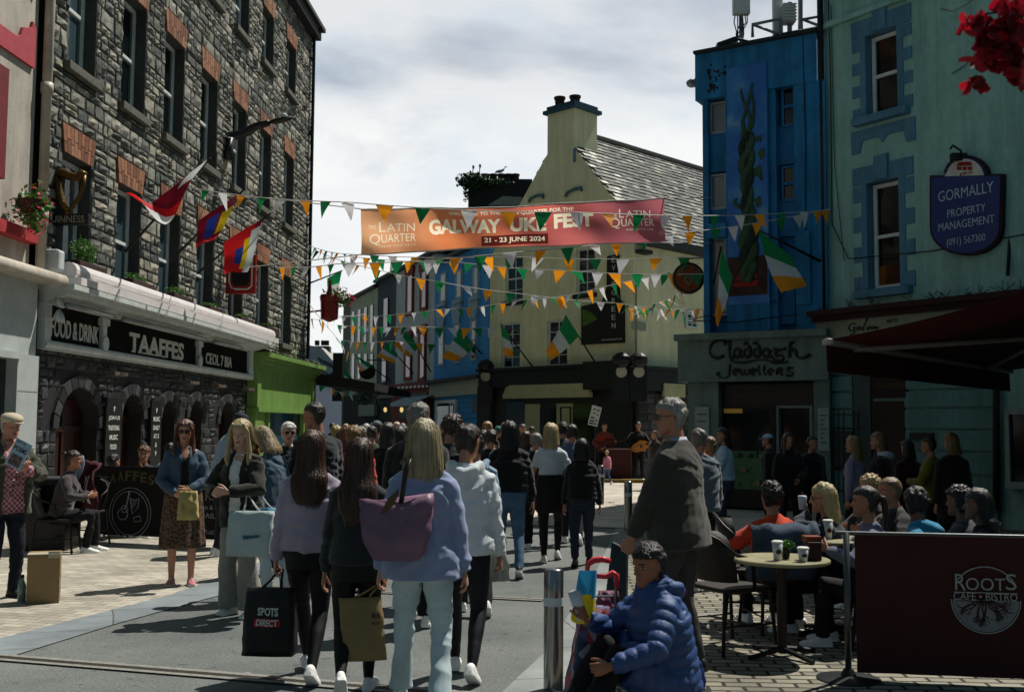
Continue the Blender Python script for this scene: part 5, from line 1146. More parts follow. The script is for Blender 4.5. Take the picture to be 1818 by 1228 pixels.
m.tube([rp(1222 + 26 * math.cos(a), 494 + 26 * math.sin(a)) for a in [2 * PI * j / 36 for j in range(37)]], .018, 6)
m.build('rim', M('rim_brown', '#2e1d10'), t)
m = MB(); hand_poly = [(1199, 492), (1206, 490), (1212, 495), (1218, 503), (1222, 508), (1226, 503), (1232, 495), (1238, 490), (1245, 492), (1243, 502), (1235, 512), (1222, 517), (1209, 512), (1201, 502)]
m.prism(hand_poly, lambda p: rp(p[0], p[1], .075), lambda p: rp(p[0], p[1], .05)); m.prism([(1211, 488), (1213, 472), (1218, 482), (1222, 470), (1226, 482), (1231, 472), (1233, 488)], lambda p: rp(p[0], p[1], .075), lambda p: rp(p[0], p[1], .05)); m.build('hands_and_crown', M('claddagh_orange', '#8a3c14', var=.2), t, fix=True)
m = MB(); m.smooth = True; m.tube([rp(1222 + 7 * 1.0 * math.sin(a) ** 3, 498 - (6.5 * math.cos(a) - 2.5 * math.cos(2 * a) - 1 * math.cos(3 * a)), .08) for a in [2 * PI * j / 28 for j in range(29)]], .010, 5); m.build('heart_outline', M('sign_cream', '#8e8a78'), t)
m = MB(); m.tube([rp(1222, 466, 0), rp(1222, 458, 0), rp(1262, 456, 0)], .02, 6); m.build('bracket', M('dark_bracket', '#1a1a1a'), t)
# ================================================================== right: pale green rendered building
cl = (XD(1474, 20), 20.0); CF = Fac(cl, (cl[0] + .689 * 7, 20 - 7.0))
cr_ = M('pale_green_render', '#90bab2', var=.10, vs=2, bump=.6, bs=45, rough=.85, streak=.30); quo = M('blue_grey_trim', '#527f98', streak=.3, var=.12, vs=5, bump=.25, bs=40)
gb = thing('green_building', 'pale green rendered building with blue grey window surrounds at the right', 'building', CF.p(3, 0, -2)[:])
wA = rpx(CF, 1538, 1594, 55, 203); wB = rpx(CF, 1541, 1598, 320, 514); wC = (wB[0] + 3.35, wB[1] + 3.35, wB[2], wB[3]); wD = (wA[0] + 3.35, wA[1] + 3.35, wA[2], wA[3])
zs = CF.hit(1590, 530)[1]
m = MB(); wall_open(m, CF, 0, 8.4, 0, 12, [wA, wB, wC, wD], .3, 0, 1); CF.box(m, .02, 8.38, 0, 11.98, -7, -.32, 0); m.build('wall', [cr_, quo], gb)
m = MB(); r_ = CF.hit(1475, 47)[1]; CF.box(m, 0, 8.4, r_ - .04, r_ + .05, .0, .10); CF.box(m, 0, 8.4, r_ + .05, r_ + .10, .0, .05); m.build('string_course', cr_, gb)
for k_, (a, b, c, d) in enumerate((wA, wB, wC, wD)):
 m = MB(); o = .025
 CF.box(m, a - .12, a, c - .02, d, .0, o); CF.box(m, b, b + .12, c - .02, d, .0, o)
 for j in range(4):
  z = c + (d - c) * (j * .28 + .0); CF.box(m, a - .30, a - .12, z, z + (d - c) * .14, .0, o - .003); CF.box(m, b + .12, b + .30, z, z + (d - c) * .14, .0, o - .003)
 CF.box(m, a - .30, b + .30, d, d + .32, .0, o); CF.box(m, (a + b) / 2 - .14, (a + b) / 2 + .14, d + .02, d + .46, .0, o + .05)
 if k_ in (0, 3):
  m.prism([(a - .34, c - .20), (b + .34, c - .20), (b + .34, c - .62), (b + .16, c - .62), (b + .1, c - .40), ((a + b) / 2 + .1, c - .40), ((a + b) / 2, c - .52), ((a + b) / 2 - .1, c - .40), (a - .1, c - .40), (a - .16, c - .62), (a - .34, c - .62)], lambda p: CF.p(p[0], p[1], .025), lambda p: CF.p(p[0], p[1], .0))
 m.build('window_surround', quo, gb, fix=True)
 w_ = window(gb, CF, a + .02, b - .02, c + .02, d - .02, .2, .07, True, FRW, glassm('dark_red_glass', '#0e0504', .08, .5), quo, .14, 0, .26)
 m = MB(); CF.box(m, a + .09, b - .09, d - .55, d - .09, -.198, -.19);
 if k_ in (0, 3): m.build('blind', M('cream_blind', '#6f7468', var=.1), w_)
 if k_ == 1:
  m = MB(); CF.box(m, a + .1, b - .1, c + .1, c + .45, -.19, -.185); m.build('orange_display', M('amber_display', '#7a4410', var=.5, vs=12), w_)
rus = M('painted_rustication', '#5f8684', streak=.35, var=.12, vs=3, bump=.3, bs=30)
ys = [CF.hit(1690, y)[1] for y in (930, 884, 841, 800, 762, 724, 691, 659, 600)]
for (xa, xb) in ((1476, 1513), (1606, 1766)):
 m = MB(); sa, sb_ = CF.hit(xa, 740, .1)[0], CF.hit(xb, 740, .1)[0]
 for j in range(len(ys) - 1): CF.box(m, sa, sb_, max(0, ys[j]) + .022, ys[j + 1] - .022, .0, .10)
 m.build('rustication', rus, gb)
m = MB(); fbox(m, CF, 1546, 1606, 650, 706, .02, .12); pn = m.build('door_sign', M('maroon_panel', '#22100f', var=.2), gb)
m = MB(); r_ = rpx(CF, 1556, 1604, 679, 688, .12); put_text(m, 'CLADDAGH', CF.fm(.12), *r_, 0, .005); r_ = rpx(CF, 1570, 1592, 668, 674, .12); put_text(m, '2000', CF.fm(.12), *r_, 0, .005); m.build('lettering', M('dull_gold', '#5a4a2c'), pn)
m = MB(); fbox(m, CF, 1516, 1546, 655, 900, .0, .08); m.build('doorway_left', M('grey_green_paint', '#3f4b48', var=.2), gb)
m = MB(); fbox(m, CF, 1548, 1606, 712, 905, .0, .06); dd = m.build('door', M('dark_maroon', '#180808', rough=.35), gb)
m = MB(); fbox(m, CF, 1478, 1512, 765, 830, .10, .14); m.build('notice_board', M('dim_notice', '#3c4544', var=.2), gb)
m = MB(); fbox(m, CF, 1614, 1655, 768, 780, .10, .16); m.build('letter_plate', M('lamp_black', '#101112'), gb)
m = MB(); fbox(m, CF, 1791, 1850, 735, 855, .02, .10); wd = m.build('shop_window', GLD, gb); m = MB(); fbox(m, CF, 1784, 1792, 725, 866, .0, .16); fbox(m, CF, 1784, 1850, 856, 868, .0, .18); fbox(m, CF, 1784, 1850, 724, 735, .0, .16); m.build('frame', wgrey, wd)
m = MB(); z0_, z1_ = CF.hit(1550, 655)[1], CF.hit(1550, 556)[1]; CF.box(m, -.1, 8.4, z0_ + .25, z1_, .0, .25); fs2 = m.build('fascia', M('cream_fascia', '#7f8473', var=.15), gb)
m = MB(); CF.box(m, -.15, 8.4, z1_, z1_ + .10, .0, .45); CF.box(m, -.12, 8.4, z1_ - .10, z1_, .0, .34); m.build('ledge', M('dark_red_ledge', '#2c0d0c', var=.3), gb)
m = MB(); r_ = rpx(CF, 1508, 1526, 558, 565, .25); put_text(m, 'FROM', CF.fm(.25), *r_, .01, .006); r_ = rpx(CF, 1574, 1594, 566, 573, .25); put_text(m, 'WITH', CF.fm(.25), *r_, .01, .006); m.smooth = True
def gp(x, y): s, z = CF.hit(1180 + x / 2.729, 400 + y / 2.729, .25); return CF.p(s, z, .26)
for s_ in ([(925, 476), (905, 478), (893, 495), (905, 512), (922, 500), (918, 490), (922, 520), (900, 530)], [(945, 490), (932, 498), (940, 508), (950, 492), (955, 506)], [(975, 450), (985, 436), (975, 470), (960, 505), (970, 505)], [(990, 490), (980, 500), (990, 505), (998, 490), (1004, 503)], [(1010, 488), (1014, 503), (1022, 490), (1030, 503), (1036, 488)]): m.tube([gp(*p) for p in cat(s_, 3)], .012, 5, up=CF.n)
m.build('lettering', M('dark_carved_letters', '#0f100e'), fs2)
m = MB()
for q in range(26):
 s = rnd.uniform(0, 6); c = CF.p(s, z1_ + .12, rnd.uniform(.05, .3));
 for z in range(3): m.tube([c, c + Vector((rnd.uniform(-.15, .15), rnd.uniform(-.15, .15), rnd.uniform(.02, .2)))], .006, 4)
o = m.build('weeds', M('dry_weed', '#2b2a1c', var=.4)); o['kind'] = 'stuff'; tag(o, 'thin weeds and cables growing along the ledge over the awning', 'weeds')
t = thing('property_sign', 'blue shield shaped property management sign with red house emblem', 'sign', CF.p(CF.hit(1716, 370)[0], 4.5, .1)[:])
def sp(x, y, o=.10): s, z = CF.hit(x, y, .08); return CF.p(s, z, o)
def shield(g=0):
 pts = [(1657 - g, 316 - g)] + [(1683 - g * .3, 316 - g)]
 pts += [(1717 - (36 + g) * math.cos(a), 316 - g * .6 - (35 + g * .6) * math.sin(a)) for a in [PI * j / 14 for j in range(1, 14)]]
 pts += [(1751 + g * .3, 314 - g), (1779 + g, 313 - g), (1777 + g, 400)]
 pts += [(1717 + (60 + g) * math.cos(a), 405 + (45 + g) * math.sin(a)) for a in [PI * j / 14 for j in range(1, 14)]]
 return pts + [(1657 - g, 404)]
m = MB(); m.prism(shield(4), lambda p: sp(p[0], p[1], .12), lambda p: sp(p[0], p[1], .02)); m.build('border', M('dark_red_border', '#2a1216'), t, fix=True)
m = MB(); m.prism(shield(0), lambda p: sp(p[0], p[1], .135), lambda p: sp(p[0], p[1], .05)); m.build('board', M('navy_board', '#16306e', rough=.4, var=.15), t, fix=True)
m = MB(); m.prism([(1681, 314), (1751, 312)] + [(1717 + 33 * math.cos(a), 315 - 32 * math.sin(a)) for a in [PI * j / 12 for j in range(1, 12)]], lambda p: sp(p[0], p[1], .142), lambda p: sp(p[0], p[1], .10)); m.build('arch_panel', M('sign_white', '#c2bfb5'), t, fix=True)
m = MB(); m.prism([(1702, 296), (1707, 289), (1727, 288), (1731, 295)], lambda p: sp(p[0], p[1], .15), lambda p: sp(p[0], p[1], .14))
for x0, x1 in ((1703, 1711), (1713, 1720), (1722, 1730)): m.prism([(x0, 297), (x1, 297), (x1, 303), (x0, 303)], lambda p: sp(p[0], p[1], .15), lambda p: sp(p[0], p[1], .14))
m.build('house_emblem', M('emblem_red', '#8a1a1c'), t, fix=True)
m = MB()
for tx, x0, x1, y0, y1 in (('GORMALLY', 1666, 1764, 331, 350), ('PROPERTY', 1682, 1750, 367, 381), ('MANAGEMENT', 1666, 1766, 389, 403), ('(091) 567300', 1681, 1750, 419, 436), ('ERA', 1705, 1728, 305, 310)):
 r_ = rpx(CF, x0, x1, y0, y1, .135); put_text(m, tx, CF.fm(.135 if tx != 'ERA' else .142), *r_, -.006, .008, mi=0 if tx != 'ERA' else 1)
m.build('lettering', [M('sign_pale_blue', '#aebcc8'), M('emblem_red', '#8a1a1c')], t)
m = MB(); m.bevbox((-.13, -.06, 0), (.13, .06, .13), .02, Matrix.Translation(sp(1706, 287, .15))); m.tube([sp(1695, 266, .2), sp(1705, 262, .3), sp(1716, 270, .25), sp(1712, 282, .15)], .02, 6); m.build('sign_lamp', M('lamp_black', '#101112'), t)
m = MB(); m.tube([CF.p(.12, 11, .03), CF.p(.16, 8, .03), CF.p(.14, 5.4, .03), CF.p(.5, 4.7, .03), CF.p(2.2, 4.62, .03), CF.p(5, 4.7, .03)], .010, 5); m.tube([CF.p(.2, 9.6, .03), CF.p(.22, 6.5, .03), CF.p(.4, 4.66, .03)], .007, 5); o = m.build('wall_cable', M('cable_black', '#0e0e0e')); recenter(o); tag(o, 'thin black cables clipped to the pale green wall above the ledge', 'cable')
m = MB(); m.tube([JF.p(2.75, 9.4, .12), JF.p(2.78, 7, .12), JF.p(2.74, 4.6, .12), JF.p(2.2, 4.0, .12), JF.p(.5, 3.75, .12)], .010, 5); m.tube([JF.p(.5, 3.7, .2), JF.p(1.4, 3.62, .25), JF.p(2.6, 3.72, .2)], .012, 5); o = m.build('wall_cable', M('cable_black', '#0e0e0e')); recenter(o); tag(o, 'black cables running down the blue tower to its shopfront', 'cable')
t = thing('iron_railing', 'black iron security grille beside the jewellery shop corner', 'railing', CF.p(.4, 0, .4)[:])
m = MB()
for x in (1494, 1503, 1512, 1530, 1538): m.tube([sp(x, 728, .3), sp(x, 895, .3)], .012, 5)
for y in (736, 760, 828): m.tube([sp(1489, y, .3), sp(1541, y, .3)], .012, 5)
m.build('bars', M('black_iron', '#0d0e0f'), t)
m = MB(); m.smooth = True; m.tube([sp(1773, 640, .15), sp(1773, 905, .15)], .055, 8); o = m.build('drainpipe', M('brown_pipe', '#2a1c14')); recenter(o); tag(o, 'dark brown drainpipe at the right end of the grooved wall', 'drainpipe')
# ================================================================== centre: yellow corner building
yc = (XD(1125, 33), 33.0); yl = (XD(868, 37.5), 37.5); YF = Fac(yl, yc); du = Vector((1, 1.005, 0)).normalized(); yr = (yc[0] + du.x * 14, yc[1] + du.y * 14); YR = Fac(yc, yr)
yel = M('pale_yellow_render', '#e4deb4', streak=.16, var=.08, vs=1.5, bump=.4, bs=30, rough=.85)
yb = thing('yellow_corner_building', 'pale yellow corner pub building with gable chimney and slate roof', 'building', ((yl[0] + yc[0]) / 2, 37, 0))
W = YF.L; ze = YR.hit(1180, 430)[1]; g0 = YF.hit(925, 363)[1];
wU1 = rpx(YF, 897, 928, 455, 534); wU2 = rpx(YF, 1023, 1056, 440, 521); wL1 = rpx(YF, 890, 923, 573, 654); wL2 = rpx(YF, 971, 1007, 568, 650)
m = MB(); wall_open(m, YF, 0, W, 0, ze, [wU1, wU2, wL1, wL2], .25, 0, 0); wR = rpx(YR, 1216, 1236, 556, 583); YR.box(m, 0.01, 13.9, 0, ze, -.3, -.01, 0); YF.box(m, .02, W - .02, 0, ze - .02, -13, -.28, 0)
aL, zL = YF.hit(925, 363); aR, zR = YF.hit(1079, 353); cL, cZ = YF.hit(972, 275); cR, cz2 = YF.hit(1020, 275); mid = (cL + cR) / 2
sl = (cZ - zL) / (cL - aL); slr = (cz2 - zR) / (aR - cR)
za = cZ + (mid - cL) * sl; zr0 = za - slr * (W - mid)
m.prism([(0, ze - .01), (W, ze - .01), (W, max(ze, zr0)), (mid, za), (0, max(ze, za - sl * mid))], lambda p: YF.p(p[0], p[1], 0), lambda p: YF.p(p[0], p[1], -.3))
m.build('wall', yel, yb, fix=True)
slate = slab_mat('lichen_slate', '#5f6360', .34, .22, '#1e2020', .012, 0, .35, bump=1.0, c2='#a3a397')
m = MB(); back = 15; th = .1
def rf(a, z, o): return YF.p(a, z, o)
ov = .0
nrow = 26
for side in (1, -1):
 e_s = W + .35 if side > 0 else -.3; e_z = za - (slr if side > 0 else sl) * abs(e_s - mid)
 r = random.Random(5)
 for j in range(nrow):
  t0, t1 = j / nrow, (j + 1) / nrow; ncol = 46
  for i in range(ncol):
   o0, o1 = -.0 - back * i / ncol, -back * (i + .985) / ncol; sh = (j % 2) * back / ncol * .5; o0 -= sh; o1 -= sh
   h0, h1 = .05 + r.uniform(0, .03), .05
   A = e_s + (mid - e_s) * t0; B = e_s + (mid - e_s) * t1; zA = e_z + (za - e_z) * t0; zB = e_z + (za - e_z) * t1
   m.add([rf(A, zA + h0 + .025, o0), rf(A, zA + h0 + .025, o1), rf(B, zB + h1, o1), rf(B, zB + h1, o0)], [(0, 1, 2, 3)], r.choice((0, 0, 0, 1, 1, 2) if i > 3 else (0, 0, 2, 3, 2)))
   m.add([rf(A, zA + h0 + .025, o0), rf(A, zA + h0 + .025, o1), rf(A, zA, o1), rf(A, zA, o0)], [(0, 1, 2, 3)], 1)
 m.add([rf(e_s, e_z, 0), rf(e_s, e_z, -back), rf(mid, za, -back), rf(mid, za, 0)], [(0, 1, 2, 3)], 1)
ridge = [rf(mid, za + .1, -.2), rf(mid, za + .1, -back)]
m.tube(ridge, .11, 6, mi=0)
m.build('roof', [M('slate_mid', '#5e605c', var=.4, vs=14, bump=.4), M('slate_dark', '#36393a', var=.4, vs=14), M('slate_lichen', '#8c8d82', var=.35, vs=18), M('slate_white', '#c9c8bd', var=.3, vs=18)], yb)
m = MB(); zt_ = YF.hit(996, 197)[1]; YF.box(m, cL, cR + .0, za - 1.2, zt_, -1.15, .003, 0); ch = m.build('chimney', yel, yb)
m = MB(); YF.box(m, cL - .12, cR + .12, zt_ - .02, zt_ + .10, -1.27, .12); YF.box(m, cL - .02, cR + .02, zt_ + .10, zt_ + .24, -1.17, .03); m.build('chimney_cap', M('teal_cap', '#2c4a58', var=.2), ch)
m = MB()
for a, o in ((cL + .28, -.3), (cL + .75, -.55)): m.lathe([(.15, 0), (.17, .3), (.20, .31), (.20, .38), (.14, .38)], YF.p(a, zt_ + .22, o), 12)
m.build('chimney_pot', M('pot_brown', '#3a221a', var=.3), ch)
m = MB(); z_ = YF.hit(1030, 262)[1]; YF.box(m, cR - .02, cR + .06, z_ - .45, z_, -1.2, .05); m.build('flashing', M('blue_flashing', '#5e8098', var=.15), ch)
for (x0, y0, x1, y1) in ((941, 355, 966, 348), (1006, 345, 1034, 335)):
 m = MB(); P_ = [YF.hit(x0, y0 + 5), YF.hit(x0 + 2, y0 - 1), YF.hit((x0 + x1) / 2, (y0 + y1) / 2 - 3), YF.hit(x1, y1 - 1), YF.hit(x1, y1 + 5)]; m.tube([YF.p(a, b, .06) for a, b in P_], .055, 6); m.build('gable_bracket', M('teal_grey', '#4a6470'), yb)
for w_, n_ in ((wU1, 0), (wU2, 0), (wL1, 0), (wL2, 0)):
 window(yb, YF, *w_, .14, .06, True, FRW, GL, M('dark_ledge', '#202222'), .06, 1, .1, extra=3)
m = MB(); YR.box(m, -.0, 13.9, ze - .25, ze + .02, .0, .35); YF.box(m, W - .05, W + .3, ze - .2, ze + .02, -.2, .0); m.build('eaves', M('dark_eaves', '#2c2e2e'), yb)
window(yb, YR, *wR, -.02, .06, True, FRW, GL, None, mull=1, extra=2)
for px, py in ((1128, 450), (1182, 441)): m = MB(); a, z = (YR.hit(px, py)); YR.box(m, a, a + .5, z, z + .12, 0, .3); m.build('beam_end', M('dark_eaves', '#2c2e2e'), yb)
zt2 = YF.hit(1000, 655)[1]; dkp = M('black_pub_paint', '#0f110f', rough=.45, var=.3, vs=4)
m = MB(); YF.box(m, -.1, W + .15, zt2 - .55, zt2, .0, .35); YF.box(m, -.2, W + .35, zt2, zt2 + .10, .0, .5); YR.box(m, -.1, 8, zt2 - .75, zt2 - .1, .0, .35); YR.box(m, -.3, 8, zt2 - .1, zt2, .0, .5)
YF.box(m, W - 1.55, W + .3, zt2 - .72, zt2 + .16, .0, .6)
m.build('fascia', dkp, yb)
m = MB(); YF.box(m, 0, W, 0, zt2 - .55, .0, .12); YR.box(m, 0, 8, 0, zt2 - .75, .0, .12); m.build('shopfront', M('dark_green_front', '#191d19', rough=.5, var=.3, vs=3), yb)
crm = M('cream_panel', '#a8a57c', var=.12, vs=4)
m = MB(); r_ = rpx(YF, 894, 1050, 682, 706, .36); a, b, c, d = r_; m.prism([(a, c), (b, c), (b, c + .12), (b - .12, d - .1), (b - .3, d), (a + .3, d), (a + .12, d - .1), (a, c + .12)], lambda p: YF.p(p[0], p[1], .40), lambda p: YF.p(p[0], p[1], .3)); m.build('sign_panel', crm, yb, fix=True)
m = MB(); a, c = YR.hit(1178, 704, .36); b, d = YR.hit(1215, 682, .36); YR.box(m, a, b, c, d, .3, .40); m.build('side_panel', crm, yb)
for (x0, x1, y0, y1, mt) in ((899, 932, 713, 770, GLD), (932, 958, 717, 775, crm), (958, 988, 725, 800, GLD), (988, 1016, 716, 760, crm), (1018, 1052, 716, 790, GLD)):
 m = MB(); fbox(m, YF, x0, x1, y0, y1, .1, .16); m.build('window', mt, yb)
m = MB()
for (x0, x1, y0, y1) in ((994, 1013, 722, 758),):
 for (a, b, c, d) in ((x0, x0 + 2, y0, y1), (x1 - 2, x1, y0, y1), (x0, x1, y0, y0 + 2), (x0, x1, y1 - 2, y1)): fbox(m, YF, a, b, c, d, .16, .19)
m.build('frame', dkp, yb)
gmt = stonem('corner_stone', ['#3c3e3c', '#333534', '#474947', '#2b2d2c', '#525450'])
OF = YR.off(.14); stones(OF, .05, 5.2, .1, zt2 - .8, [], 21, (.22, .34), (.35, .7), .03, .008).build('corner_stonework', gmt, yb)
m = MB(); YF.box(m, -.35, .3, 0, zt2 - .5, .1, .25); m.build('stone_pier', gmt[0], yb)
m = MB()
for px in (1104, 1122):
 c = YF.p(YF.hit(px, 640, .5)[0], 0, .5); z0 = YF.hit(px, 652, .5)[1]; m.lathe([(.1, 0), (.12, .05), (.06, .1), (.06, .14), (.2, .2), (.2, .25), (.24, .26), (.24, .3), (0, .3)], (c.x, c.y, z0), 12)
m.build('finial', dkp, yb)
for px in (1103, 1134, 862):
 c = AT(px, 660 if px > 900 else 668, 32.4 if px > 900 else 37); m = MB(); m.lathe([(0, -.02), (.17, 0), (.17, .06), (0, .08)], (0, 0, 0), 14, Matrix.Translation(c) @ Matrix.Rotation(PI / 2, 4, 'X')); m.build('roundel', M('pale_roundel', '#a09c86'), yb)
 m = MB(); m.box((c.x - .25, c.y + .0, c.z - .9), (c.x + .25, c.y + .25, c.z + .35)); m.ell(tuple(c + Vector((0, 0, .35))), (.3, .2, .25), 10, 6); m.build('corbel', dkp, yb)
t = thing('bottle_sign', 'dark bottle shaped wall sign reading down in white letters on the yellow wall', 'sign', YF.p(5, 4, .1)[:])
def yp(x, y, o=.08): s, z = YF.hit(x, y, .06); return YF.p(s, z, o)
m = MB(); m.prism([(1033, 612), (1108, 608), (1108, 540), (1100, 532), (1098, 500), (1098, 452), (1079, 455), (1078, 510), (1070, 535), (1033, 544)], lambda p: yp(p[0], p[1], .10), lambda p: yp(p[0], p[1], .0)); m.build('board', M('bottle_black', '#0f100c', rough=.4, var=.3), t, fix=True)
m = MB(); m.prism([(1036, 580), (1036, 550), (1048, 552), (1062, 566), (1050, 574)], lambda p: yp(p[0], p[1], .112), lambda p: yp(p[0], p[1], .1)); m.build('green_patch', M('bottle_green', '#4a6a1e', var=.4, vs=8), t, fix=True)  # flat green shape on the sign board
m = MB();
for i, ch_ in enumerate('EVERGREEN'):
 y = 456 + i * 14.6; cx = 1089.5;
 if i == 1: pass
 put_text(m, ch_, YF.fm(.10), *rpx(YF, cx - 3.3, cx + 3.3, y, y + 9.5, .1), -.004, .008)
put_text(m, 'www.evergreen.ie', YF.fm(.10), *rpx(YF, 1068, 1104, 600, 605, .1), 0, .006); m.build('lettering', M('sign_white', '#c2bfb5'), t)
m = MB(); fbox(m, YR, 1123, 1147, 572, 586, .0, .04); o = m.build('street_name_plate', M('name_plate', '#8f9a86', var=.1)); recenter(o); tag(o, 'pale street name plate on the side wall of the yellow building', 'name plate')
m = MB(); m.tube([YR.p(YR.hit(1127, 500)[0], 3.6, .05), YR.p(YR.hit(1127, 500)[0], 6.0, .05)], .03, 5); m.build('conduit', M('yel_conduit', '#8a8664'), yb)
t = thing('placard', 'tilted white poster held up on a thin dark pole above the crowd', 'placard', G(1055, 835)[:])
D = 28.0; m = MB(); cc = AT(1056, 738, D); PM_ = Matrix.Translation(cc) @ Matrix.Rotation(R(-14), 4, 'Y').inverted(); m.box((-.13, -.01, -.26), (.13, .01, .26), PM_, 0)
for (x, z, rx, mi) in ((-.05, .17, .03, 1), (.05, .16, .035, 2), (-.03, .07, .025, 1), (.06, .04, .02, 1), (-.05, -.06, .05, 1), (-.04, -.14, .06, 1), (.07, -.1, .02, 1), (.06, -.2, .03, 1), (-.05, -.21, .06, 1)): m.box((x - rx, -.013, z - .02), (x + rx, -.0101, z + .02), PM_, mi)
m.build('poster', [M('poster_white', '#b5b9b4'), M('poster_ink', '#2a2c2c'), M('emblem_red', '#8a1a1c')], t)
m = MB(); m.tube([(cc.x, D + .02, 0), (cc.x + .02, D + .02, cc.z + .4)], .02, 6); m.build('pole', M('striped_pole', '#1a1a1a'), t)
# ================================================================== building behind with ivy chimney
t = thing('chimney_stack', 'broad dark chimney stack overgrown with ivy behind the yellow gable', 'chimney', AT(885, 700, 48)[:])
m = MB(); a = AT(831, 370, 48); b = AT(945, 318, 48); m.box((a.x, 48, 1), (b.x, 50, b.z)); m.build('stack', M('dark_chimney', '#1e1c1a', var=.3), t)
m = MB()
for px in (862, 876, 890, 903, 915): c = AT(px, 322, 48.5); m.lathe([(.17, -.1), (.17, .25), (.2, .26), (.2, .33), (0, .33)], c, 10)
m.build('chimney_pot', M('pot_brown', '#3a221a'), t)
c = AT(838, 322, 48); m = foliage(900, (0, 0, 0), (.9, .5, .5), .09, 31); m.v = [tuple(Vector(v) + c) for v in m.v]; m2 = foliage(900, AT(865, 323, 47.9), (1.4, .35, .25), .07, 32); m.add(m2.v, m2.f)
m3 = foliage(200, AT(829, 338, 48), (.25, .3, .7), .07, 33); m.add(m3.v, m3.f); m.build('ivy', leafd, t)
m = MB()
for px, h in ((838, 22), (846, 10), (850, 24), (833, 12)): c = AT(px, 318, 48); m.tube([c, c + Vector((.05, 0, h * .025))], .02, 4); m.ell(tuple(c + Vector((.05, 0, h * .025))), (.06, .06, .1), 5, 4)
m.build('dry_stalk', leafd, t)
t = thing('house', 'low dark dormer with pale slate roof tucked behind the yellow gable', 'dormer', AT(895, 370, 46)[:])
m = MB(); a, b = AT(878, 358, 44), AT(935, 380, 44); m.box((a.x, 44, b.z - 4), (b.x, 46, a.z)); m.build('wall', M('dark_dormer', '#22262a'), t)
m = MB(); p_ = [AT(868, 364, 43.8), AT(893, 349, 43.8), AT(926, 351, 43.8), AT(945, 366, 43.8)]; m.prism([(p.x, p.z) for p in p_], lambda p: Vector((p[0], 43.7, p[1])), lambda p: Vector((p[0], 46.3, p[1] + .2))); m.build('roof', M('slate_lichen', '#a9aa9d'), t, fix=True)
g = AT(890, 306, 48.5); t = thing('gull', 'white and grey gull standing on the chimney pots', 'bird', g[:])
m = MB(); m.smooth = True
m.rings([[Vector((g.x + x + (0), g.y + r_ * math.sin(q), g.z + z + r_ * math.cos(q) * .9)) for q in [2 * PI * j / 10 for j in range(10)]] for x, z, r_ in ((-.30, -.02, .015), (-.2, .01, .05), (-.08, .04, .085), (.05, .08, .085), (.13, .13, .06), (.15, .20, .045), (.17, .25, .05), (.21, .26, .035), (.24, .255, .012))])
m.tube([g + Vector((.22, 0, .25)), g + Vector((.30, 0, .23))], [.014, .006], 5)
for s in (-.03, .03): m.tube([g + Vector((.0, s, .02)), g + Vector((.0, s, -.14))], .012, 5)
m.build('body', M('gull_white', '#b5b5b0', var=.2, vs=6), t)
m = MB(); m.ell((0, 0, 0), (.19, .09, .05), 10, 6, Matrix.Translation(g + Vector((-.1, 0, .06))) @ Matrix.Rotation(R(-14), 4, 'Y')); m.build('wing', M('gull_grey', '#6a6e72'), t)
# ================================================================== shop street row
S0 = Vector((yl[0], yl[1], 0)); sdir = Vector((-.373, 1, 0)).normalized(); SFar = S0 + sdir * 30
SFc = Fac((SFar.x, SFar.y), (S0.x, S0.y)); SL = SFc.L
def sx(px): return SFc.hit(px, 700)[0]
def row(name, label, pxa, pxb, ztop_px, mat, back=9):
 a, b = sx(pxa), sx(pxb); zt = SFc.hit((pxa + pxb) / 2, ztop_px)[1]; t = thing(name, label, 'building', SFc.p((a + b) / 2, 0, -2)[:]); return t, a, b, zt
rows = [('blue_house', 'bright blue terraced house with pale shop fascia beside the yellow building', 770, 867, 452, '#3191d0'), ('white_house', 'white terraced house with red window surrounds and red shopfront', 701, 770, 470, '#b6b9b6'), ('dark_house', 'narrow dark grey terraced house between the white and cream houses', 668, 701, 496, '#343b47'), ('cream_house', 'cream terraced house with tall windows further down the street', 620, 668, 524, '#a8ae92'), ('green_grey_house', 'dull green end house at the far end of the row', 607, 620, 538, '#4a5a4c')]
HB = {}
for nm, lb, pa, pb, zt_, c in rows:
 t, a, b, zt = row(nm, lb, pa, pb, zt_, c); HB[nm] = (t, a, b, zt)
 m = MB(); SFc.box(m, a + .01, b - .01, 0, zt, -9, 0); m.build('wall', M(nm + '_render', c, streak=.2, var=.1, vs=1.5, bump=.3, bs=25, rough=.8), t)
 m = MB(); SFc.box(m, a - .02, b + .02, zt, zt + .14, -.4, .25); m.prism([(.25, zt + .14), (-4.5, zt + 2.4), (-9, zt + .14)], lambda p: SFc.p(a, p[1], p[0]), lambda p: SFc.p(b, p[1], p[0])); m.build('roof', M('slate_roof', '#3a3f42'), t, fix=True)
wf = M('pale_blue_frame', '#8aa6b4', var=.1); redf = M('red_frame', '#7e1f1c', var=.2)
t = HB['blue_house'][0]
for px, ya, yb_ in ((788, 484, 538), (816, 478, 532), (846, 472, 526)):
 m = MB(); r_ = rpx(SFc, px - 6, px + 6, ya, yb_); SFc.box(m, *r_, .0, .04); SFc.box(m, r_[0] - .1, r_[1] + .1, r_[2] - .14, r_[2], .0, .14); w_ = m.build('window', wf, t); m = MB(); SFc.box(m, r_[0] + .28, r_[1] - .1, r_[2] + .1, r_[3] - .1, .04, .06); m.build('pane', GL, w_)
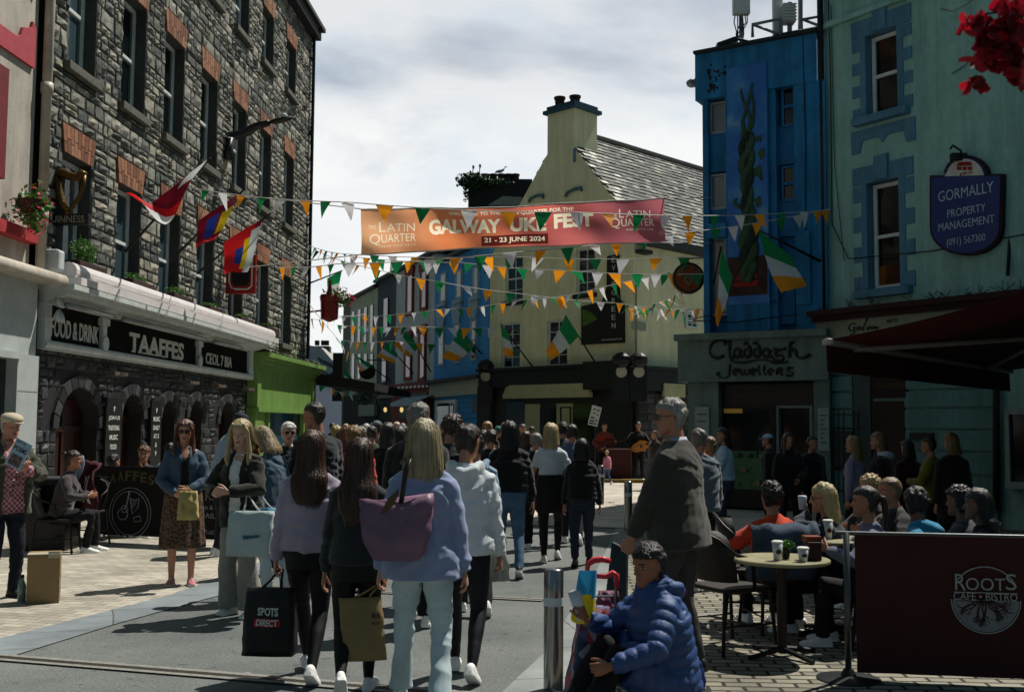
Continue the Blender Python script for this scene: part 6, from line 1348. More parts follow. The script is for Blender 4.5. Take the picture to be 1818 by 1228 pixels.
for px, ya, yb_ in ((784, 582, 650), (812, 574, 645), (842, 566, 640)):
 m = MB(); r_ = rpx(SFc, px - 6, px + 6, ya, yb_); SFc.box(m, *r_, .0, .04); a, b, c, d = r_; m.prism([(a + .1, d), (a - .15, d + .5), (a - .15, d + .75), (b + .15, d + .75), (b + .15, d + .5), (b - .1, d)], lambda p: SFc.p(p[0], p[1], .08), lambda p: SFc.p(p[0], p[1], 0)); w_ = m.build('window', wf, t, fix=True); m = MB(); SFc.box(m, a + .28, b - .1, c + .1, d - .1, .04, .06); m.build('pane', GL, w_)
m = MB(); a_, b_2 = HB['blue_house'][1:3]; z0, z1 = SFc.hit(820, 702)[1], SFc.hit(820, 676)[1]; SFc.box(m, a_, b_2, z0, z1, .0, .2); m.build('fascia', M('faded_fascia', '#a3a690', var=.15), t)
m = MB(); SFc.box(m, a_, b_2, z1, z1 + .12, .0, .45); m.build('cornice', M('dark_eaves', '#2c2e2e'), t)
m = MB(); fbox(m, SFc, 772, 808, 710, 775, .0, .12); w_ = m.build('shop_window', FRW, t); m = MB(); fbox(m, SFc, 776, 796, 716, 770, .12, .15); fbox(m, SFc, 799, 804, 716, 770, .12, .15); m.build('pane', GL, w_)
m = MB(); fbox(m, SFc, 838, 856, 706, 732, .0, .06); m.build('panel', M('grey_panel', '#55606a'), t)
m = MB()
for y in (712, 722, 732, 742): fbox(m, SFc, 812, 866, y, y + 1, .0, .02)
m.build('plank_joint', M('blue_joint', '#1f5f94'), t)
t = HB['white_house'][0]
for px, ya, yb_ in ((729, 487, 560), (754, 480, 552), (726, 600, 675), (751, 590, 678)):
 m = MB(); r_ = rpx(SFc, px - 6.5, px + 6.5, ya, yb_); SFc.box(m, *r_, .0, .08); a, b, c, d = r_; SFc.box(m, a - .1, b + .1, d, d + .3, .0, .1); w_ = m.build('window', redf, t); m = MB(); SFc.box(m, a + .5, b - .12, c + .15, d - .1, .08, .1); m.build('pane', GL, w_)
a_, b_2 = HB['white_house'][1:3]; m = MB(); z0 = SFc.hit(735, 690)[1]; SFc.box(m, a_, b_2, 0, z0, .0, .15); SFc.box(m, a_, b_2, z0, z0 + .25, .0, .35); m.build('shopfront', M('red_shopfront', '#6a1512', var=.25), t)
m = MB(); fbox(m, SFc, 709, 758, 698, 742, .15, .2); m.build('name_board', M('grey_green_board', '#46564c'), t)
m = MB();
for j in range(8): px = 706 + j * 7.2; r_ = rpx(SFc, px, px + 3.5, 686 - j * .4, 690 - j * .4, .36); SFc.box(m, *r_, .35, .37)
m.build('white_trim', FRW, t)
m = MB(); r_ = rpx(SFc, 709, 757, 702, 714, .5); a, b, c, d = r_; m.add([SFc.p(a, d, .2), SFc.p(b, d, .2), SFc.p(b, c, .9), SFc.p(a, c, .9), SFc.p(b, c - .15, .9), SFc.p(a, c - .15, .9)], [(0, 1, 2, 3), (3, 2, 4, 5)]); m.build('awning', M('pale_awning', '#98a6aa'), t)
t = HB['dark_house'][0]
for px, ya, yb_ in ((686, 530, 590), (683, 625, 680)):
 m = MB(); r_ = rpx(SFc, px - 3, px + 4, ya, yb_); SFc.box(m, *r_, .0, .06); m.build('window', GLD, t)
m = MB(); fbox(m, SFc, 669, 700, 700, 706, 0, .2); m.build('ledge', M('pale_ledge', '#77706a'), t); m = MB(); fbox(m, SFc, 669, 700, 706, 800, 0, .1); m.build('shopfront', M('dark_shopfront', '#141212'), t)
t = HB['cream_house'][0]
for px in (628, 639, 650, 661):
 for ya, yb_ in ((556 - (px - 620) * .35, 608), (628, 672)):
  m = MB(); r_ = rpx(SFc, px - 2.2, px + 2.2, ya, yb_); SFc.box(m, *r_, .0, .05); m.build('window', GL, t)
m = MB(); fbox(m, SFc, 609, 668, 700, 800, .0, .12); m.build('shopfront', M('dark_shopfront', '#141212'), t); m = MB(); fbox(m, SFc, 636, 664, 718, 738, .12, .3); m.build('fascia', M('cream_fascia', '#7f8473'), t)
for nm, px in (('left', 684), ('right', 713)):
 c = SFc.p(SFc.hit(px, 727, .4)[0], SFc.hit(px, 727, .4)[1], .4); m = MB(); m.ell((0, 0, 0), (.08, .08, .12), 8, 6, Matrix.Translation(c)); m.tube([c, c + Vector((0, 0, .3))], .03, 5, mi=1); o = m.build('wall_lantern', [emis('lantern_glow', '#ffd98a', .7), M('lamp_black', '#101112')]); recenter(o); tag(o, 'small lit lantern on the dark house %s' % ('nearer the cream house' if nm == 'left' else 'beside the red shopfront'), 'lantern')
t = thing('round_sign', 'dark round drum shaped sign hanging far down the street', 'sign', SFc.p(sx(652), 4, .8)[:]); c = AT(652, 659, 52); m = MB(); m.lathe([(0, -.06), (.40, -.05), (.40, .05), (0, .06)], (0, 0, 0), 24, Matrix.Translation(c) @ Matrix.Rotation(PI / 2, 4, 'X')); m.build('disc', M('drum_dark', '#26100d'), t); m = MB(); m.tube([c + Vector((0, 0, .4)), c + Vector((0, 0, .55)), c + Vector((1.2, .3, .55))], .03, 5); m.build('bracket', M('lamp_black', '#101112'), t)
m = foliage(260, AT(649, 705, 52), (.6, .5, .5), .07, 77); o = m.build('hanging_basket', leafd); recenter(o); tag(o, 'dark hanging basket below the drum shaped sign', 'flower basket')
t = thing('far_house', 'distant house with skylights in its pale roof at the end of the street', 'building', (XD(588, 85), 85, 0))
D = 85; m = MB(); a, b = AT(556, 652, D), AT(600, 760, D); m.box((a.x - 4, D, 0), (b.x, D + 8, a.z)); m.build('wall', M('far_blue_wall', '#2e3d52', var=.2), t)
m = MB(); P_ = [AT(x, y, D) for x, y in ((540, 612), (572, 617), (602, 652), (585, 664), (560, 650), (540, 640))]; m.prism([(p.x, p.z) for p in P_], lambda p: Vector((p[0], D - .5, p[1])), lambda p: Vector((p[0], D + 6, p[1]))); rr_ = m.build('roof', M('far_slate', '#9b9c98', var=.2), t, fix=True)
m = MB()
for j in range(6): p, q = AT(563 + j * 5.5, 634 + j * 2.6, D - .55), AT(569 + j * 5.5, 644 + j * 2.6, D - .55); m.add([p, p + Vector((.12, 0, 0)), q + Vector((.12, 0, 0)), q], [(0, 1, 2, 3)])
m.build('skylight', GLD, rr_)
m = MB(); a, b = AT(560, 614, D + 2), AT(584, 640, D + 2); m.box((a.x, D + 2, b.z - 2), (b.x, D + 3, a.z))
for x in (563, 574, 580): c = AT(x, 613, D + 2.5); m.lathe([(.2, 0), (.2, .4), (0, .4)], c, 8)
m.build('chimney', M('dark_chimney', '#1e1c1a'), t)
m = MB(); a, b = AT(591, 626, 62), AT(609, 712, 62); m.bevbox((a.x, 62, b.z), (b.x, 62.3, a.z), .04); o = m.build('vertical_sign', M('dark_vertical_sign', '#241a16', var=.5, vs=4)); recenter(o); tag(o, 'tall dark vertical shop sign far down the street', 'sign')
m = MB(); m.box((XD(530, 70) - 6, 66, 0), (XD(570, 70), 84, 4.4)); o = m.build('left_row', M('far_blue_wall', '#2e3d52')); recenter(o); o.name = 'far_building'; tag(o, 'dark blue buildings on the left side of the far street', 'building')
m = MB(); p = [AT(548, 700, 38), AT(548, 712, 38), AT(634, 745, 50), AT(634, 740, 50)]; q = AT(548, 745, 36)
m.add([LF.p(LL + .3, 3.3, .1), LF.p(LL + .3, 2.95, 2.2), LF.p(LL + 9, 2.95, 2.2), LF.p(LL + 9, 3.3, .1), LF.p(LL + .3, 2.7, 2.2), LF.p(LL + 9, 2.7, 2.2), LF.p(LL + .3, 2.9, .1), LF.p(LL + 9, 2.9, .1)], [(0, 1, 2, 3), (1, 4, 5, 2), (0, 6, 4, 1), (3, 7, 5, 2), (6, 4, 5, 7)]); o = m.build('awning', M('black_awning', '#15100f')); recenter(o); tag(o, 'black awning beyond the green shopfront, over the crowd', 'awning')
# ================================================================== banner
t = thing('banner', 'long orange to crimson cloth festival banner hung across the street', 'banner', (XD(910, 17.5), 17.5, 4.5))
D = 17.5; c00, c10, c01, c11 = AT(641, 452, D), AT(1182, 431, D), AT(640, 371, D), AT(1179, 351, D)
def bn(u, v, o=0):
 p = c00.lerp(c10, u).lerp(c01.lerp(c11, u), v); p.z -= .05 * math.sin(PI * u) * v - .03 * math.sin(PI * u) * (1 - v)
 p.y += .05 * math.sin(u * 13 + v * 2) + .03 * math.sin(u * 31 + v * 4) + .02 * math.sin(v * 7 + u * 4) - o; return p
PRINT = []
def btext(body, u0, u1, v0, v1, bold=0, mi=1): PRINT.append((body, u0, u1, v0, v1, bold, mi))
bm_ = bpy.data.materials.new('banner_cloth'); bm_.use_nodes = True; nt = bm_.node_tree; b = nt.nodes['Principled BSDF']; b.inputs['Roughness'].default_value = .7
tc = nt.nodes.new('ShaderNodeTexCoord'); sx_ = nt.nodes.new('ShaderNodeSeparateXYZ'); nt.links.new(tc.outputs['Generated'], sx_.inputs[0])
nz_ = nt.nodes.new('ShaderNodeTexNoise'); nz_.inputs['Scale'].default_value = 2.2; nt.links.new(tc.outputs['Object'], nz_.inputs['Vector'])
ma = nt.nodes.new('ShaderNodeMath'); ma.operation = 'MULTIPLY_ADD'; ma.inputs[1].default_value = .22; nt.links.new(nz_.outputs[0], ma.inputs[0]); nt.links.new(sx_.outputs[0], ma.inputs[2])
cr = nt.nodes.new('ShaderNodeValToRGB'); e = cr.color_ramp.elements; e[0].position = .12; e[0].color = h2l('#ecb488') + (1,); e[1].position = 1.0; e[1].color = h2l('#a85e68') + (1,)
q = e.new(.42); q.color = h2l('#de8454') + (1,); q = e.new(.68); q.color = h2l('#c8665c') + (1,)
nt.links.new(ma.outputs[0], cr.inputs[0]); nt.links.new(cr.outputs[0], b.inputs['Base Color'])
tr = nt.nodes.new('ShaderNodeBsdfTranslucent'); nt.links.new(cr.outputs[0], tr.inputs[0]); mx = nt.nodes.new('ShaderNodeMixShader'); mx.inputs[0].default_value = .62; nt.links.new(b.outputs[0], mx.inputs[1]); nt.links.new(tr.outputs[0], mx.inputs[2]); nt.links.new(mx.outputs[0], nt.nodes['Material Output'].inputs[0])
ltm = M('banner_letters', '#fbf2d6', var=.05, rough=.7, trans=.62)
btext('WELCOME TO THE LATIN QUARTER FOR THE', .29, .70, .80, .90, .02); btext('GALWAY', .225, .46, .36, .71, .045); btext('UKE', .49, .61, .37, .73, .045); btext('FEST', .635, .765, .41, .76, .045)
btext('THE', .024, .050, .56, .64); btext('L', .060, .082, .48, .70); btext('ATIN', .086, .178, .48, .66); btext('Q', .026, .062, .20, .45); btext('UARTER', .066, .18, .25, .43); btext('SHOP DINE STAY', .06, .18, .15, .19)
btext('THE', .815, .843, .60, .69); btext('L', .850, .866, .60, .80); btext('ATIN', .872, .955, .60, .76); btext('Q', .818, .852, .34, .60); btext('UARTER', .856, .965, .39, .57); btext('WHERE IRELAND COMES ALIVE', .87, .96, .29, .33)
btext('21 - 23 JUNE 2024', .405, .605, .10, .25, .02)
GU, GV = 1080, 170; grid = np.zeros((GV, GU), 'i'); uu, vv = (np.arange(GU) + .5) / GU, (np.arange(GV) + .5) / GV
for i in range(GU):
 f_ = (uu[i] - .395) / .22
 if 0 <= f_ <= 1: grid[(vv > .05 + .02 * f_) & (vv < .29 + .02 * f_), i] = 2
for body, u0, u1, v0, v1, bold, mi in PRINT:
 vs, fs = text_geo(body, bold, .5); a, b_ = vs[:, 0].min(), vs[:, 0].max(); c, e_ = vs[:, 1].min(), vs[:, 1].max()
 X = (u0 + (vs[:, 0] - a) / (b_ - a) * (u1 - u0)) * GU; Y = (v0 + (vs[:, 1] - c) / (e_ - c) * (v1 - v0)) * GV
 for fc in fs:
  if vs[fc, 2].min() < .4: continue
  for k_ in range(1, len(fc) - 1):
   T = [(X[q], Y[q]) for q in (fc[0], fc[k_], fc[k_ + 1])]; x0, x1 = int(min(p[0] for p in T)), int(max(p[0] for p in T)) + 1; y0, y1 = int(min(p[1] for p in T)), int(max(p[1] for p in T)) + 1
   gx, gy = np.meshgrid(np.arange(x0, x1 + 1) + .5, np.arange(y0, y1 + 1) + .5)
   d = [(T[(q + 1) % 3][0] - T[q][0]) * (gy - T[q][1]) - (T[(q + 1) % 3][1] - T[q][1]) * (gx - T[q][0]) for q in range(3)]
   ins = ((d[0] >= 0) & (d[1] >= 0) & (d[2] >= 0)) | ((d[0] <= 0) & (d[1] <= 0) & (d[2] <= 0))
   sub = grid[y0:y1 + 1, x0:x1 + 1]; sub[ins[:sub.shape[0], :sub.shape[1]]] = mi
m = MB(); m.smooth = True
for j in range(GV):
 i = 0
 while i < GU:
  e_ = i + 1; lim = min(GU, (i // 12 + 1) * 12)
  while e_ < lim and grid[j, e_] == grid[j, i]: e_ += 1
  m.add([bn(i / GU, j / GV), bn(e_ / GU, j / GV), bn(e_ / GU, (j + 1) / GV), bn(i / GU, (j + 1) / GV)], [(0, 1, 2, 3)], int(grid[j, i])); i = e_
m.build('cloth', [bm_, ltm, M('banner_maroon', '#7e2c26', rough=.7, trans=.4, var=.05)], t)
m = MB()
m.tube([c01, AT(480, 352, 19)], .01, 5); m.tube([c11, JF.p(1.0, JF.hit(1300, 352)[1], .2)], .01, 5); m.tube([c10, JF.p(.9, JF.hit(1290, 432)[1], .2)], .01, 5); m.tube([c00, LF.p(10, LF.hit(400, 470)[1], 0)], .01, 5)
m.tube([AT(480, 352, 19), LF.p(8, LF.hit(370, 345)[1], 0)], .01, 5); m.tube([bn(i / 30, 1) for i in range(31)], .012, 5); m.tube([bn(i / 30, 0) for i in range(31)], .012, 5); m.build('rope', M('rope_white', '#b5b3ac'), t)
# ================================================================== bunting
PC = [M('pennant_green', '#127a44', var=.06, rough=.7, trans=.4), M('pennant_white', '#d6d6da', var=.05, rough=.7, trans=.4), M('pennant_orange', '#f09a1c', var=.06, rough=.7, trans=.4)]
def bunting(label, pts, n, size=.25, start=0, skip=.0, seed=1, u0=.02, u1=.98, wind=.35):
 if seed > 3: n = round(n * 1.22); size *= 1.12
 r = random.Random(seed); P_ = [AT(*p) for p in pts]
 cum = [0]
 for i in range(1, len(P_)): cum.append(cum[-1] + (P_[i] - P_[i - 1]).length)
 def at(f):
  d = f * cum[-1]
  for i in range(1, len(P_)):
   if d <= cum[i] + 1e-9:
    q = P_[i - 1].lerp(P_[i], (d - cum[i - 1]) / max(1e-6, cum[i] - cum[i - 1]));
    s = (d - cum[i - 1]) / max(1e-6, cum[i] - cum[i - 1]); q.z -= .10 * math.sin(PI * s) * (cum[i] - cum[i - 1]) / 8; return q
  return P_[-1].copy()
 t = thing('bunting', label, 'bunting', at(.5)[:], 0, 'strings of pennant bunting across the street')
 m = MB(); m.tube([at(i / 60) for i in range(61)], .008, 4); m.build('string', M('rope_white', '#b5b3ac'), t)
 for i in range(n):
  f = u0 + (u1 - u0) * (i + r.uniform(-.12, .12)) / max(1, n - 1); a = at(f); u = (at(min(1, f + .01)) - at(max(0, f - .01))).normalized(); w_ = size * r.uniform(.88, 1.08) * .5; h = size * 1.15 * r.uniform(.85, 1.08)
  nrm = u.cross(Vector((0, 0, 1))).normalized(); sw = r.gauss(.05, wind) ; tw = r.gauss(0, wind * .8); dn = (Vector((0, 0, -1)) + nrm * sw + u * r.gauss(0, .22)).normalized()
  m = MB(); m.smooth = True; K = 5; vs = []; cu = r.uniform(-.25, .25)
  for j in range(K + 1):
   g_ = j / K; c = a + dn * h * g_ + nrm * (cu * h * g_ * g_); hw = w_ * (1 - g_) + .004; side = (u * math.cos(tw * g_) + nrm * math.sin(tw * g_)); bow = nrm * r.uniform(-.01, .01)
   vs += [c - side * hw, c + bow * 2, c + side * hw]
  m.add(vs, [(3 * j + k_, 3 * j + k_ + 1, 3 * j + k_ + 4, 3 * j + k_ + 3) for j in range(K) for k_ in (0, 1)]); m.build('pennant', PC[(start + i) % 3], t)
bunting('topmost long string of pennants crossing in front of the banner lettering', [(335, 333, 19), (620, 359, 16), (1020, 377, 16), (1475, 373, 19.6)], 24, .25, 0, seed=2, u0=.035, u1=.985, wind=.2)
bunting('string of pennants rising to the right along the lower edge of the banner', [(492, 474, 20), (600, 468, 18), (900, 449, 17), (1160, 419, 18), (1474, 371, 19.6)], 25, .23, 2, seed=3, wind=.25)
bunting('nearly level string of pennants just below the banner', [(548, 436, 30), (640, 452, 25), (900, 455, 23), (1200, 457, 22), (1290, 455, 21.5)], 19, .25, 0, seed=4)
bunting('string of pennants sagging from below the banner down to the yellow wall', [(556, 442, 30), (640, 472, 27), (780, 500, 26), (930, 522, 27), (1100, 538, 28), (1250, 548, 22)], 22, .24, 0, seed=5, wind=.4)
bunting('string of pennants falling from the round hanging sign to the far left', [(1240, 468, 21.8), (1100, 502, 24), (930, 532, 30), (780, 549, 34), (600, 563, 38)], 25, .26, 2, seed=6, wind=.4)
bunting('string of pennants at the height of the yellow building upper windows', [(620, 455, 26), (820, 466, 24), (1000, 480, 23), (1250, 486, 21.6)], 17, .24, 1, seed=7, wind=.35)
bunting('string of pennants over the white and blue houses, above the tricolour flags', [(600, 577, 40), (740, 579, 36), (880, 582, 37)], 14, .30, 0, seed=8, wind=.35)
bunting('lowest string of pennants in front of the cream and white houses', [(606, 604, 44), (700, 605, 40), (832, 612, 38)], 10, .34, 0, seed=9, wind=.2)
bunting('short crowded string of pennants beside the round hanging sign', [(1120, 551, 27), (1170, 536, 25), (1212, 516, 22)], 11, .24, 2, seed=10, wind=.6)
bunting('string of pennants on the side wall of the yellow building under the round sign', [(1118, 546, 28), (1180, 549, 26), (1255, 549, 22.3)], 6, .24, 2, seed=11, wind=.2)
bunting('far string of pennants low over the street beyond the green shopfront', [(552, 566, 34), (600, 560, 40), (650, 557, 44)], 6, .26, 2, seed=12)
bunting('distant string of pennants between the pub corner and the far houses', [(560, 655, 55), (600, 672, 52), (640, 680, 50)], 7, .35, 1, seed=13)
bunting('pair of small distant pennant strings against the far blue house', [(556, 680, 60), (590, 690, 60), (622, 700, 58)], 7, .36, 2, seed=14)
bunting('thin string with a few pennants beside the flower basket on the pub corner', [(545, 533, 33), (590, 590, 36), (640, 640, 44)], 6, .3, 1, seed=15)
# ================================================================== flags
TRI = [M('flag_green', '#128a4c', var=.06, trans=.4, rough=.7), M('flag_white', '#cdd3d3', var=.05, trans=.4, rough=.7), M('flag_orange', '#f0991c', var=.06, trans=.4, rough=.7)]
def flag(label, base, tip, quad, mats=TRI, bands=3, amp=.05, group='Irish tricolour flags on wall poles', along='u', cat='flag', emb=None, nu=18, wf_=2.2):
 """quad: four points hoist top, hoist bottom, fly bottom, fly top"""
 t = thing('wall_flag', label, cat, base[:], 0, group)
 m = MB(); m.smooth = True; m.tube([base, tip], [.028, .018], 7); m.build('pole', M('flag_pole', '#15120f', rough=.4), t)
 A, B, C_, D_ = [Vector(p) for p in quad]; nr = (B - A).cross(D_ - A).normalized(); L1 = (D_ - A).length
 def q(u, v): p = A.lerp(D_, u).lerp(B.lerp(C_, u), v); return p + nr * (amp * L1 * math.sin(u * PI * wf_ + v * 2.2) * (.25 + u)) + nr * (amp * .5 * L1 * math.sin(v * 7 + u * 3) * u) + Vector((0, 0, -.06 * L1 * math.sin(PI * u) * (1 - v * .4)))
 m = MB(); m.smooth = True; nv = 12
 for i in range(nu):
  for j in range(nv):
   b = len(m.v); m.v += [tuple(q(x / nu, y / nv)) for x, y in ((i, j), (i + 1, j), (i + 1, j + 1), (i, j + 1))]; m.f.append([b, b + 1, b + 2, b + 3]); m.sm.append(True)
   m.m.append((emb(i / nu, j / nv) if emb else min(2, int(3 * ((i + .5) / nu if along == 'u' else (j + .5) / nv)))))
 me = m.mesh('cloth', mats); bm = bmesh.new(); bm.from_mesh(me); bmesh.ops.remove_doubles(bm, verts=bm.verts[:], dist=.0005); bm.to_mesh(me); bm.free()
 link('cloth', me, t)
 return t
D = 33.5; flag('tricolour flag streaming left between the lower windows of the yellow building', AT(1056, 642, 34), AT(1004, 560, D), [AT(1004, 560, D), AT(1028, 596, D), AT(978, 640, D), AT(969, 622, D)], amp=.03)
D = 35; flag('limp tricolour flag in front of the left lower window of the yellow building', AT(945, 650, 36), AT(888, 574, D), [AT(888, 574, D), AT(903, 592, D), AT(913, 632, D), AT(896, 632, D)], amp=.08)
D = 38; flag('tricolour flag streaming left in front of the blue house', AT(866, 640, 38.3), AT(816, 584, D), [AT(814, 583, D), AT(842, 616, D), AT(810, 641, D), AT(784, 636, D)], amp=.05)
D = 42; flag('tricolour flag in front of the white house wall', AT(765, 660, 43), AT(726, 590, D), [AT(722, 588, D), AT(742, 618, D), AT(725, 634, D), AT(699, 612, D)], amp=.07)
D = 44; flag('tricolour flag showing mostly orange before the dark house', AT(734, 663, 45), AT(688, 612, D), [AT(686, 610, D), AT(706, 628, D), AT(700, 645, D), AT(668, 632, D)], amp=.07)
D = 47; flag('tricolour flag curling over the drum shaped sign', AT(694, 676, 48), AT(630, 630, D), [AT(630, 630, D), AT(662, 648, D), AT(640, 660, D), AT(634, 646, D)], amp=.09)
D = 50; flag('tricolour flag hanging low at the left end of the far row of houses', AT(640, 700, 52), AT(612, 655, D), [AT(612, 655, D), AT(626, 672, D), AT(634, 690, D), AT(610, 684, D)], amp=.07)
D = 34.5; flag('tricolour flag on the corner of the stone pub building against the sky', LF.p(17.6, LF.hit(552, 510)[1], .1), AT(608, 480, 34), [AT(607, 480, D), AT(581, 494, D), AT(580, 532, D), AT(596, 538, D)], amp=.06)
D = 19.3; flag('large tricolour flag billowing in front of the blue tower', JF.p(3.05, JF.hit(1440, 468)[1], .1), AT(1346, 408, D), [AT(1346, 408, D), AT(1405, 455, D), AT(1432, 508, D), AT(1385, 520, D)], amp=.07, wf_=1.3)
D = 19.8; flag('tricolour flag hanging limp at the left side of the blue tower', JF.p(.9, JF.hit(1310, 500)[1], .1), AT(1280, 438, D), [AT(1281, 440, D), AT(1301, 492, D), AT(1275, 580, D), AT(1270, 560, D)], amp=.05)
D = 17.2; flag('narrow folded tricolour flag hanging at the right edge beside the blue shield sign', CF.p(CF.hit(1795, 480)[0], CF.hit(1795, 490)[1], .1), AT(1797, 320, D), [AT(1797, 322, D), AT(1799, 380, D), AT(1793, 492, D), AT(1780, 486, D)], amp=.05)
RM = [M('flag_red', '#c41a20', var=.1, trans=.4, rough=.7), M('flag_maroon', '#7a1026', var=.1, trans=.35, rough=.7), M('flag_blue', '#243c9a', var=.1, trans=.3), M('flag_yellow', '#e0c020', var=.1, trans=.3), M('flag_white', '#cdd3d3')]
g = 'maroon club flags on angled poles along the stone pub'
D = 17.6; flag('maroon and white flag blown up and left, nearest the harp sign', LF.p(3.0, LF.hit(190, 438)[1], .1), AT(374, 280, 19), [AT(368, 284, 18.6), AT(300, 342, 18), AT(224, 356, D), AT(292, 390, D)], RM, emb=lambda u, v: 4 if (u > .75 and v < .5) or (u < .3 and v < .35) else (0 if u > .6 else 1), amp=.10, group=g, wf_=1.8)
D = 20; flag('maroon flag with blue and yellow crest on the middle pole of the stone pub', LF.p(5.3, LF.hit(262, 450)[1], .1), AT(436, 334, 20.5), [AT(424, 344, 20.4), AT(352, 392, 20), AT(347, 442, D), AT(384, 424, D)], RM, emb=lambda u, v: 2 if (.35 < v < .75 and u > .12 and v - .35 < 1) and abs(v - .5) < .22 and u < .75 else (3 if v < .30 and .2 < u < .7 else (0 if u > .8 else 1)), amp=.05, group=g)
D = 22; flag('bright red flag with blue and yellow crest hanging over the red pub sign', LF.p(7.0, LF.hit(325, 478)[1], .1), AT(486, 374, 22.3), [AT(466, 388, 22.2), AT(398, 430, 22), AT(398, 486, D), AT(440, 484, D)], RM, emb=lambda u, v: 2 if .28 < u < .72 and .35 < v < .62 else (3 if .2 < u < .85 and .18 < v < .35 else (4 if v < .18 and u > .1 else (1 if v < .1 else 0))), amp=.05, group=g)
# ================================================================== people in the street
def htop(py, D): return CAM_H - (py - HOR) * D / F_PX
def PP(label, px, ytop, D, rz, dx=0, **kw):
 kw.setdefault('H', min(2.0, htop(ytop, D) - .012)) if not kw.get('seat') else None
 return person(label, (XD(px, D) + dx, D), R(rz), **kw)
A_H = ((-.24, .03, .80), (-.3, -1, 0)); A_HR = ((.24, .03, .80), (.3, -1, 0))
def T_(name, col, **k): return dict(name=name, col=col, **k)
WALKL = dict(feet=((-.09, .22, 0), (.09, -.22, .07)), fpitch=(-4, 32)); WALKR = dict(feet=((-.09, -.22, .07), (.09, .22, 0)), fpitch=(32, -4))
STAND = dict(feet=((-.11, .02, 0), (.11, -.02, 0)))
leop = bpy.data.materials.new('leopard_cloth'); leop.use_nodes = True; nt = leop.node_tree; tc = nt.nodes.new('ShaderNodeTexCoord'); vo = nt.nodes.new('ShaderNodeTexVoronoi'); vo.inputs['Scale'].default_value = 34; nt.links.new(tc.outputs['Object'], vo.inputs['Vector'])
cr = nt.nodes.new('ShaderNodeValToRGB'); e = cr.color_ramp.elements; e[0].position = .20; e[0].color = h2l('#5a3a26') + (1,); e[1].position = .5; e[1].color = h2l('#5e4634') + (1,); q = e.new(.27); q.color = h2l('#120c0a') + (1,); q = e.new(.42); q.color = h2l('#1a100c') + (1,)
nt.links.new(vo.outputs['Distance'], cr.inputs[0]); nt.links.new(cr.outputs[0], nt.nodes['Principled BSDF'].inputs['Base Color']); nt.nodes['Principled BSDF'].inputs['Roughness'].default_value = .8
chk = bpy.data.materials.new('check_shirt'); chk.use_nodes = True; nt = chk.node_tree; tc = nt.nodes.new('ShaderNodeTexCoord'); ck = nt.nodes.new('ShaderNodeTexChecker'); ck.inputs['Scale'].default_value = 42; ck.inputs['Color1'].default_value = h2l('#7a3040') + (1,); ck.inputs['Color2'].default_value = h2l('#b08a90') + (1,)
nt.links.new(tc.outputs['Object'], ck.inputs['Vector']); nt.links.new(ck.outputs[0], nt.nodes['Principled BSDF'].inputs['Base Color']); nt.nodes['Principled BSDF'].inputs['Roughness'].default_value = .85
den = M('denim_blue', '#3a4e60', rough=.85, var=.25, vs=14, bump=.4, bs=300)
p_pink = PP('young woman from behind with very long dark hair and mauve sweatshirt', 548, 766, 6.85, 4, lod=0, skin='#b4826a', hair=('long', '#44291c', .40, .012), top=T_('sweatshirt', '#9c90a0', ease=.030, hem=.90, boxy=.75, amp=.012), bottom=dict(col='#0d0d11', kind='leggings'),
 feet=((-.03, .30, 0), (.06, -.24, .06)), fpitch=(-6, 32), arms=(((-.25, .02, .76), (-.4, -1, 0)), ((.21, .14, .86), (.5, -1, 0))), hands=(((0, .05, -1), (0, 1, 0)), (None, None)), curl=(1.0, .5), dx=.02)
p_grey = PP('young woman from behind with straight brown hair, dark grey top and black trousers', 645, 779, 6.45, 2, lod=0, skin='#a8765c', hair=('long', '#3e261a', .44, .012), top=T_('top', '#23282a', ease=.022, hem=.90, boxy=.6, amp=.011), bottom=dict(col='#0b0b0d', kind='leggings'),
 feet=((-.07, -.28, .12), (.07, .18, 0)), fpitch=(48, -4), arms=(((-.24, .05, .78), (-.4, -1, 0)), ((.20, .0, .72), (.4, -1, 0))), hands=((None, None), ((0, 0, -1), (0, 1, 0))), curl=(.4, 1.0), dx=-.02)
p_blue = PP('woman from behind with blonde bob, lilac blue blazer and white jeans', 762, 747, 6.15, 0, lod=0, skin='#c08e78', hair=('bob', '#9c8f70', .235, 0), over=T_('blazer', '#8490b0', ease=.036, hem=.80, boxy=.55, flare=.14, amp=.011, collar=('#8490b0', .07)), bottom=dict(col='#b4c4c8', kind='jeans', flare=.022),
 feet=((-.14, .20, 0), (.13, -.18, .03)), fpitch=(0, 16), arms=(((-.27, .05, .80), (-.6, -1, 0)), ((.27, -.0, .79), (.6, -1, 0))), curl=.55, dx=-.03)
p_hood = PP('person with short dark hair in a white hoodie beside the blonde woman', 822, 752, 6.9, -4, lod=0, skin='#9a6a50', hair=('bun', '#20140f', .2), top=T_('hoodie', '#c6ccce', ease=.034, hem=.86, boxy=.8, hood=True, amp=.013), bottom=dict(col='#0d1018', kind='leggings'), head=(-20, 5),
 feet=((-.09, .24, 0), (.08, -.22, .06)), fpitch=(-4, 30), arms=(((-.25, .05, .78), (-.3, -1, 0)), ((.24, .1, .80), (.5, -1, 0))), curl=.7, dx=.02)
p_cap = PP('tall grey haired man in black jacket behind the blonde woman', 742, 715, 8.4, 6, sex='m', lod=1, hair=('short', '#6d6a64'), top=T_('jacket', '#121213', ease=.035, hem=.84, boxy=.8), bottom=dict(col='#15161a', kind='slacks'), glasses=True, head=(-25, 0), fat=.02, arms=(A_H, A_HR), **WALKR)
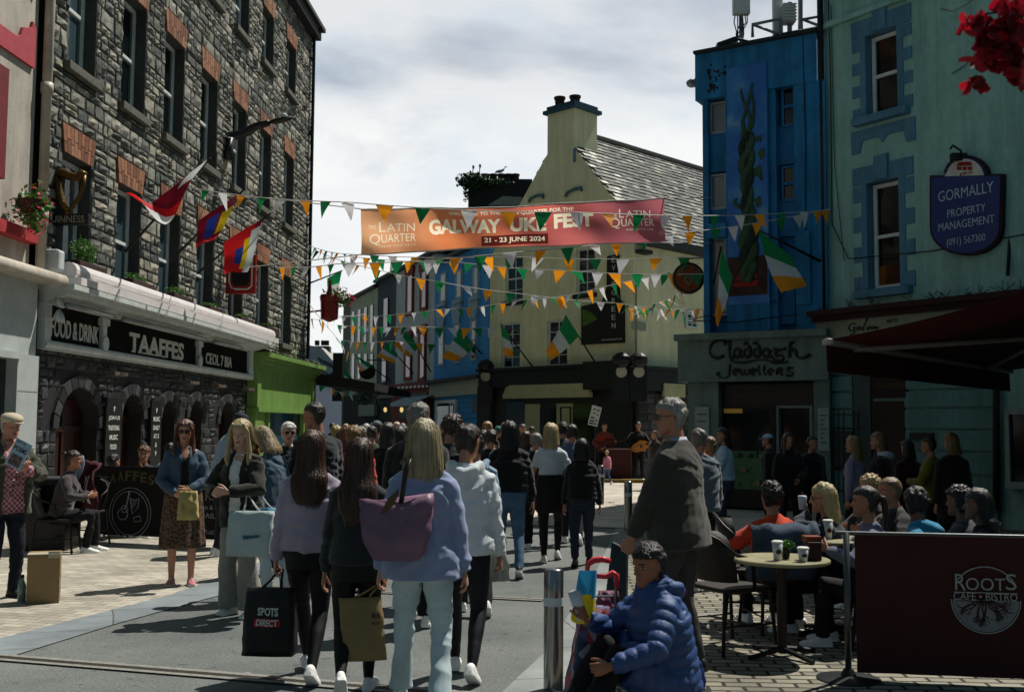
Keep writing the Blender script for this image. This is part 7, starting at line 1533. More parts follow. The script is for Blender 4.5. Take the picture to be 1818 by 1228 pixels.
p_white = PP('woman with long blonde hair, dark olive jacket and pale wide trousers', 437, 746, 9.1, 160, lod=0, skin='#c49880', hair=('long', '#9c8a64', .27, 0, None, .30), over=T_('jacket', '#24251d', ease=.038, hem=.80, boxy=.85, inner=('#cfd0cd', .055), amp=.014), bottom=dict(col='#8b8a82', kind='wide'), head=(14, 8),
 feet=((-.13, .02, 0), (.13, -.06, 0)), arms=(((-.07, .30, 1.12), (-.8, -.4, -.4)), ((.09, .30, 1.10), (.8, -.4, -.4))), hands=(((.6, .5, .1), (0, .2, 1)), ((-.6, .5, .1), (0, .2, 1))), curl=.9, shoe=('#c9c9c4', '#dad9d4'), dx=-.02)
p_leo = PP('woman in sunglasses with brown hair, denim jacket and leopard print skirt', 338, 748, 10.8, 196, lod=0, skin='#b8846a', hair=('long', '#4a2418', .26, 0, None, .26), over=T_('denim_jacket', '#2c4a66', mat=den, ease=.026, hem=.99, boxy=.45, inner=('#16120f', .04)), bottom=dict(name='skirt', col='#3b2a1e', kind='skirt', hem=.40, flare=.16, mat=leop), glasses=True, head=(-4, 2),
 feet=((-.10, .06, 0), (.10, .0, 0)), arms=(((-.06, .24, 1.02), (-.9, -.3, -.3)), ((.08, .24, .98), (.9, -.3, -.3))), hands=(((.7, .5, -.1), (0, .2, 1)), ((-.6, .6, -.1), (0, .2, 1))), curl=.8, shoe=('#b06a70', '#c9c4bc'), dx=-.05)
p_poem = PP('old man in beige flat cap, checked shirt and olive jacket', 14, 737, 9.9, 232, sex='m', lod=0, skin='#a87460', hair=('crop', '#a09c94'), cap=('flat', '#b3a590'), top=T_('shirt', '#6a2a38', mat=chk, ease=.022, hem=.86, boxy=.9), over=T_('jacket', '#3a3b2c', ease=.045, hem=.80, boxy=.9, inner=('#6a2a38', .10), amp=.014), bottom=dict(col='#1a1f2a', kind='jeans'), fat=.03, head=(6, 6),
 arms=(((-.02, .32, 1.23), (-.9, -.3, -.5)), ((.27, .03, .80), (.4, -1, 0))), hands=(((.2, .5, .7), (.7, .2, .2)), (None, None)), curl=(.9, .4), shoe=('#16130f', '#0e0c0a'), **STAND)
for c in p_poem['root'].children:
 if c.name.startswith('jacket'): c.data.materials[1] = chk
p_wh = PP('white haired woman in glasses and dark coat beside the green shopfront', 512, 751, 11.6, 200, lod=1, skin='#b08070', hair=('short', '#c9c6be'), glasses=True, top=T_('coat', '#1c1e22', ease=.04, hem=.8, boxy=.8, collar=('#b0b0aa', .07)), bottom=dict(col='#202024', kind='slacks'), arms=(A_H, A_HR), **STAND)
p_bob = PP('woman with grey blonde bob bending her head over something, blue denim jacket', 497, 780, 9.9, 60, lod=1, lean=14, head=(10, 28), skin='#b08870', hair=('bob', '#8e7c5c', .20, 0), over=T_('jacket', '#3b5060', ease=.03, hem=.92, boxy=.7), bottom=dict(col='#b9c3ca', kind='jeans'), arms=(((-.08, .34, 1.0), (-.8, -.4, -.4)), ((.1, .34, 1.0), (.8, -.4, -.4))), H=1.60, curl=.8, **STAND)
p_tall = PP('tall man with dark receding hair and navy jacket looking left over the crowd', 565, 716, 10.2, 40, sex='m', lod=1, head=(45, 4), skin='#9a6a54', hair=('short', '#2a2019'), top=T_('jacket', '#141a24', ease=.04, hem=.84, boxy=.8), bottom=dict(col='#181a1e', kind='jeans'), arms=(A_H, A_HR), **STAND)
p_navy = PP('man in navy cap and pale blue shirt leaning forward outside the pub', 395, 748, 13.2, -50, sex='m', lod=1, lean=16, head=(-20, 20), hair=('crop', '#2a2019'), cap=('ball', '#141a30'), top=T_('shirt', '#7d93ab', ease=.026, hem=.90, boxy=.9, inner=None), bottom=dict(col='#22262c', kind='jeans'), H=1.76, arms=(((-.12, .40, 1.0), (-.8, -.4, -.4)), ((.12, .40, 1.0), (.8, -.4, -.4))), **STAND)
p_jean = PP('person with dark shoulder length hair, black jacket and blue jeans walking away', 905, 748, 11.5, 4, lod=1, hair=('mid', '#140e0c', .20), top=T_('jacket', '#0f0f11', ease=.038, hem=.95, boxy=.9, amp=.014), bottom=dict(col='#44607c', kind='jeans', mat=M('denim_mid', '#46627f', rough=.85, var=.25, vs=10, bump=.4, bs=300)), arms=(((-.26, .06, .84), (-.6, -1, 0)), ((.27, .06, .84), (.6, -1, 0))), shoe=('#141414', '#c9c9c4'), widths=1.08, feet=((-.10, .26, 0), (.10, -.22, .05)), fpitch=(-4, 28))
p_tee = PP('woman with blonde hair tied back, short white T-shirt and black skirt walking away', 978, 751, 12.8, -3, lod=1, skin='#a87460', hair=('mid', '#a9966c', .19), top=T_('tee_shirt', '#b9bfc4', ease=.016, hem=1.10, sleeve=.32, boxy=.5), bottom=dict(col='#0e0d0f', kind='leggings'), arms=(((-.24, .10, .86), (-.8, -.8, 0)), ((.2, .16, .9), (.8, -.6, 0))), feet=((-.08, -.12, .0), (.09, .18, .03)), fpitch=(10, 25), shoe=('#d0d0cc', '#dadad6'))
m = MB(); W_ = p_tee['W']; k_ = p_tee['k']
rg = []
for z, rx, ry in ((1.10, .165, .13), (1.02, .185, .145), (.95, .20, .155), (.80, .205, .16), (.66, .20, .155), (.62, .17, .13)): rg.append([Vector(((rx + .01 * math.sin(q * 7)) * math.cos(q) * k_, (ry * math.sin(q) + .01 * math.sin(q * 5)) * k_, z * k_)) for q in [2 * PI * j / 32 for j in range(32)]])
m.rings(rg); m.build('tied_jacket', M('cloth_black', '#0c0b0c', rough=.85, bump=.4, bs=40), p_tee['root'], True, world=False)
p_dk = PP('woman in black quilted jacket and dark jeans walking beside the white T-shirt', 1033, 778, 12.4, -4, lod=1, hair=('bob', '#150f0d', .17, 0), top=T_('jacket', '#101113', ease=.04, hem=.92, boxy=.9, quilt=.075), bottom=dict(col='#232c3a', kind='jeans'), arms=(((-.25, .05, .82), (-.6, -1, 0)), ((.26, .10, .80), (.6, -1, 0))), feet=((-.09, -.24, .06), (.10, .24, 0)), fpitch=(30, -4), shoe=('#17171a', '#3a3a3a'))
p_bald = PP('man with thin grey hair and black coat ahead of the white T-shirt woman', 953, 768, 14.0, 10, sex='m', lod=2, H=1.5, hair=('crop', '#77716a'), top=T_('coat', '#101012', ease=.04, hem=.8, boxy=.9), bottom=dict(col='#131316', kind='slacks'), arms=(A_H, A_HR), feet=((-.1, .15, 0), (.1, -.1, 0)))
p_r1 = PP('dark haired person in blue shirt between white T-shirt and black quilted jacket', 1016, 752, 14.6, 0, sex='m', lod=2, hair=('short', '#15100e'), top=T_('shirt', '#4a5870', ease=.03, hem=.9, boxy=.9), bottom=dict(col='#1b2028', kind='jeans'), arms=(A_H, A_HR), **WALKL)
p_r2 = PP('dark haired man just behind the blue shirted person', 1000, 748, 16.5, 12, sex='m', lod=2, hair=('short', '#15100e'), top=T_('jacket', '#22262e', ease=.04, hem=.86, boxy=.9), bottom=dict(col='#17191d', kind='jeans'), arms=(A_H, A_HR), **WALKR)
p_h1 = PP('young man with tousled hair and glasses walking behind the grey haired man', 798, 735, 9.7, -30, sex='m', lod=1, head=(-18, 4), skin='#9a6a54', hair=('tuft', '#2d2018'), glasses=True, top=T_('jacket', '#191a1c', ease=.03, hem=.88, boxy=.8), bottom=dict(col='#17191d', kind='jeans'), arms=(A_H, A_HR), **WALKR)
p_h2 = PP('person in pale blue hoodie partly hidden behind the white hoodie', 845, 768, 9.2, 10, lod=1, hair=('short', '#2a201a'), top=T_('hoodie', '#7d98ad', ease=.035, hem=.88, boxy=.8, hood=True), bottom=dict(col='#1a1c20', kind='jeans'), arms=(A_H, A_HR), **WALKL)
p_blz = PP('tall grey haired man in glasses and grey tweed blazer looking left', 1194, 704, 7.1, 62, dx=.04, sex='m', lod=0, widths=1.1, skin='#a27058', hair=('short', '#8f8c86'), glasses='#2a2018', head=(26, 2), over=T_('blazer', '#34332c', ease=.036, hem=.80, boxy=.6, flare=.1, amp=.007, collar=('#9aa0aa', .068)), bottom=dict(col='#3c3b3a', kind='slacks'), fat=.03,
 arms=(((-.24, .24, .84), (-.8, -.8, 0)), ((.25, .05, .80), (.6, -1, 0))), curl=.8, lean=3, feet=((-.12, .06, 0), (.12, -.06, 0)), shoe=('#1a1512', '#0e0c0a'))
p_gry = PP('grey haired man in blue grey shirt standing behind the blazer', 1243, 758, 10.6, 20, sex='m', lod=1, hair=('short', '#6a645c'), top=T_('shirt', '#56616c', ease=.034, hem=.86, boxy=.9), bottom=dict(col='#1a1a1c', kind='slacks'), fat=.02, arms=(((-.26, .05, .80), (-.4, -1, 0)), ((.25, .1, .82), (.6, -1, 0))), **STAND)
p_sg = PP('short haired woman in sunglasses between the grey haired man and the white jacket', 1263, 772, 12.2, 80, lod=1, skin='#9a6a54', hair=('short', '#6b5238'), glasses=True, top=T_('top', '#2a2426', ease=.03, hem=.9, boxy=.8), bottom=dict(col='#1a1a1c', kind='jeans'), arms=(A_H, A_HR), **STAND)
p_wj = PP('dark haired young woman in pale blue white jacket and jeans outside the jeweller', 1287, 757, 15.5, 80, lod=1, head=(20, 0), hair=('mid', '#1a1210', .2), top=T_('jacket', '#9fb3c6', ease=.035, hem=.93, boxy=.8), bottom=dict(col='#2c3c50', kind='jeans'), arms=(((-.06, .28, 1.05), (-.8, -.4, -.4)), ((.1, .26, 1.02), (.8, -.4, -.4))), **STAND)
p_c1 = PP('man in pale baseball cap and black jacket by the jeweller door', 1366, 767, 17.4, 70, sex='m', lod=2, hair=('crop', '#2a2019'), cap=('ball', '#a9b4c0'), top=T_('jacket', '#101012', ease=.04, hem=.84, boxy=.9), bottom=dict(col='#141416', kind='jeans'), arms=(A_H, A_HR), **STAND)
p_c2 = PP('woman with long brown hair and dark coat facing the camera by the jeweller', 1398, 764, 15.2, 185, lod=2, hair=('long', '#2c1a12', .28, 0, None, .28), top=T_('coat', '#161013', ease=.04, hem=.7, boxy=.9), bottom=dict(col='#141416', kind='leggings'), arms=(((-.1, .25, 1.0), (-.8, -.4, -.4)), ((.2, .1, .85), (.8, -.4, -.4))), **STAND)
p_c3 = PP('man with dark hair and backpack in black clothes under the pale notice board', 1440, 770, 15.6, 200, sex='m', lod=2, hair=('short', '#1a1310'), top=T_('jacket', '#111114', ease=.04, hem=.84, boxy=.9), bottom=dict(col='#101012', kind='jeans'), arms=(A_H, A_HR), **STAND)
p_l1 = PP('girl with wavy light brown hair and lilac top before the iron grille', 1518, 770, 13.4, 50, lod=1, hair=('mid', '#7e6a44', .24), top=T_('top', '#7f7690', ease=.03, hem=.9, boxy=.8), bottom=dict(col='#1a1a22', kind='jeans'), arms=(A_H, A_HR), **STAND)
p_l2 = PP('young woman in profile with light brown hair and white hood', 1563, 763, 13.2, 78, lod=1, skin='#a87860', hair=('mid', '#6a4c2c', .20), top=T_('jacket', '#121114', ease=.04, hem=.86, boxy=.9), bottom=dict(col='#141416', kind='jeans'), arms=(A_H, A_HR), **STAND)
m = MB(); W_ = p_l2['TM']; k_ = p_l2['k']
m.tube([W_ @ Vector(p) for p in ((-.09, .04, 1.46), (-.11, -.05, 1.46), (-.05, -.13, 1.43), (.05, -.13, 1.43), (.11, -.05, 1.46), (.09, .04, 1.46))], [.02, .04, .055, .055, .04, .02], 10); m.build('hood', M('cloth_hood_pale', '#a9b6c4', rough=.85, bump=.3, bs=100), p_l2['root'], True, world=False)
p_l3 = PP('person in maroon top with dark hair beside the white hood', 1612, 776, 13.6, 20, lod=2, hair=('mid', '#1a1210', .18), top=T_('top', '#3a1418', ease=.04, hem=.86, boxy=.9), bottom=dict(col='#141416', kind='jeans'), arms=(A_H, A_HR), **STAND)
p_l4 = PP('dark haired person in dull yellow jacket in front of the grooved wall', 1653, 771, 13.0, 60, sex='m', lod=2, hair=('short', '#1c1410'), top=T_('jacket', '#6e6418', ease=.035, hem=.84, boxy=.8), bottom=dict(col='#141416', kind='jeans'), arms=(((-.08, .28, 1.12), (-.8, -.4, -.4)), ((.24, .03, .8), (.3, -1, 0))), **STAND)
p_l5 = PP('person with fair hair in a long dark coat at the right of the standing group', 1690, 764, 12.4, 10, lod=2, hair=('mid', '#6e5c34', .16), top=T_('coat', '#15100f', ease=.05, hem=.6, boxy=.95), bottom=dict(col='#141416', kind='jeans'), arms=(A_H, A_HR), **STAND)
BD = 31.5
def busk(label, px, ytop, top, hr, D=BD, rz=178, **k): return PP(label, px, ytop, D, rz, sex='m', lod=2, hair=hr, top=top, bottom=dict(col='#141416', kind='jeans'), arms=(((-.12, .22, 1.05), (-.9, -.2, -.4)), ((.16, .22, 1.02), (.9, -.2, -.4))), **STAND, **k)
p_b1 = busk('musician in rust red shirt playing in front of the pub wall', 1073, 749, T_('shirt', '#7a2a1c', ease=.04, hem=.88, boxy=.9), ('short', '#1a1210'))
p_b2 = busk('musician in black singing behind a guitar in front of the pub wall', 1133, 747, T_('shirt', '#100e0e', ease=.04, hem=.88, boxy=.9), ('short', '#1a1210'))
p_b3 = PP('man in brown jacket at the right of the guitar player, beside the blazer', 1163, 762, 27, 120, sex='m', lod=2, hair=('short', '#1a1210'), top=T_('jacket', '#2a2016', ease=.04, hem=.86, boxy=.9), bottom=dict(col='#141416', kind='jeans'), arms=(A_H, A_HR), **STAND)
p_kid = PP('small child with fair curly hair and pink top in front of the musicians', 1078, 796, 29.5, 30, lod=2, H=.93, hair=('curly', '#a58c62'), top=T_('top', '#b06a7a', ease=.03, hem=.8, boxy=.9), bottom=dict(col='#3c5478', kind='kid'), arms=(A_H, A_HR), **WALKL)
FAR = [  # label, px, ytop, D, rz, sex, hair, top colour, kind
 ('boy with fair brown hair and bright red top beside the tall man', 628, 757, 10.6, 10, 'm', ('short', '#7a5a34'), '#b0201c', 'tee_shirt', 1.58),
 ('person with messy grey hair in dark blue behind the boy in red', 640, 758, 14.5, 0, 'm', ('tuft', '#6e6a62'), '#26323e', 'jacket', 0),
 ('woman with dark brown hair in a black coat behind the long haired women', 688, 752, 12.6, 0, 'f', ('mid', '#1c110d', .2), '#1a1214', 'coat', 0),
 ('man in grey baseball cap in the middle of the far crowd', 668, 748, 17.0, 0, 'm', ('crop', '#3a2e24'), '#202226', 'jacket', 0),
 ('fair haired person in front of the black awning', 598, 757, 16.0, 20, 'f', ('mid', '#8a7448', .16), '#2c2226', 'jacket', 0),
 ('bald man in pale top far up the crowd', 704, 749, 21.0, 180, 'm', ('crop', '#b09a84'), '#4a3230', 'jacket', 0),
 ('white haired person in blue jacket under the far shop sign', 650, 753, 21.5, 10, 'm', ('short', '#a9a59c'), '#28384a', 'jacket', 0),
 ('woman with long golden hair near the blue shop', 866, 748, 19.0, 160, 'f', ('long', '#8a6a3c', .26, 0, None, .2), '#1a1a1c', 'jacket', 0),
 ('person with teal knitted hat near the pub door', 884, 756, 22.0, 0, 'f', ('crop', '#2a2a2a'), '#101214', 'jacket', 0),
 ('bald man with pink scalp facing the camera beside the pub', 896, 749, 20.0, 180, 'm', ('crop', '#9a7060'), '#15161a', 'jacket', 0),
 ('dark haired person with grey hood in front of the blue shop', 858, 763, 15.5, 0, 'm', ('short', '#1f1713'), '#2c3036', 'hoodie', 0),
 ('short dark haired man beside the blue shop window', 838, 757, 23.0, 0, 'm', ('short', '#1a1512'), '#3a2c2a', 'jacket', 0),
 ('dark haired woman in a grey scarf by the blue shop', 822, 752, 24.5, 170, 'f', ('mid', '#2a1c14', .15), '#4a4e54', 'coat', 0),
 ('man in dark clothes near the pub window', 928, 752, 24.0, 180, 'm', ('short', '#15110e'), '#16181c', 'jacket', 0),
 ('person in navy by the pub window, left of the blonde ponytail', 944, 756, 26.0, 10, 'f', ('short', '#2c211a'), '#1c2436', 'jacket', 0),
 ('grey haired man far off before the red shopfront', 715, 752, 27.0, 0, 'm', ('short', '#7a766e'), '#33302e', 'jacket', 0),
 ('woman in pale top far off before the red shopfront', 694, 755, 28.0, 180, 'f', ('mid', '#5a4226', .18), '#8a8478', 'top', 0),
 ('brown haired person in green far up the street', 676, 754, 30.0, 0, 'f', ('mid', '#4a3422', .18), '#2e4032', 'jacket', 0),
 ('man with dark beard and grey top far up the street', 660, 752, 32.0, 180, 'm', ('short', '#1a1310'), '#5a5c5e', 'top', 0),
 ('far person in white shirt below the drum shaped sign', 645, 754, 34.0, 10, 'm', ('short', '#3a2a1e'), '#a9acac', 'shirt', 0),
 ('far person in red jacket below the drum shaped sign', 632, 755, 33.0, 0, 'f', ('mid', '#2a1a12', .18), '#7a2420', 'jacket', 0),
 ('far fair haired person under the black awning', 614, 754, 30.0, 0, 'f', ('mid', '#9a8250', .18), '#3c4450', 'jacket', 0),
 ('far tall person in blue under the black awning', 590, 752, 27.0, 0, 'm', ('short', '#2c2018'), '#2a3c56', 'jacket', 0),
 ('dark haired person half hidden left of the boy in red', 606, 766, 13.0, 0, 'm', ('short', '#241a14'), '#24262a', 'jacket', 0),
 ('person with brown hair behind the young man with glasses', 812, 757, 12.5, 0, 'f', ('short', '#3a281c'), '#1e1c1e', 'jacket', 0),
 ('far person in beige coat before the blue shop', 770, 753, 29.0, 0, 'f', ('mid', '#33241a', .16), '#8a7a62', 'coat', 0),
 ('far man in black before the blue shop fascia', 787, 751, 26.0, 180, 'm', ('short', '#1a1411'), '#141518', 'jacket', 0),
 ('far woman with striped grey top before the red shopfront', 740, 757, 30.0, 0, 'f', ('mid', '#201612', .18), '#6a6c70', 'top', 0),
 ('far person in cream far behind the walking women', 728, 756, 35.0, 0, 'm', ('short', '#4a3a2a'), '#9a927e', 'shirt', 0),
 ('woman with auburn hair and dark coat just left of the boy in red', 616, 758, 12.2, 0, 'f', ('mid', '#5a2c1a', .18), '#1c1a1e', 'coat', 0),
 ('person in olive jacket behind the long haired girl in dark grey', 660, 757, 15.8, 0, 'm', ('short', '#2c2018'), '#34382a', 'jacket', 0),
 ('woman with black bob and navy top behind the grey haired man', 708, 758, 13.4, 0, 'f', ('bob', '#14100e', .18), '#1a2234', 'top', 0),
 ('man with brown hair and charcoal jacket left of the grey haired man', 716, 756, 16.8, 0, 'm', ('short', '#3a2a1c'), '#2a2c2e', 'jacket', 0),
 ('pale haired woman in black far behind the blonde bob', 690, 752, 24.5, 0, 'f', ('bob', '#a89a78', .18), '#121214', 'jacket', 0),
 ('far person in mustard top in the middle of the crowd', 655, 756, 25.5, 0, 'f', ('mid', '#2a1a12', .18), '#6e5418', 'top', 0),
 ('far man in navy jacket with grey hair near the red shopfront', 728, 752, 23.0, 0, 'm', ('short', '#8a857a'), '#1c2438', 'jacket', 0),
 ('far woman in dark red coat near the blue shop door', 802, 755, 27.0, 0, 'f', ('mid', '#3a2418', .18), '#4a1a1e', 'coat', 0),
 ('person with black hair in black jacket left of the blue jeans walker', 872, 762, 13.8, 0, 'm', ('short', '#120e0c'), '#111216', 'jacket', 0),
 ('person with brown hair and grey jacket right of the blue jeans walker', 934, 765, 17.5, 0, 'f', ('mid', '#3c281a', .18), '#3a3c40', 'jacket', 0),
 ('far person in pale grey beneath the black awning edge', 622, 757, 22.0, 0, 'm', ('short', '#5a4a34'), '#7a7c7e', 'jacket', 0),
 ('far dark haired woman in teal beneath the drum shaped sign', 638, 758, 18.5, 0, 'f', ('mid', '#1c120e', .18), '#1f4248', 'jacket', 0),
]
for lb, px, yt, D, rz, sx__, hr, tc_, kd, hh in FAR:
 kw = dict(H=hh) if hh else {}
 if 'cap in' in lb: kw['cap'] = ('ball', '#59656c')
 if 'hat' in lb: kw['cap'] = ('beanie', '#2f6a6a')
 PP(lb, px, yt, D, rz + rnd.uniform(-12, 12), sex=sx__, lod=1 if D < 11 else (2 if D < 20 else 3), hair=hr, top=T_(kd, tc_, ease=.035, hem=.86 if kd != 'coat' else .65, boxy=.85, hood=(kd == 'hoodie')), bottom=dict(col=rnd.choice(('#15161a', '#1c2634', '#22201e')), kind='jeans'), arms=(A_H, A_HR), **(WALKL if rnd.random() < .5 else WALKR), **kw)
# ================================================================== seated people
chm = M('dark_wicker', '#1c1611', rough=.6, var=.4, vs=40, bump=.6, bs=90); chl = M('dark_tube', '#14110f', metal=.3, rough=.45)
def make_chair(name, label, loc, rz, grp):
 t = thing(name, label, 'chair', loc, rz, grp)
 m = MB(); m.bevbox((-.22, -.20, .425), (.22, .23, .46), .015); m.build('seat', chm, t, world=False)
 m = MB(); m.smooth = True; rg = []
 for z, w_, y in ((.50, .21, -.20), (.62, .235, -.235), (.74, .235, -.265), (.82, .19, -.285), (.86, .10, -.295)): rg.append([Vector((w_ * math.sin(a), y + (1 - math.cos(a)) * .12, z)) for a in [-.5 * PI + PI * j / 16 for j in range(17)]])
 r2 = [[p + Vector((0, -.018, 0)) for p in r_] for r_ in rg]; m.rings(rg, closed=False, caps=False); m.rings(r2[::-1], closed=False, caps=False); m.build('backrest', chm, t, world=False)
 m = MB(); m.smooth = True; m.tube([(-.235, .05, .46), (-.25, .02, .66), (-.235, -.12, .70), (-.20, -.24, .80), (0, -.32, .885), (.20, -.24, .80), (.235, -.12, .70), (.25, .02, .66), (.235, .05, .46)], .014, 7); m.build('frame', chl, t, world=False)
 for x, y in ((-.21, -.2), (.21, -.2), (-.22, .2), (.22, .2)): m = MB(); m.tube([(x, y, .44), (x * 1.12, y * 1.2, 0)], .014, 7); m.build('leg', chl, t, world=False)
 m = MB(); m.tube([(-.225, -.21, .2), (-.23, .21, .2)], .009, 6); m.tube([(.225, -.21, .2), (.23, .21, .2)], .009, 6); m.tube([(-.23, .0, .2), (.23, .0, .2)], .009, 6); m.build('stretcher', chl, t, world=False)
 return t
ch0 = None
def chair(label, px, D, rz, grp):
 global ch0
 loc = (XD(px, D), D, 0)
 if ch0 is None: ch0 = make_chair('cafe_chair', label, loc, R(rz), grp); return ch0
 c = copytree(ch0); c.location = loc; c.rotation_euler = (0, 0, R(rz)); c['label'] = label; c['group'] = grp; return c
CG = 'dark chairs on the cafe terrace'; PG = 'dark chairs outside the pub'
chair('empty dark round backed chair nearest the tweed blazer man, turned to the table', 1290, 7.9, -62, CG)
chair('second empty dark chair behind the first, its back rail showing', 1335, 8.9, -100, CG)
def seated(label, px, ytop, D, rz, chairlabel=None, grp=CG, H=None, lean=12, **k):
 H = H or 1.66; kk = H / 1.75; zt = htop(ytop, D); pz = max(.40, min(.56, zt / kk - .84 * math.cos(R(lean)) + .02)); k.setdefault('lod', 1)
 r_ = person(label, (XD(px, D), D), R(rz), H=H, seat=True, pelz=pz, lean=lean, feet=((-.12, .42, 0), (.12, .36, 0)), arms=k.pop('arms', (((-.14, .36, .74), (-.9, -.5, -.4)), ((.14, .36, .74), (.9, -.5, -.4)))), **k)
 if chairlabel:
  c = chair(chairlabel, px, D, rz, grp); c.location.x -= -math.sin(R(rz)) * .04; c.scale = (1, 1, min(1.1, pz * kk / .52))
 return r_
dk = dict(col='#15151a', kind='jeans')
s_red = seated('woman with curly dark hair in bright orange red sweater sitting with her back turned', 1378, 859, 8.6, 8, 'dark chair under the woman in the orange red sweater', hair=('curly', '#160f0d'), top=T_('sweater', '#c2391a', ease=.035, hem=.9, boxy=.8, amp=.012), bottom=dk)
m = MB(); m.smooth = True; rg = []
for j in range(7):
 z = .86 - j * .07; rg.append([Vector((.26 * math.sin(a) * (1 + .02 * j), -.24 - .03 * math.sin(a * 5 + j) - (.10 if j < 1 else .14) * math.cos(a) ** .8 * 1 + .08, z + .012 * math.sin(a * 7))) for a in [-1.3 + 2.6 * q / 24 for q in range(25)]])
m.rings(rg, closed=False, caps=False); o = m.build('draped_jacket', M('cloth_grey_blue', '#3a4656', rough=.9, var=.2, bump=.5, bs=60), None, world=False); mt = o.modifiers.new('s', 'SOLIDIFY'); mt.thickness = .02; o.location = (XD(1372, 8.5), 8.5, 0); o.rotation_euler = (0, 0, R(8)); tag(o, 'grey blue jacket draped over the chair back behind the orange red sweater', 'jacket')
s_bl = seated('blonde woman in sunglasses lifting a white paper cup to her mouth', 1490, 858, 8.5, 72, 'dark chair under the blonde woman with the cup', skin='#a87860', hair=('mid', '#a89468', .20), glasses=True, top=T_('jacket', '#1a2230', ease=.03, hem=.9, boxy=.8), bottom=dk, arms=(((-.02, .27, .97), (-.9, -.3, -.6)), ((.14, .36, .74), (.9, -.5, -.4))), hands=(((0, .2, 1), (1, .2, 0)), (None, None)), curl=(1.1, .5))
s_li = seated('girl with dark ponytail and lilac grey top before the curly blonde woman', 1552, 860, 8.0, 76, 'dark chair under the girl in the lilac grey top', skin='#9a6c58', hair=('pony', '#1e1410', .22), top=T_('top', '#5c6076', ease=.026, hem=.9, boxy=.7), bottom=dk, lean=6)
s_cu = seated('woman with curly blonde hair and glasses pushed up, half hidden at the cafe', 1560, 841, 9.6, 120, 'dark chair under the curly blonde woman', hair=('curly', '#b0986a'), top=T_('top', '#2a2a2e', ease=.03, hem=.9, boxy=.8), bottom=dk)
s_mn = seated('man with short brown hair and dark collar bending left at the cafe', 1604, 849, 8.9, 100, 'dark chair under the short haired man with dark collar', sex='m', H=1.72, skin='#9a6a50', hair=('crop', '#6a5038'), top=T_('jacket', '#121316', ease=.03, hem=.9, boxy=.8, collar=('#3a3a3c', .07)), bottom=dk)
s_te = seated('dark haired person in bright teal blue jacket behind the maroon barrier', 1652, 866, 8.0, 55, 'dark chair under the person in the teal blue jacket', sex='m', skin='#6e4a38', head=(-60, 5), hair=('tuft', '#100c0a'), top=T_('jacket', '#157a9c', ease=.045, hem=.9, boxy=.9, hood=True), bottom=dk)
s_d1 = seated('dark haired person in grey top sitting near the right end of the barrier', 1728, 872, 8.2, 40, 'dark chair under the person in the grey top', skin='#6e4a38', hair=('curly', '#120d0b'), top=T_('top', '#34353a', ease=.035, hem=.9, boxy=.8), bottom=dk)
s_d2 = seated('long haired person in black at the right end of the barrier', 1766, 870, 7.9, 60, 'dark chair under the long haired person in black', skin='#6e4a38', hair=('long', '#140d0a', .25), top=T_('top', '#141316', ease=.035, hem=.9, boxy=.8), bottom=dk)
s_p1 = seated('woman with dark hair in a bun and grey top sitting in profile outside the pub', 113, 806, 13.4, -80, 'dark chair under the woman with the bun', PG, skin='#9a6a54', hair=('bun', '#2a1a12'), top=T_('top', '#3c3638', ease=.026, hem=.9, boxy=.7), bottom=dk)
s_p2 = seated('dark haired person in maroon sitting behind the pub barrier', 190, 812, 15.0, -30, 'dark chair under the maroon dressed person', PG, hair=('short', '#1a1210'), top=T_('top', '#3a1018', ease=.03, hem=.9, boxy=.8), bottom=dk)
s_p3 = seated('boy with curly fair hair raising a hand to his mouth behind the pub barrier', 260, 797, 15.6, 190, 'dark chair under the curly haired boy', PG, hair=('curly', '#6e5232'), skin='#b08064', top=T_('tee_shirt', '#2a2a2e', ease=.03, hem=.9, boxy=.8), bottom=dk, arms=(((-.02, .24, 1.0), (-.9, -.3, -.6)), ((.14, .36, .74), (.9, -.5, -.4))))
s_p4 = seated('dark haired person in pale blue top right of the curly haired boy', 291, 790, 16.2, -40, 'dark chair under the person in the pale blue top', PG, sex='m', hair=('short', '#141010'), top=T_('top', '#6a8cb0', ease=.03, hem=.9, boxy=.8), bottom=dk)
s_w = person('woman with short curly hair in blue quilted puffer coat sitting beside the bollard', (XD(1186, 5.9), 5.9), R(106), H=1.66, sex='f', lod=0, seat=True, pelz=.255, lean=10, head=(22, 8), neck=-.045, skin='#8a5a40', hair=('short', '#130e0c'), fat=.028, feet=((-.2, .58, 0), (.18, .52, 0)),
 arms=(((-.24, .44, .40), (-.8, -.6, -.5)), ((.04, .48, .60), (.8, -.5, -.6))), hands=(((.3, 1, -.2), (.2, .2, 1)), ((-.1, .4, .9), (-.5, .8, .0))), curl=(.8, 1.15),
 top=dict(name='puffer_coat', kind='nylon', col='#1c3a78', mat=M('blue_nylon', '#1a3c70', rough=.6, var=.12, vs=6, bump=.4, bs=45, spec=.5), ease=.038, hem=.84, boxy=.9, quilt=.062, amp=.006, hood=True, collar=('#1a3c70', .078)), bottom=dict(col='#120e12', kind='slacks'), shoe=('#141414', '#101010'))
m = MB(); k_ = s_w['k']
for i in (0, 1): h_, n_ = s_w['hip'][i], s_w['kn'][i]; m.tube([h_ + Vector((0, .0, .02)), h_.lerp(n_, .35) + Vector((0, 0, .01)), h_.lerp(n_, .85)], [.17, .145, .12], 14)
m.tube([s_w['hip'][0] + Vector((-.03, .02, .04)), s_w['hip'][1] + Vector((.03, .02, .04))], .185, 12)
me = remesh(m, .010, 4); a = vco(me); nn = vno(me); setco(me, a + nn * (np.abs(np.sin(PI * a[:, 1] / .062)) ** .6 * .009 - .005)[:, None]); wrinkle(me, .005, seed=4)
me.materials.append(MATS['blue_nylon']);
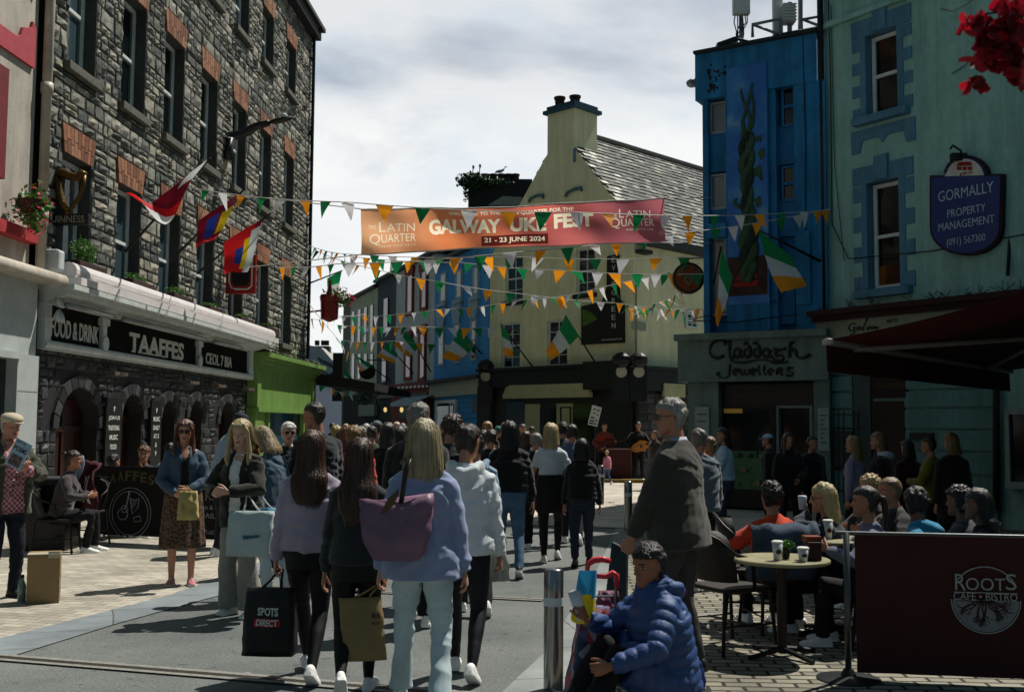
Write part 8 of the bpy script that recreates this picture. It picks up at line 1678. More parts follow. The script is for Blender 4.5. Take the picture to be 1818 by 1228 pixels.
for p in me.polygons: p.use_smooth = True
link('coat_skirt', me, s_w['root'], False)
m = MB(); m.smooth = True; T_M = s_w['TM']; m.rings([oring(z, rx, -ry * .9, ry * 1.0 + .01, 24, T_M) for z, rx, ry in ((1.36, .15, .115), (1.42, .135, .115), (1.455, .10, .105), (1.49, .088, .095), (1.505, .080, .085), (1.48, .07, .075))], caps=False); m.build('coat_collar', MATS['blue_nylon'], s_w['root'], world=False)
m = MB(); x, y = XD(1200, 5.95), 5.95; m.bevbox((x - .22, y - .2, 0), (x + .22, y + .2, .14), .03); o = m.build('low_stool', M('black_crate', '#0c0c0d')); recenter(o); tag(o, 'low black crate under the woman in the blue puffer coat', 'stool')
# ================================================================== held and worn things
def crumple(m, F0, U, V, N, w_, h_, th, taper=.0, nz=.01, seed=0, nx=10, ny=12, mi=0, zig=False):
 rd = zig
 """a soft bag: front, back, sides"""
 def q(u, v, s):
  wd = w_ * (1 - taper * v) / 2 * (.66 + .34 * min(1, v * 2.6) ** .6 if rd else 1); x = (u * 2 - 1) * wd; y = v * h_
  if zig: y += (.10 * (u - .5) - .12 * math.sin(PI * u) ** 2) * v * h_
  t_ = th / 2 * (1 - .75 * v ** 3) * s; p = F0 + U * x + V * y + N * t_
  return p + N * (noise.noise((u * 4 + seed, v * 4, s * 2)) * nz * 2 + (1 - (2 * u - 1) ** 2) * th * .12 * s) + U * noise.noise((v * 5, seed, s)) * nz
 ring = [(i / nx, 1) for i in range(nx + 1)] + [(1 - i / nx, -1) for i in range(nx + 1)]
 rgs = [[q(u, j / ny, s) for u, s in ring] for j in range(ny + 1)]
 m.rings(rgs, mi=mi); return lambda x, y, o: q(x, y, -1) - N * o
def handbag(name, label, cat, px0, px1, py0, py1, D, th, mat, yaw=0, taper=.06, nz=.008, seed=1, handles=None, tilt=0, hm=None, zig=False):
 F0 = AT((px0 + px1) / 2, py1, D); w_ = (px1 - px0) / F_PX * D; h_ = (py1 - py0) / F_PX * D
 a = R(yaw); U = Vector((math.cos(a), math.sin(a), 0)); N = Vector((-math.sin(a), math.cos(a), 0)); V = (Vector((0, 0, 1)) + U * math.tan(R(tilt))).normalized()
 t = thing(name, label, cat, F0[:]); m = MB(); m.smooth = True; fm = crumple(m, F0, U, V, N, w_, h_, th, taper, nz, seed, zig=zig); m.build('bag_body', mat, t)
 if handles is not None:
  for s in (-1, 1):
   hx, hy, hD = handles; top = AT(hx, hy, hD); m = MB(); m.smooth = True; c = F0 + V * h_ * .97 + N * s * th * .12
   m.tube([c - U * w_ * .2, c.lerp(top, .5) - U * w_ * .10, top - U * .012, top + U * .012, c.lerp(top, .5) + U * w_ * .10, c + U * w_ * .2], .006, 6); m.build('handle', hm or M('bag_cord', '#15110f'), t)
 return t, fm, U, V
t, fm, U, V = handbag('shopping_bag', 'black fabric shopping bag with white and red lettering held by the girl in mauve', 'bag', 434, 524, 1046, 1160, 6.82, .14, M('black_bag_cloth', '#0d0a0b', rough=.55, bump=.4, bs=25), -6, .10, .012, 3, (500, 1010, 6.85))
m = MB(); put_text(m, 'SPOTS', fm, .30, .74, .60, .72, .02, .006); m.build('lettering', M('bag_white', '#d0d0cc'), t)
m = MB(); m.rings([[fm(.24 + .54 * i / 8, v, .004) for i in range(9)] for v in (.44, .50, .56)], closed=False, caps=False); rp_ = m.build('red_panel', M('bag_red', '#a82024'), t)
m = MB(); put_text(m, 'DIRECT', fm, .29, .74, .455, .55, .02, .009); m.build('lettering', M('bag_white', '#d0d0cc'), rp_)
t, fm, U, V = handbag('paper_bag', 'brown kraft paper bag held beside the girl in dark grey', 'bag', 612, 684, 1062, 1168, 6.42, .13, M('kraft_paper', '#84704a', rough=.8, var=.15, vs=5, bump=.4, bs=14), 14, -.02, .010, 5, (668, 1040, 6.4), -6, M('kraft_cord', '#8a7040'))
m = MB(); put_text(m, 'ES', fm, .72, .92, .68, .76, .01, .004); put_text(m, '& CO', fm, .72, .90, .58, .62, .0, .004); m.build('lettering', M('bag_ink', '#2a2214'), t)
t, fm, U, V = handbag('shoulder_bag', 'mauve nylon tote bag with brown leather flap hanging on the blazer back', 'bag', 650, 762, 882, 992, 5.93, .15, M('mauve_nylon', '#6e5064', rough=.5, var=.14, vs=7, bump=.4, bs=18), 3, -.16, .016, 7, tilt=-2, zig=True)
m = MB(); m.smooth = True;
sD = 5.90; m.tube([AT(712, 893, sD), AT(716, 865, sD - .01), AT(721, 832, sD - .02), AT(726, 815, sD + .03), AT(722, 812, sD + .15), AT(712, 822, sD + .28)], .014, 8, sy=.4, up=(0, 1, 0)); m.build('strap', M('dark_leather', '#1c1210', rough=.4), t)
m = MB(); m.prism([(674, 912), (690, 884), (708, 866), (708, 876), (700, 895), (686, 910)], lambda p: AT(p[0], p[1], 5.80), lambda p: AT(p[0], p[1], 5.815)); m.build('leather_flap', M('tan_leather', '#4a3818', rough=.45, var=.2), t, fix=True)
t, fm, U, V = handbag('carrier_bag', 'crumpled clear white plastic bag hanging from the white hoodie arm', 'bag', 862, 902, 932, 1028, 7.25, .16, M('pale_plastic_bag', '#8f918c', rough=.25, var=.3, vs=12, bump=.8, bs=20, spec=.7), 10, .5, .03, 9)
t, fm, U, V = handbag('gift_bag', 'pale blue paper shopping bag with scribbled logo held by the woman in wide trousers', 'bag', 404, 482, 908, 986, 8.75, .12, M('pale_blue_paper', '#a5b0b0', rough=.6, var=.1, vs=4, bump=.4, bs=16), -8, -.02, .008, 11, (440, 880, 8.85), 2, M('white_cord', '#b0b4b4'))
m = MB(); m.smooth = True; m.tube([fm(.40 + .38 * i / 40, .42 + .05 * math.sin(i * 1.05) * (1.2 - i / 60) + i * .001, .004) for i in range(41)], .004, 4); m.build('lettering', M('logo_blue', '#2f6c84'), t)
t, fm, U, V = handbag('gift_bag', 'darker blue paper bag just behind the pale blue one', 'bag', 458, 492, 903, 982, 8.95, .12, M('mid_blue_paper', '#4c8aa0', rough=.6), 10, 0, .008, 12, (462, 880, 8.9), 0, M('white_cord', '#b0b4b4'))
t, fm, U, V = handbag('paper_bag', 'small cream paper bag held by the woman in the leopard print skirt', 'bag', 316, 351, 872, 922, 10.45, .10, M('cream_paper', '#a8965e', rough=.8, bump=.4, bs=16), 6, .15, .014, 13, (330, 862, 10.5), 0, M('kraft_cord', '#8a7040'))
t = thing('magazine', 'blue and white poetry magazine held up by the old man in the flat cap', 'magazine', AT(34, 820, 9.55)[:])
MM = Matrix.Translation(AT(32, 805, 9.50)) @ Matrix.Rotation(R(-22), 4, 'Y').inverted() @ Matrix.Rotation(R(-12), 4, 'Z'); w_, h_ = .085, .125
MM = Matrix.Translation(AT(33, 806, 9.50)) @ Matrix.Rotation(R(24), 4, 'Y') @ Matrix.Rotation(R(-12), 4, 'Z')
m = MB(); m.box((-w_, -.004, -h_), (w_, .004, h_), MM); m.build('pages', M('magazine_blue', '#8fa6b8', var=.2, vs=20), t)
m = MB(); put_text(m, 'POEMS', lambda x, y, o: MM @ Vector((x, -.0045 - o, y)), -.07, .07, .02, .065, .02, .001); put_text(m, 'ENJOY THE', lambda x, y, o: MM @ Vector((x, -.0045 - o, y)), -.07, .03, .085, .11, 0, .001); m.box((-.06, -.0065, -.11), (.06, -.0045, -.01), MM, 1); m.build('cover_print', [M('magazine_ink', '#141a26'), M('magazine_photo', '#5a4a4c', var=.8, vs=40)], t)
t = thing('cardboard_box', 'tall brown cardboard box standing open on the pavement at the left', 'box', G(80, 1072)[:]); B_ = G(80, 1068); BM_ = Matrix.Translation(B_) @ Matrix.Rotation(R(20), 4, 'Z'); cbm = M('cardboard', '#8a7350', rough=.85, var=.12, vs=6, bump=.2, bs=30)
m = MB(); m.bevbox((-.15, -.12, 0), (.12, .12, .44), .006, BM_); m.build('carton', cbm, t); m = MB(); m.box((-.15, -.12, .441), (.12, -.02, .447), BM_ @ Matrix.Rotation(R(3), 4, 'X')); m.box((.02, -.13, .40), (.12, -.125, .46), BM_); m.build('flap', M('cardboard_pale', '#a8a090'), t)
m = MB(); put_text(m, 'UP', lambda x, y, o: BM_ @ Vector((.1205 + o, x, y)), .02, .08, .20, .25, 0, .001); m.prism([(-.02, .08), (.05, .08), (.05, .12), (-.02, .12)], lambda p: BM_ @ Vector((.1215, p[0], p[1])), lambda p: BM_ @ Vector((.1205, p[0], p[1]))); m.build('print', M('bag_ink', '#2a2214'), t, fix=True)
t = thing('bottle', 'clear green capped water bottle standing beside the cardboard box', 'bottle', G(38, 1068)[:]); p = G(38, 1068); m = MB(); m.smooth = True; m.lathe([(.03, 0), (.035, .01), (.035, .14), (.03, .16), (.014, .20), (.014, .215)], p, 14); m.build('bottle_body', M('bottle_plastic', '#6a8a82', rough=.15, spec=.7, var=.2, vs=10), t); m = MB(); m.lathe([(.017, .215), (.017, .24), (0, .24)], p, 10); m.build('cap', M('bottle_cap', '#101418'), t)
t = thing('pub_barrier', 'black canvas barrier with pub name arching over a round harp and guitar emblem', 'barrier', (XD(280, 14.4), 14.4, 0))
a, b = (XD(166, 14.7), 14.7), (XD(436, 13.9), 13.9); BF = Fac(a, b); m = MB(); BF.box(m, .03, BF.L - .03, .10, 1.02, -.008, .008); cv = m.build('canvas', M('black_canvas', '#100a0a', rough=.75, bump=.2, bs=20, var=.3, vs=2), t)
for s in (0, BF.L): m = MB(); m.tube([BF.p(s, 0), BF.p(s, 1.08)], .022, 8); m.lathe([(.18, 0), (.18, .02), (.03, .03)], BF.p(s, 0), 16); m.build('post', chl, t)
def bp_(px, py, o=.012): s, z = BF.hit(px, py); return BF.p(s, z, o)
gl = M('faded_gold_letters', '#55502c', var=.3, vs=20); wl_ = M('emblem_white', '#8a9090', var=.3, vs=20)
m = MB(); cs, cz_ = BF.hit(232, 902); R0 = .62
for i, ch_ in enumerate('TAAFFES BAR'):
 if ch_ == ' ': continue
 a_ = PI * (.5 + .20) - i * .094 * PI * .48 + .0; x0 = -.42 + i * .125; q = cs + x0; arc = .15 - .45 * (x0 / .9) ** 2
 put_text(m, ch_, BF.fm(.010), q - .048, q + .048, cz_ + .25 + arc * .8, cz_ + .38 + arc * .8, .02, .004)
m.build('lettering', gl, cv)
m = MB();
for r_ in (.29, .335): m.tube([BF.p(cs + r_ * math.cos(a), cz_ - .06 + r_ * math.sin(a), .012) for a in [2 * PI * j / 40 for j in range(41)]], .005, 4)
m.tube([bp_(231, 872), bp_(226, 895), bp_(222, 903)], .012, 5); m.tube([bp_(*p) for p in circ_(219, 912, 9, 10)], .006, 4); m.tube([bp_(*p) for p in circ_(222, 903, 6, 6)], .006, 4); m.tube([bp_(*p) for p in ((232, 884), (240, 888), (248, 884), (246, 900), (236, 912), (232, 884))], .007, 4)
for j in range(4): m.tube([bp_(235 + j * 3, 887), bp_(235 + j * 2, 905 - j * 3)], .003, 4)
m.tube([bp_(*p) for p in ((238, 918), (250, 915), (251, 924), (240, 926), (238, 918))], .006, 4); m.build('emblem', wl_, cv)
m = MB()
for tx, x0, x1, y0, y1 in (('MUSIC', 366, 404, 872, 888), ('6pm & 9pm', 352, 400, 897, 906), ('DAILY', 356, 392, 911, 919), ('STARTING', 362, 400, 942, 948)): s0, z0 = BF.hit(x0, y1); s1, z1 = BF.hit(x1, y0); put_text(m, tx, BF.fm(.010), s0, s1, z0, z1, 0, .003)
m.build('lettering', wl_, cv)
t = thing('planter', 'tall black box planter with glossy top rim at the left end of the pub terrace', 'planter', (XD(84, 13.6), 13.6, 0)); m = MB(); x0, x1 = XD(43, 13.6), XD(128, 13.6); m.bevbox((x0, 13.5, 0), (x1, 14.0, .88), .01); m.build('box', M('black_gloss_box', '#0e0a0b', rough=.35, var=.3, vs=3), t); m = MB(); m.bevbox((x0 - .01, 13.48, .88), (x1 + .01, 14.02, .91), .008); m.build('rim', M('steel_rim', '#5a5c5e', metal=.6, rough=.35), t)
m = MB(); m.smooth = True; rg = []
for j in range(12):
 f = j / 11; z = 1.12 - f * .72; rg.append([Vector((XD(133 + 44 * u - 6 * f + (5 if j < 2 else 0), 13.9), 13.9 + .06 * math.sin(u * 9 + j * .6) + .05 * math.sin(f * 6 + u * 3), z - .10 * abs(u - .5) * (1 if j < 2 else .5) + .012 * math.sin(u * 20))) for u in [q / 16 for q in range(17)]])
m.rings(rg, closed=False, caps=False)
for i, f in enumerate(m.f): m.m[i] = 1 if (i % 16) in (8, 10, 12) and 48 < i < 130 else 0
o = m.build('draped_jacket', [M('maroon_cloth', '#45101c', rough=.8, bump=.3, bs=60), M('bag_white', '#d0d0cc')]); recenter(o); o.modifiers.new('s', 'SOLIDIFY').thickness = .03; tag(o, 'maroon sports jacket with white stripes draped over a chair outside the pub', 'jacket')
chair('dark chair carrying the maroon striped jacket outside the pub', 155, 14.15, 170, PG)
m = MB(); m.smooth = True; m.tube([AT(136, 852, 13.8), AT(140, 835, 13.8), AT(144, 820, 13.8), AT(146, 808, 13.8)], [.02, .055, .05, .02], 8, sy=.4); o = m.build('folded_menu', M('pale_blue_menu', '#7d8c9c')); recenter(o); tag(o, 'pale folded umbrella tip sticking up beside the maroon jacket', 'umbrella')
def bollard(label, px, D, h, r_):
 t = thing('bollard', label, 'bollard', (XD(px, D), D, 0), 0, 'steel bollards along the kerb'); c = (XD(px, D), D, 0)
 m = MB(); m.smooth = True; m.lathe([(r_, 0), (r_, h * .70)], c, 28, caps=False); m.lathe([(r_, h * .77), (r_, h - .01), (r_ - .008, h), (0, h + .004)], c, 28, caps=False); m.build('post', M('brushed_steel', '#8a8a88', metal=.95, rough=.22, var=.12, vs=3, st=(1, 1, .1)), t)
 m = MB(); m.smooth = True; m.lathe([(r_ + .002, h * .70), (r_ + .002, h * .77)], c, 28, caps=False); m.build('reflective_band', M('reflective_band', '#b9c0c2', rough=.35, var=.1), t)
bollard('large polished steel bollard beside the seated woman in blue', 984, 6.62, .73, .060); bollard('second steel bollard just left of the blazer man, further up the kerb', 1115, 16.5, .76, .062); bollard('smallest distant steel bollard beside the little child', 1067, 22, .8, .062)
t = thing('shopping_trolley', 'flowered fabric shopping trolley with red curved handles beside the seated woman', 'trolley', (XD(1042, 6.0), 6.0, 0)); FM_ = M('floral_cloth', '#7a4a52', var=.9, vs=16, detail=2, rough=.7)
nt = FM_.node_tree; vo = nt.nodes.new('ShaderNodeTexVoronoi'); vo.inputs['Scale'].default_value = 17; tcn = nt.nodes.new('ShaderNodeTexCoord'); nt.links.new(tcn.outputs['Object'], vo.inputs['Vector']); cr = nt.nodes.new('ShaderNodeValToRGB'); cr.color_ramp.interpolation = 'CONSTANT'; e = cr.color_ramp.elements
sp_ = nt.nodes.new('ShaderNodeSeparateXYZ'); nt.links.new(vo.outputs['Color'], sp_.inputs[0]); nt.links.new(sp_.outputs[0], cr.inputs[0]); e[0].color = h2l('#232a4a') + (1,); e[1].position = .75; e[1].color = h2l('#1a3a4a') + (1,)
for p_, c_ in ((.25, '#8a2a34'), (.42, '#40486e'), (.55, '#8a7a8c'), (.65, '#5a1a2c')): q = e.new(p_); q.color = h2l(c_) + (1,)
nt.links.new(cr.outputs[0], nt.nodes['Principled BSDF'].inputs['Base Color'])
m = MB(); m.smooth = True; crumple(m, Vector((XD(1040, 6.05), 6.05, .04)), Vector((1, .1, 0)).normalized(), Vector((.1, 0, 1)).normalized(), Vector((-.1, 1, 0)).normalized(), .24, .56, .22, .35, .02, 3); m.build('bag_body', FM_, t)
rdm = M('red_plastic', '#c03038', rough=.35); m = MB(); m.smooth = True; d = 6.0; m.tube([AT(1042, 1012, d), AT(1044, 1001, d), AT(1054, 994, d), AT(1070, 992, d), AT(1084, 996, d)], [.012, .016, .018, .018, .014], 8); m.build('handle', rdm, t)
m = MB(); m.smooth = True; m.tube([AT(1058, 1022, d), AT(1076, 1023, d), AT(1088, 1016, d), AT(1094, 1020, d), AT(1095, 1044, d)], [.014, .014, .016, .018, .012], 8); m.build('handle', rdm, t)
m = MB(); m.tube([AT(1044, 1010, d), AT(1040, 1120, d)], .01, 6); m.tube([AT(1094, 1040, d), AT(1090, 1150, d)], .01, 6); m.tube([AT(1048, 1058, d), AT(1094, 1058, d)], .006, 6); m.build('trolley_frame', M('steel_rim', '#5a5c5e'), t)
t = thing('rolled_flag', 'rolled blue and yellow flag propped in front of the red trolley handles', 'flag', AT(1035, 1100, 5.85)[:])
m = MB(); rg = []; m.smooth = True
for j in range(12):
 f = j / 11; rg.append([AT(1044 - 10 * f + (16 + 5 * f) * math.cos(a) * 1, 1012 + 86 * f + 9 * math.sin(a) * f, 5.85 - .06 * math.sin(a) * (1 if a < PI else -.5)) for a in [PI * 1.75 * q / 18 for q in range(19)]])
m.rings(rg, closed=False, caps=False)
for i in range(len(m.f)): m.m[i] = 0 if i // 18 + (i % 18) * .18 < 5.5 else 1
m.build('cloth', [M('sky_blue_cloth', '#2a93c4', rough=.6, trans=.2), M('yellow_cloth', '#dcc41c', rough=.6, trans=.2)], t)
t = thing('paper_cup', 'white and blue paper cup held out by the seated woman', 'cup', AT(1057, 1085, 5.7)[:]); m = MB(); m.smooth = True; c = s_w['W'] @ s_w['wr'][1] + Vector((-.05, -.0, .06)); m.tube([c + Vector((.02, 0, -.06)), c + Vector((-.02, 0, .09))], [.028, .038], 14); m.build('cup_body', M('cup_white', '#b9bcc4', rough=.5), t)
t = thing('sandwich_board', 'dark teal advertising board standing behind the seated woman', 'signboard', (XD(1090, 8.6), 8.6, 0)); m = MB()
P_ = [(XD(x, 8.6), ZD(x, y, 8.6)) for x, y in ((1072, 1082), (1110, 1088), (1112, 975), (1086, 962))]; m.prism(P_, lambda p: Vector((p[0], 8.6, max(0, p[1]))), lambda p: Vector((p[0] + .02, 8.64, max(0, p[1])))); m.build('board', M('teal_board', '#142a34', rough=.5, var=.4, vs=4), t, fix=True); m = MB(); m.tube([AT(1100, 968, 8.62), AT(1108, 1092, 8.7)], .02, 6); m.build('green_edge', M('green_edge', '#1c6a4c'), t)
t, fm, U, V = handbag('shoulder_bag', 'dark magenta bag between the trolley and the seated woman', 'bag', 1058, 1102, 1050, 1092, 6.2, .12, M('magenta_cloth', '#5a2444', rough=.6, bump=.3, bs=30), 0, .2, .012, 21)
def table(label, px, D, h, r_):
 t = thing('cafe_table', label, 'table', (XD(px, D), D, 0), 0, 'round tables on the cafe terrace'); c = (XD(px, D), D, 0)
 m = MB(); m.lathe([(0, h - .028), (r_ - .01, h - .028), (r_, h - .02), (r_, h - .006), (r_ - .006, h), (0, h)], c, 36); m.build('tabletop', M('worn_table_top', '#8f8a6c', rough=.4, var=.2, vs=6), t)
 m = MB(); m.smooth = True; m.lathe([(.035, .03), (.035, h - .03)], c, 14, caps=False); m.build('column', M('table_column', '#2a1d15', rough=.5), t)
 for j in range(4):
  a = PI / 2 * j + .5; m = MB(); m.tube([Vector(c) + Vector((0, 0, .06)), Vector(c) + Vector((.3 * math.cos(a), .3 * math.sin(a), .02))], [.022, .016], 6); m.build('foot', M('cast_foot', '#26282a', metal=.5, rough=.45), t)
 return Vector((c[0], c[1], h))
T1 = table('small round table with cups and a little plant beside the empty chairs', 1384, 7.62, .682, .335); T2 = table('second round table mostly hidden behind the barrier end', 1465, 8.45, .74, .33)
def cup(label, px, py, D, h, r_, lid=True, kind='paper_cup'):
 t = thing(kind, label, 'cup', AT(px, py, D)[:]); c = AT(px, py, D); m = MB(); m.smooth = True; m.lathe([(r_ * .72, 0), (r_, h)], c, 18); m.build('cup_body', M('cup_white', '#b9bcc4'), t)
 m = MB(); m.lathe([(r_ + .003, h - .005), (r_ + .003, h + .006), (r_ * .85, h + .012), (0, h + .012)], c, 18); m.build('lid', M('lid_white', '#cfcfca', rough=.4), t)
 m = MB(); m.smooth = True; m.lathe([(r_ * .86, h * .35), (r_ * .93, h * .62)], c, 18, caps=False); m.v = [v for v in m.v]; m.f = [f for i, f in enumerate(m.f) if i in (12, 13, 14)]; m.m = m.m[:3]; m.sm = m.sm[:3]
 m.v = [tuple(Vector(c) + (Vector(v) - Vector(c)) * 1.01) if False else (c[0] + (v[0] - c[0]) * 1.03, c[1] + (v[1] - c[1]) * 1.03, v[2]) for v in m.v]; m.build('logo', M('logo_brown', '#3a1c10'), t)
def tz(px, off, T): return AT(px, 0, T.y + off)
def cupt(label, dx, dy, T, h, r_, kind='paper_cup'):
 p = Vector((T.x + dx, T.y + dy, T.z)); px = CX + p.x / p.y * F_PX
 t = thing(kind, label, 'cup', p[:]); m = MB(); m.smooth = True; m.lathe([(r_ * .72, 0), (r_, h)], p, 18); m.build('cup_body', M('cup_white', '#b9bcc4'), t); m = MB(); m.lathe([(r_ + .003, h - .005), (r_ + .003, h + .006), (r_ * .85, h + .012), (0, h + .012)], p, 18); m.build('lid', M('lid_white', '#cfcfca'), t)
 m = MB(); m.ell((0, 0, 0), (r_ * .5, .003, h * .13), 10, 6, Matrix.Translation(p + Vector((0, -r_ * .93, h * .5)))); m.build('logo', M('logo_brown', '#3a1c10'), t)
cupt('tall white takeaway cup left of the little plant', -.06, -.14, T1, .125, .037); cupt('shorter white takeaway cup right of the little plant', .10, -.20, T1, .09, .038)
cupt('clear pale cup on the second table behind the barrier end', -.02, -.1, T2, .14, .038);
hd_ = s_bl['W'] @ (s_bl['wr'][0]); m = MB(); m.smooth = True; m.lathe([(.026, 0), (.036, .10), (.03, .11), (0, .11)], hd_ + Vector((-.035, -.0, .03)), 16); o = m.build('coffee_cup', M('cup_white', '#b9bcc4')); recenter(o); tag(o, 'white paper cup at the lips of the blonde woman in sunglasses', 'cup')
p = Vector((T1.x + .02, T1.y - .05, T1.z)); t = thing('potted_plant', 'tiny green plant in a dark pot between the two paper cups', 'plant', p[:]); m = MB(); m.lathe([(.024, 0), (.034, .07), (.030, .07)], p, 14); m.build('pot', M('lamp_black', '#101112'), t); foliage(160, p + Vector((0, 0, .10)), (.07, .06, .04), .016, 61).build('leaves', leafg, t)
p = Vector((T1.x + .19, T1.y - .12, T1.z)); t = thing('sauce_caddy', 'dark caddy with orange labels at the right of the small table', 'caddy', p[:]); m = MB(); m.bevbox((-.05, -.05, 0), (.05, .05, .13), .01, Matrix.Translation(p)); m.build('caddy_box', M('caddy_dark', '#28120c', var=.4, vs=20), t); m = MB(); m.box((-.055, -.055, .125), (.055, .055, .165), Matrix.Translation(p + Vector((0, .03, 0)))); m.build('menu_cards', M('menu_orange', '#6e2c14', var=.5, vs=30), t)
t = thing('cafe_barrier', 'dark maroon fabric barrier with round white tree roots cafe emblem', 'barrier', (XD(1700, 6.8), 6.8, 0)); CB = Fac((XD(1499, 6.95), 6.95), (XD(1960, 6.7), 6.7)); m = MB(); m.smooth = True
m.rings([[CB.p(CB.L * i / 30, .05 + .865 * j / 8, .006 * math.sin(i * .9 + j * .5)) for i in range(1, 31)] for j in range(9)], closed=False, caps=False); cv = m.build('canvas', M('maroon_canvas', '#330c0b', rough=.8, var=.15, vs=3, bump=.2, bs=80), t)
for s in (0, CB.L):
 m = MB(); m.smooth = True; m.tube([CB.p(s, .02), CB.p(s, .93)], .020, 10); m.build('post', M('steel_post', '#4a4e50', metal=.7, rough=.4), t); m = MB(); m.lathe([(.2, 0), (.2, .012), (.05, .03), (.03, .07)], CB.p(s, 0), 24); m.build('base', M('cast_foot', '#26282a'), t)
m = MB(); m.tube([CB.p(-.06, .925), CB.p(CB.L, .925)], .012, 8); m.build('rail', M('steel_post', '#4a4e50'), t)
ew = M('emblem_grey', '#8e9090', var=.15, vs=15)
cs, cz_ = CB.hit(1749, 1064); Rr = .205; m = MB()
def arcb(r_, a0, a1, n=24, o=.014): return [CB.p(cs + r_ * math.cos(a0 + (a1 - a0) * j / n), cz_ + r_ * math.sin(a0 + (a1 - a0) * j / n), o) for j in range(n + 1)]
m.tube(arcb(Rr, PI * .20, PI * .80), .004, 5); m.tube(arcb(Rr, PI, PI * 2), .004, 5); m.tube([CB.p(cs - .19, cz_ + .045, .014), CB.p(cs + .19, cz_ + .045, .014)], .003, 5)
ap = arcb(Rr - .008, PI * 1.0, PI * 2.0, 28, .012); c_ = CB.p(cs, cz_, .012); m.add([c_] + ap, [(0, i, i + 1) for i in range(1, 29)], 1)
rr_ = random.Random(4)
def root(p, a, l, w_, d):
 q = (p[0] + l * math.cos(a), p[1] + l * math.sin(a))
 if (q[0]) ** 2 + (q[1]) ** 2 > (Rr - .02) ** 2 or q[1] > -.004: return
 m.tube([CB.p(cs + p[0], cz_ + p[1], .017), CB.p(cs + q[0], cz_ + q[1], .017)], [w_, w_ * .7], 4, mi=2)
 if d:
  for k_ in range(2): root(q, a + rr_.uniform(-.8, .8), l * rr_.uniform(.65, .95), w_ * .68, d - 1)
for a in (-.25, -.6, -.95, -1.25, -1.57, -1.9, -2.2, -2.55, -2.9): root((.05 * math.cos(a) * .5, -.004), a, .045, .0055, 4)
m.build('emblem', [ew, M('emblem_slate', '#6a6e74'), MATS['maroon_canvas']], cv)
m = MB()
def ct(tx, x0, x1, y0, y1): s0, z0 = CB.hit(x0, y1); s1, z1 = CB.hit(x1, y0); put_text(m, tx, CB.fm(.012), s0, s1, z0, z1, -.004, .004)
ct('R', 1695, 1713, 1018, 1046); ct('OOT', 1714, 1783, 1026, 1046); ct('S', 1785, 1803, 1018, 1046); ct('CAFE • BISTRO', 1692, 1805, 1053, 1063); m.build('lettering', ew, cv)
A0 = Vector((XD(1472, 11.0), 11.0, 2.50)); B0 = Vector((XD(1797, 16.6), 16.6, 2.50)); fd = (B0 - A0).normalized(); pr = Vector((fd.y, -fd.x, 0)); A1 = A0 + pr * 2.3 + Vector((0, 0, .48)); B1 = B0 + pr * 2.3 + Vector((0, 0, .48))
t = thing('cafe_awning', 'large dark red retractable awning over the cafe terrace at the right', 'awning', A0[:]); ram = M('red_awning_cloth', '#3c0d0c', rough=.85, var=.12, vs=3, bump=.15, bs=60, trans=.03)
m = MB(); m.smooth = True; m.rings([[A0.lerp(B0, u).lerp(A1.lerp(B1, u), v) + Vector((0, 0, -.05 * math.sin(PI * v))) for u in [i / 12 for i in range(13)]] for v in [j / 8 for j in range(9)]], closed=False, caps=False); m.build('canopy', ram, t)
m = MB(); m.smooth = True; m.rings([[A0.lerp(B0, i / 40) + Vector((0, 0, -.04 - j * .072)) + pr * (-.02 + .012 * math.sin(i * 1.1 + j * .6) * j / 4) for i in range(41)] for j in range(5)], closed=False, caps=False); m.build('valance', ram, t)
arm_m = M('awning_arm', '#9a948c', rough=.45, var=.1)
m = MB(); m.tube([A0 - fd * .03 + Vector((0, 0, -.02)), B0 + fd * .03 + Vector((0, 0, -.02))], .04, 8); m.lathe([(0, -.01), (.06, 0), (.06, .05), (0, .06)], A0 + Vector((0, 0, -.05)), 12); m.build('front_bar', arm_m, t)
for f0, f1, f2 in ((.10, .42, .12), (.80, .5, .88)):
 a, b, c = A0.lerp(B0, f0) + Vector((0, 0, -.06)), A0.lerp(B0, f1) + pr * 1.25 + Vector((0, 0, .16)), A1.lerp(B1, f2) + Vector((0, 0, -.12)); m = MB(); m.tube([a, b], .03, 6); m.tube([b, c], .035, 6); m.build('arm', arm_m, t)
m = MB(); m.tube([A1, B1], .08, 8); m.build('cassette', arm_m, t)
t = thing('cafe_building', 'pale cafe building at the far right behind the barrier, carrying the red awning', 'building', (A1 + pr * 3)[:]); m = MB(); q0, q1 = A1 - fd * .15, B1 + fd * .2; QF = Fac((q0.x, q0.y), (q1.x, q1.y));
if QF.n.dot(pr) > 0: QF = Fac((q0.x, q0.y), (q1.x, q1.y), -1)
QF.box(m, 0, QF.L, 0, 4.4, -6, -.08); m.build('wall', cr_, t)
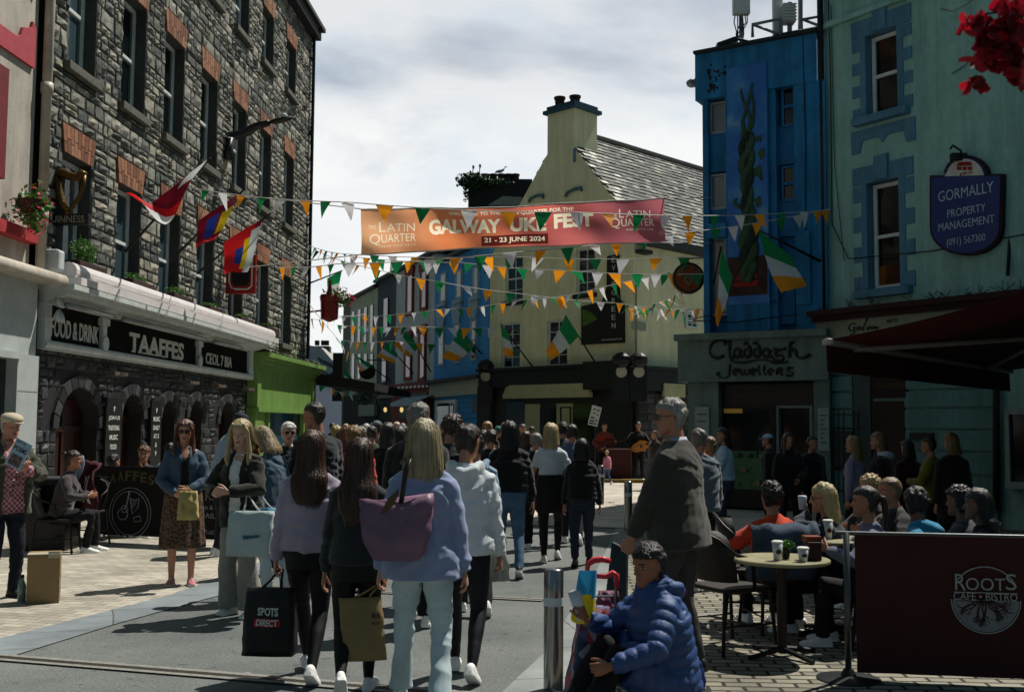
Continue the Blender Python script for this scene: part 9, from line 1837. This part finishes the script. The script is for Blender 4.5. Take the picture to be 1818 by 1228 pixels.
def guitar(label, P_, pal):
 W_ = P_['W']; c = W_ @ Vector((.0, .22, 1.0)); t = thing('guitar', label, 'guitar', c[:]); GM = Matrix.Translation(c) @ Matrix.Rotation(R(-20), 4, 'Y'); m = MB(); m.smooth = True
 ol = [(.24 * (1 + .15 * math.cos(2 * a)) * math.cos(a) - .04, .17 * (1 - .22 * math.exp(-((math.cos(a) - .25) / .3) ** 2)) * math.sin(a)) for a in [2 * PI * j / 28 for j in range(28)]]
 m.prism(ol, lambda p: GM @ Vector((p[0] * -1, -.05, p[1])), lambda p: GM @ Vector((p[0] * -1, .04, p[1]))); m.build('guitar_body', M(pal[0], pal[1], rough=.3), t, smooth=False, fix=True)
 m = MB(); m.box((.2, -.07, -.022), (.62, -.045, .022), GM); m.box((.62, -.07, -.035), (.74, -.05, .035), GM); m.build('neck', M('guitar_neck', '#2a1810'), t); m = MB(); m.lathe([(0, 0), (.045, 0), (.045, .004), (0, .004)], (0, 0, 0), 14, GM @ Matrix.Translation((.06, -.058, 0)) @ Matrix.Rotation(PI / 2, 4, 'X')); m.build('sound_hole', M('lamp_black', '#101112'), t)
guitar('honey coloured acoustic guitar played by the singer in black', p_b2, ('guitar_honey', '#a86a20')); guitar('dark red guitar played by the musician in rust red', p_b1, ('guitar_red', '#4a1410'))
t = thing('amplifier', 'dark red speaker box on the ground between the two musicians', 'speaker', (XD(1102, 31), 31, 0)); m = MB(); x = XD(1102, 31); m.bevbox((x - .42, 30.9, 0), (x + .30, 31.3, .95), .03); m.build('cabinet', M('dark_red_box', '#3a1210', var=.3), t); m = MB(); m.box((x - .5, 30.3, .02), (x + .6, 30.8, .10)); m.build('guitar_case', M('yellow_case', '#6a5212', var=.4, vs=8), t)
t = thing('blossom_branch', 'crimson blossoms hanging close overhead in the top right corner', 'flowers', AT(1790, 20, 2.6)[:]); m = MB(); r = random.Random(12); D = 2.6
def petal(c, s):
 n = Vector((r.uniform(-1, 1), r.uniform(-1, .3), r.uniform(-1, 1))).normalized(); u = n.orthogonal().normalized(); u = (Matrix.Rotation(r.uniform(0, 6), 3, n) @ u); v = n.cross(u); P_ = []
 for i in range(5):
  for j in range(4): a, b = (i / 4 - .5) * 2, j / 3; w_ = math.sin(PI * (b * .75 + .12)) * .62; P_.append(c + u * a * w_ * s + v * (b - .3) * s * 1.3 + n * (a * a * .35 - b * b * .2) * s)
 m.smooth = True; m.add(P_, [(i * 4 + j, i * 4 + j + 1, i * 4 + j + 5, i * 4 + j + 4) for i in range(4) for j in range(3)], r.randrange(2))
for (px, py, n, sx_, sy_) in ((1735, 45, 22, 22, 30), (1775, 70, 34, 32, 38), (1805, 60, 34, 22, 50), (1812, 125, 14, 20, 24), (1745, 105, 8, 12, 12), (1728, 150, 7, 14, 7), (1795, 10, 20, 20, 14), (1775, 100, 14, 20, 20)):
 for i in range(n): petal(AT(px + r.gauss(0, sx_ * .5), py + r.gauss(0, sy_ * .5), D + r.uniform(-.06, .06)), .030 * r.uniform(.8, 1.3))
m.build('petals', [M('crimson_petal', '#a01226', var=.3, vs=40, trans=.35, rough=.6), M('dark_crimson_petal', '#6a0c1a', var=.3, vs=40, trans=.3, rough=.6)], t)
m = MB(); m.smooth = True; m.tube([AT(1669, 16, D), AT(1690, 20, D), AT(1715, 8, D), AT(1745, -15, D), AT(1800, -40, D)], .0018, 5); m.tube([AT(1690, 132, D), AT(1712, 118, D), AT(1740, 90, D), AT(1770, 40, D), AT(1800, -40, D)], .0018, 5); m.tube([AT(1750, 25, D), AT(1770, 22, D), AT(1785, 26, D)], .003, 5); m.build('twig', M('twig_brown', '#1c1410'), t)
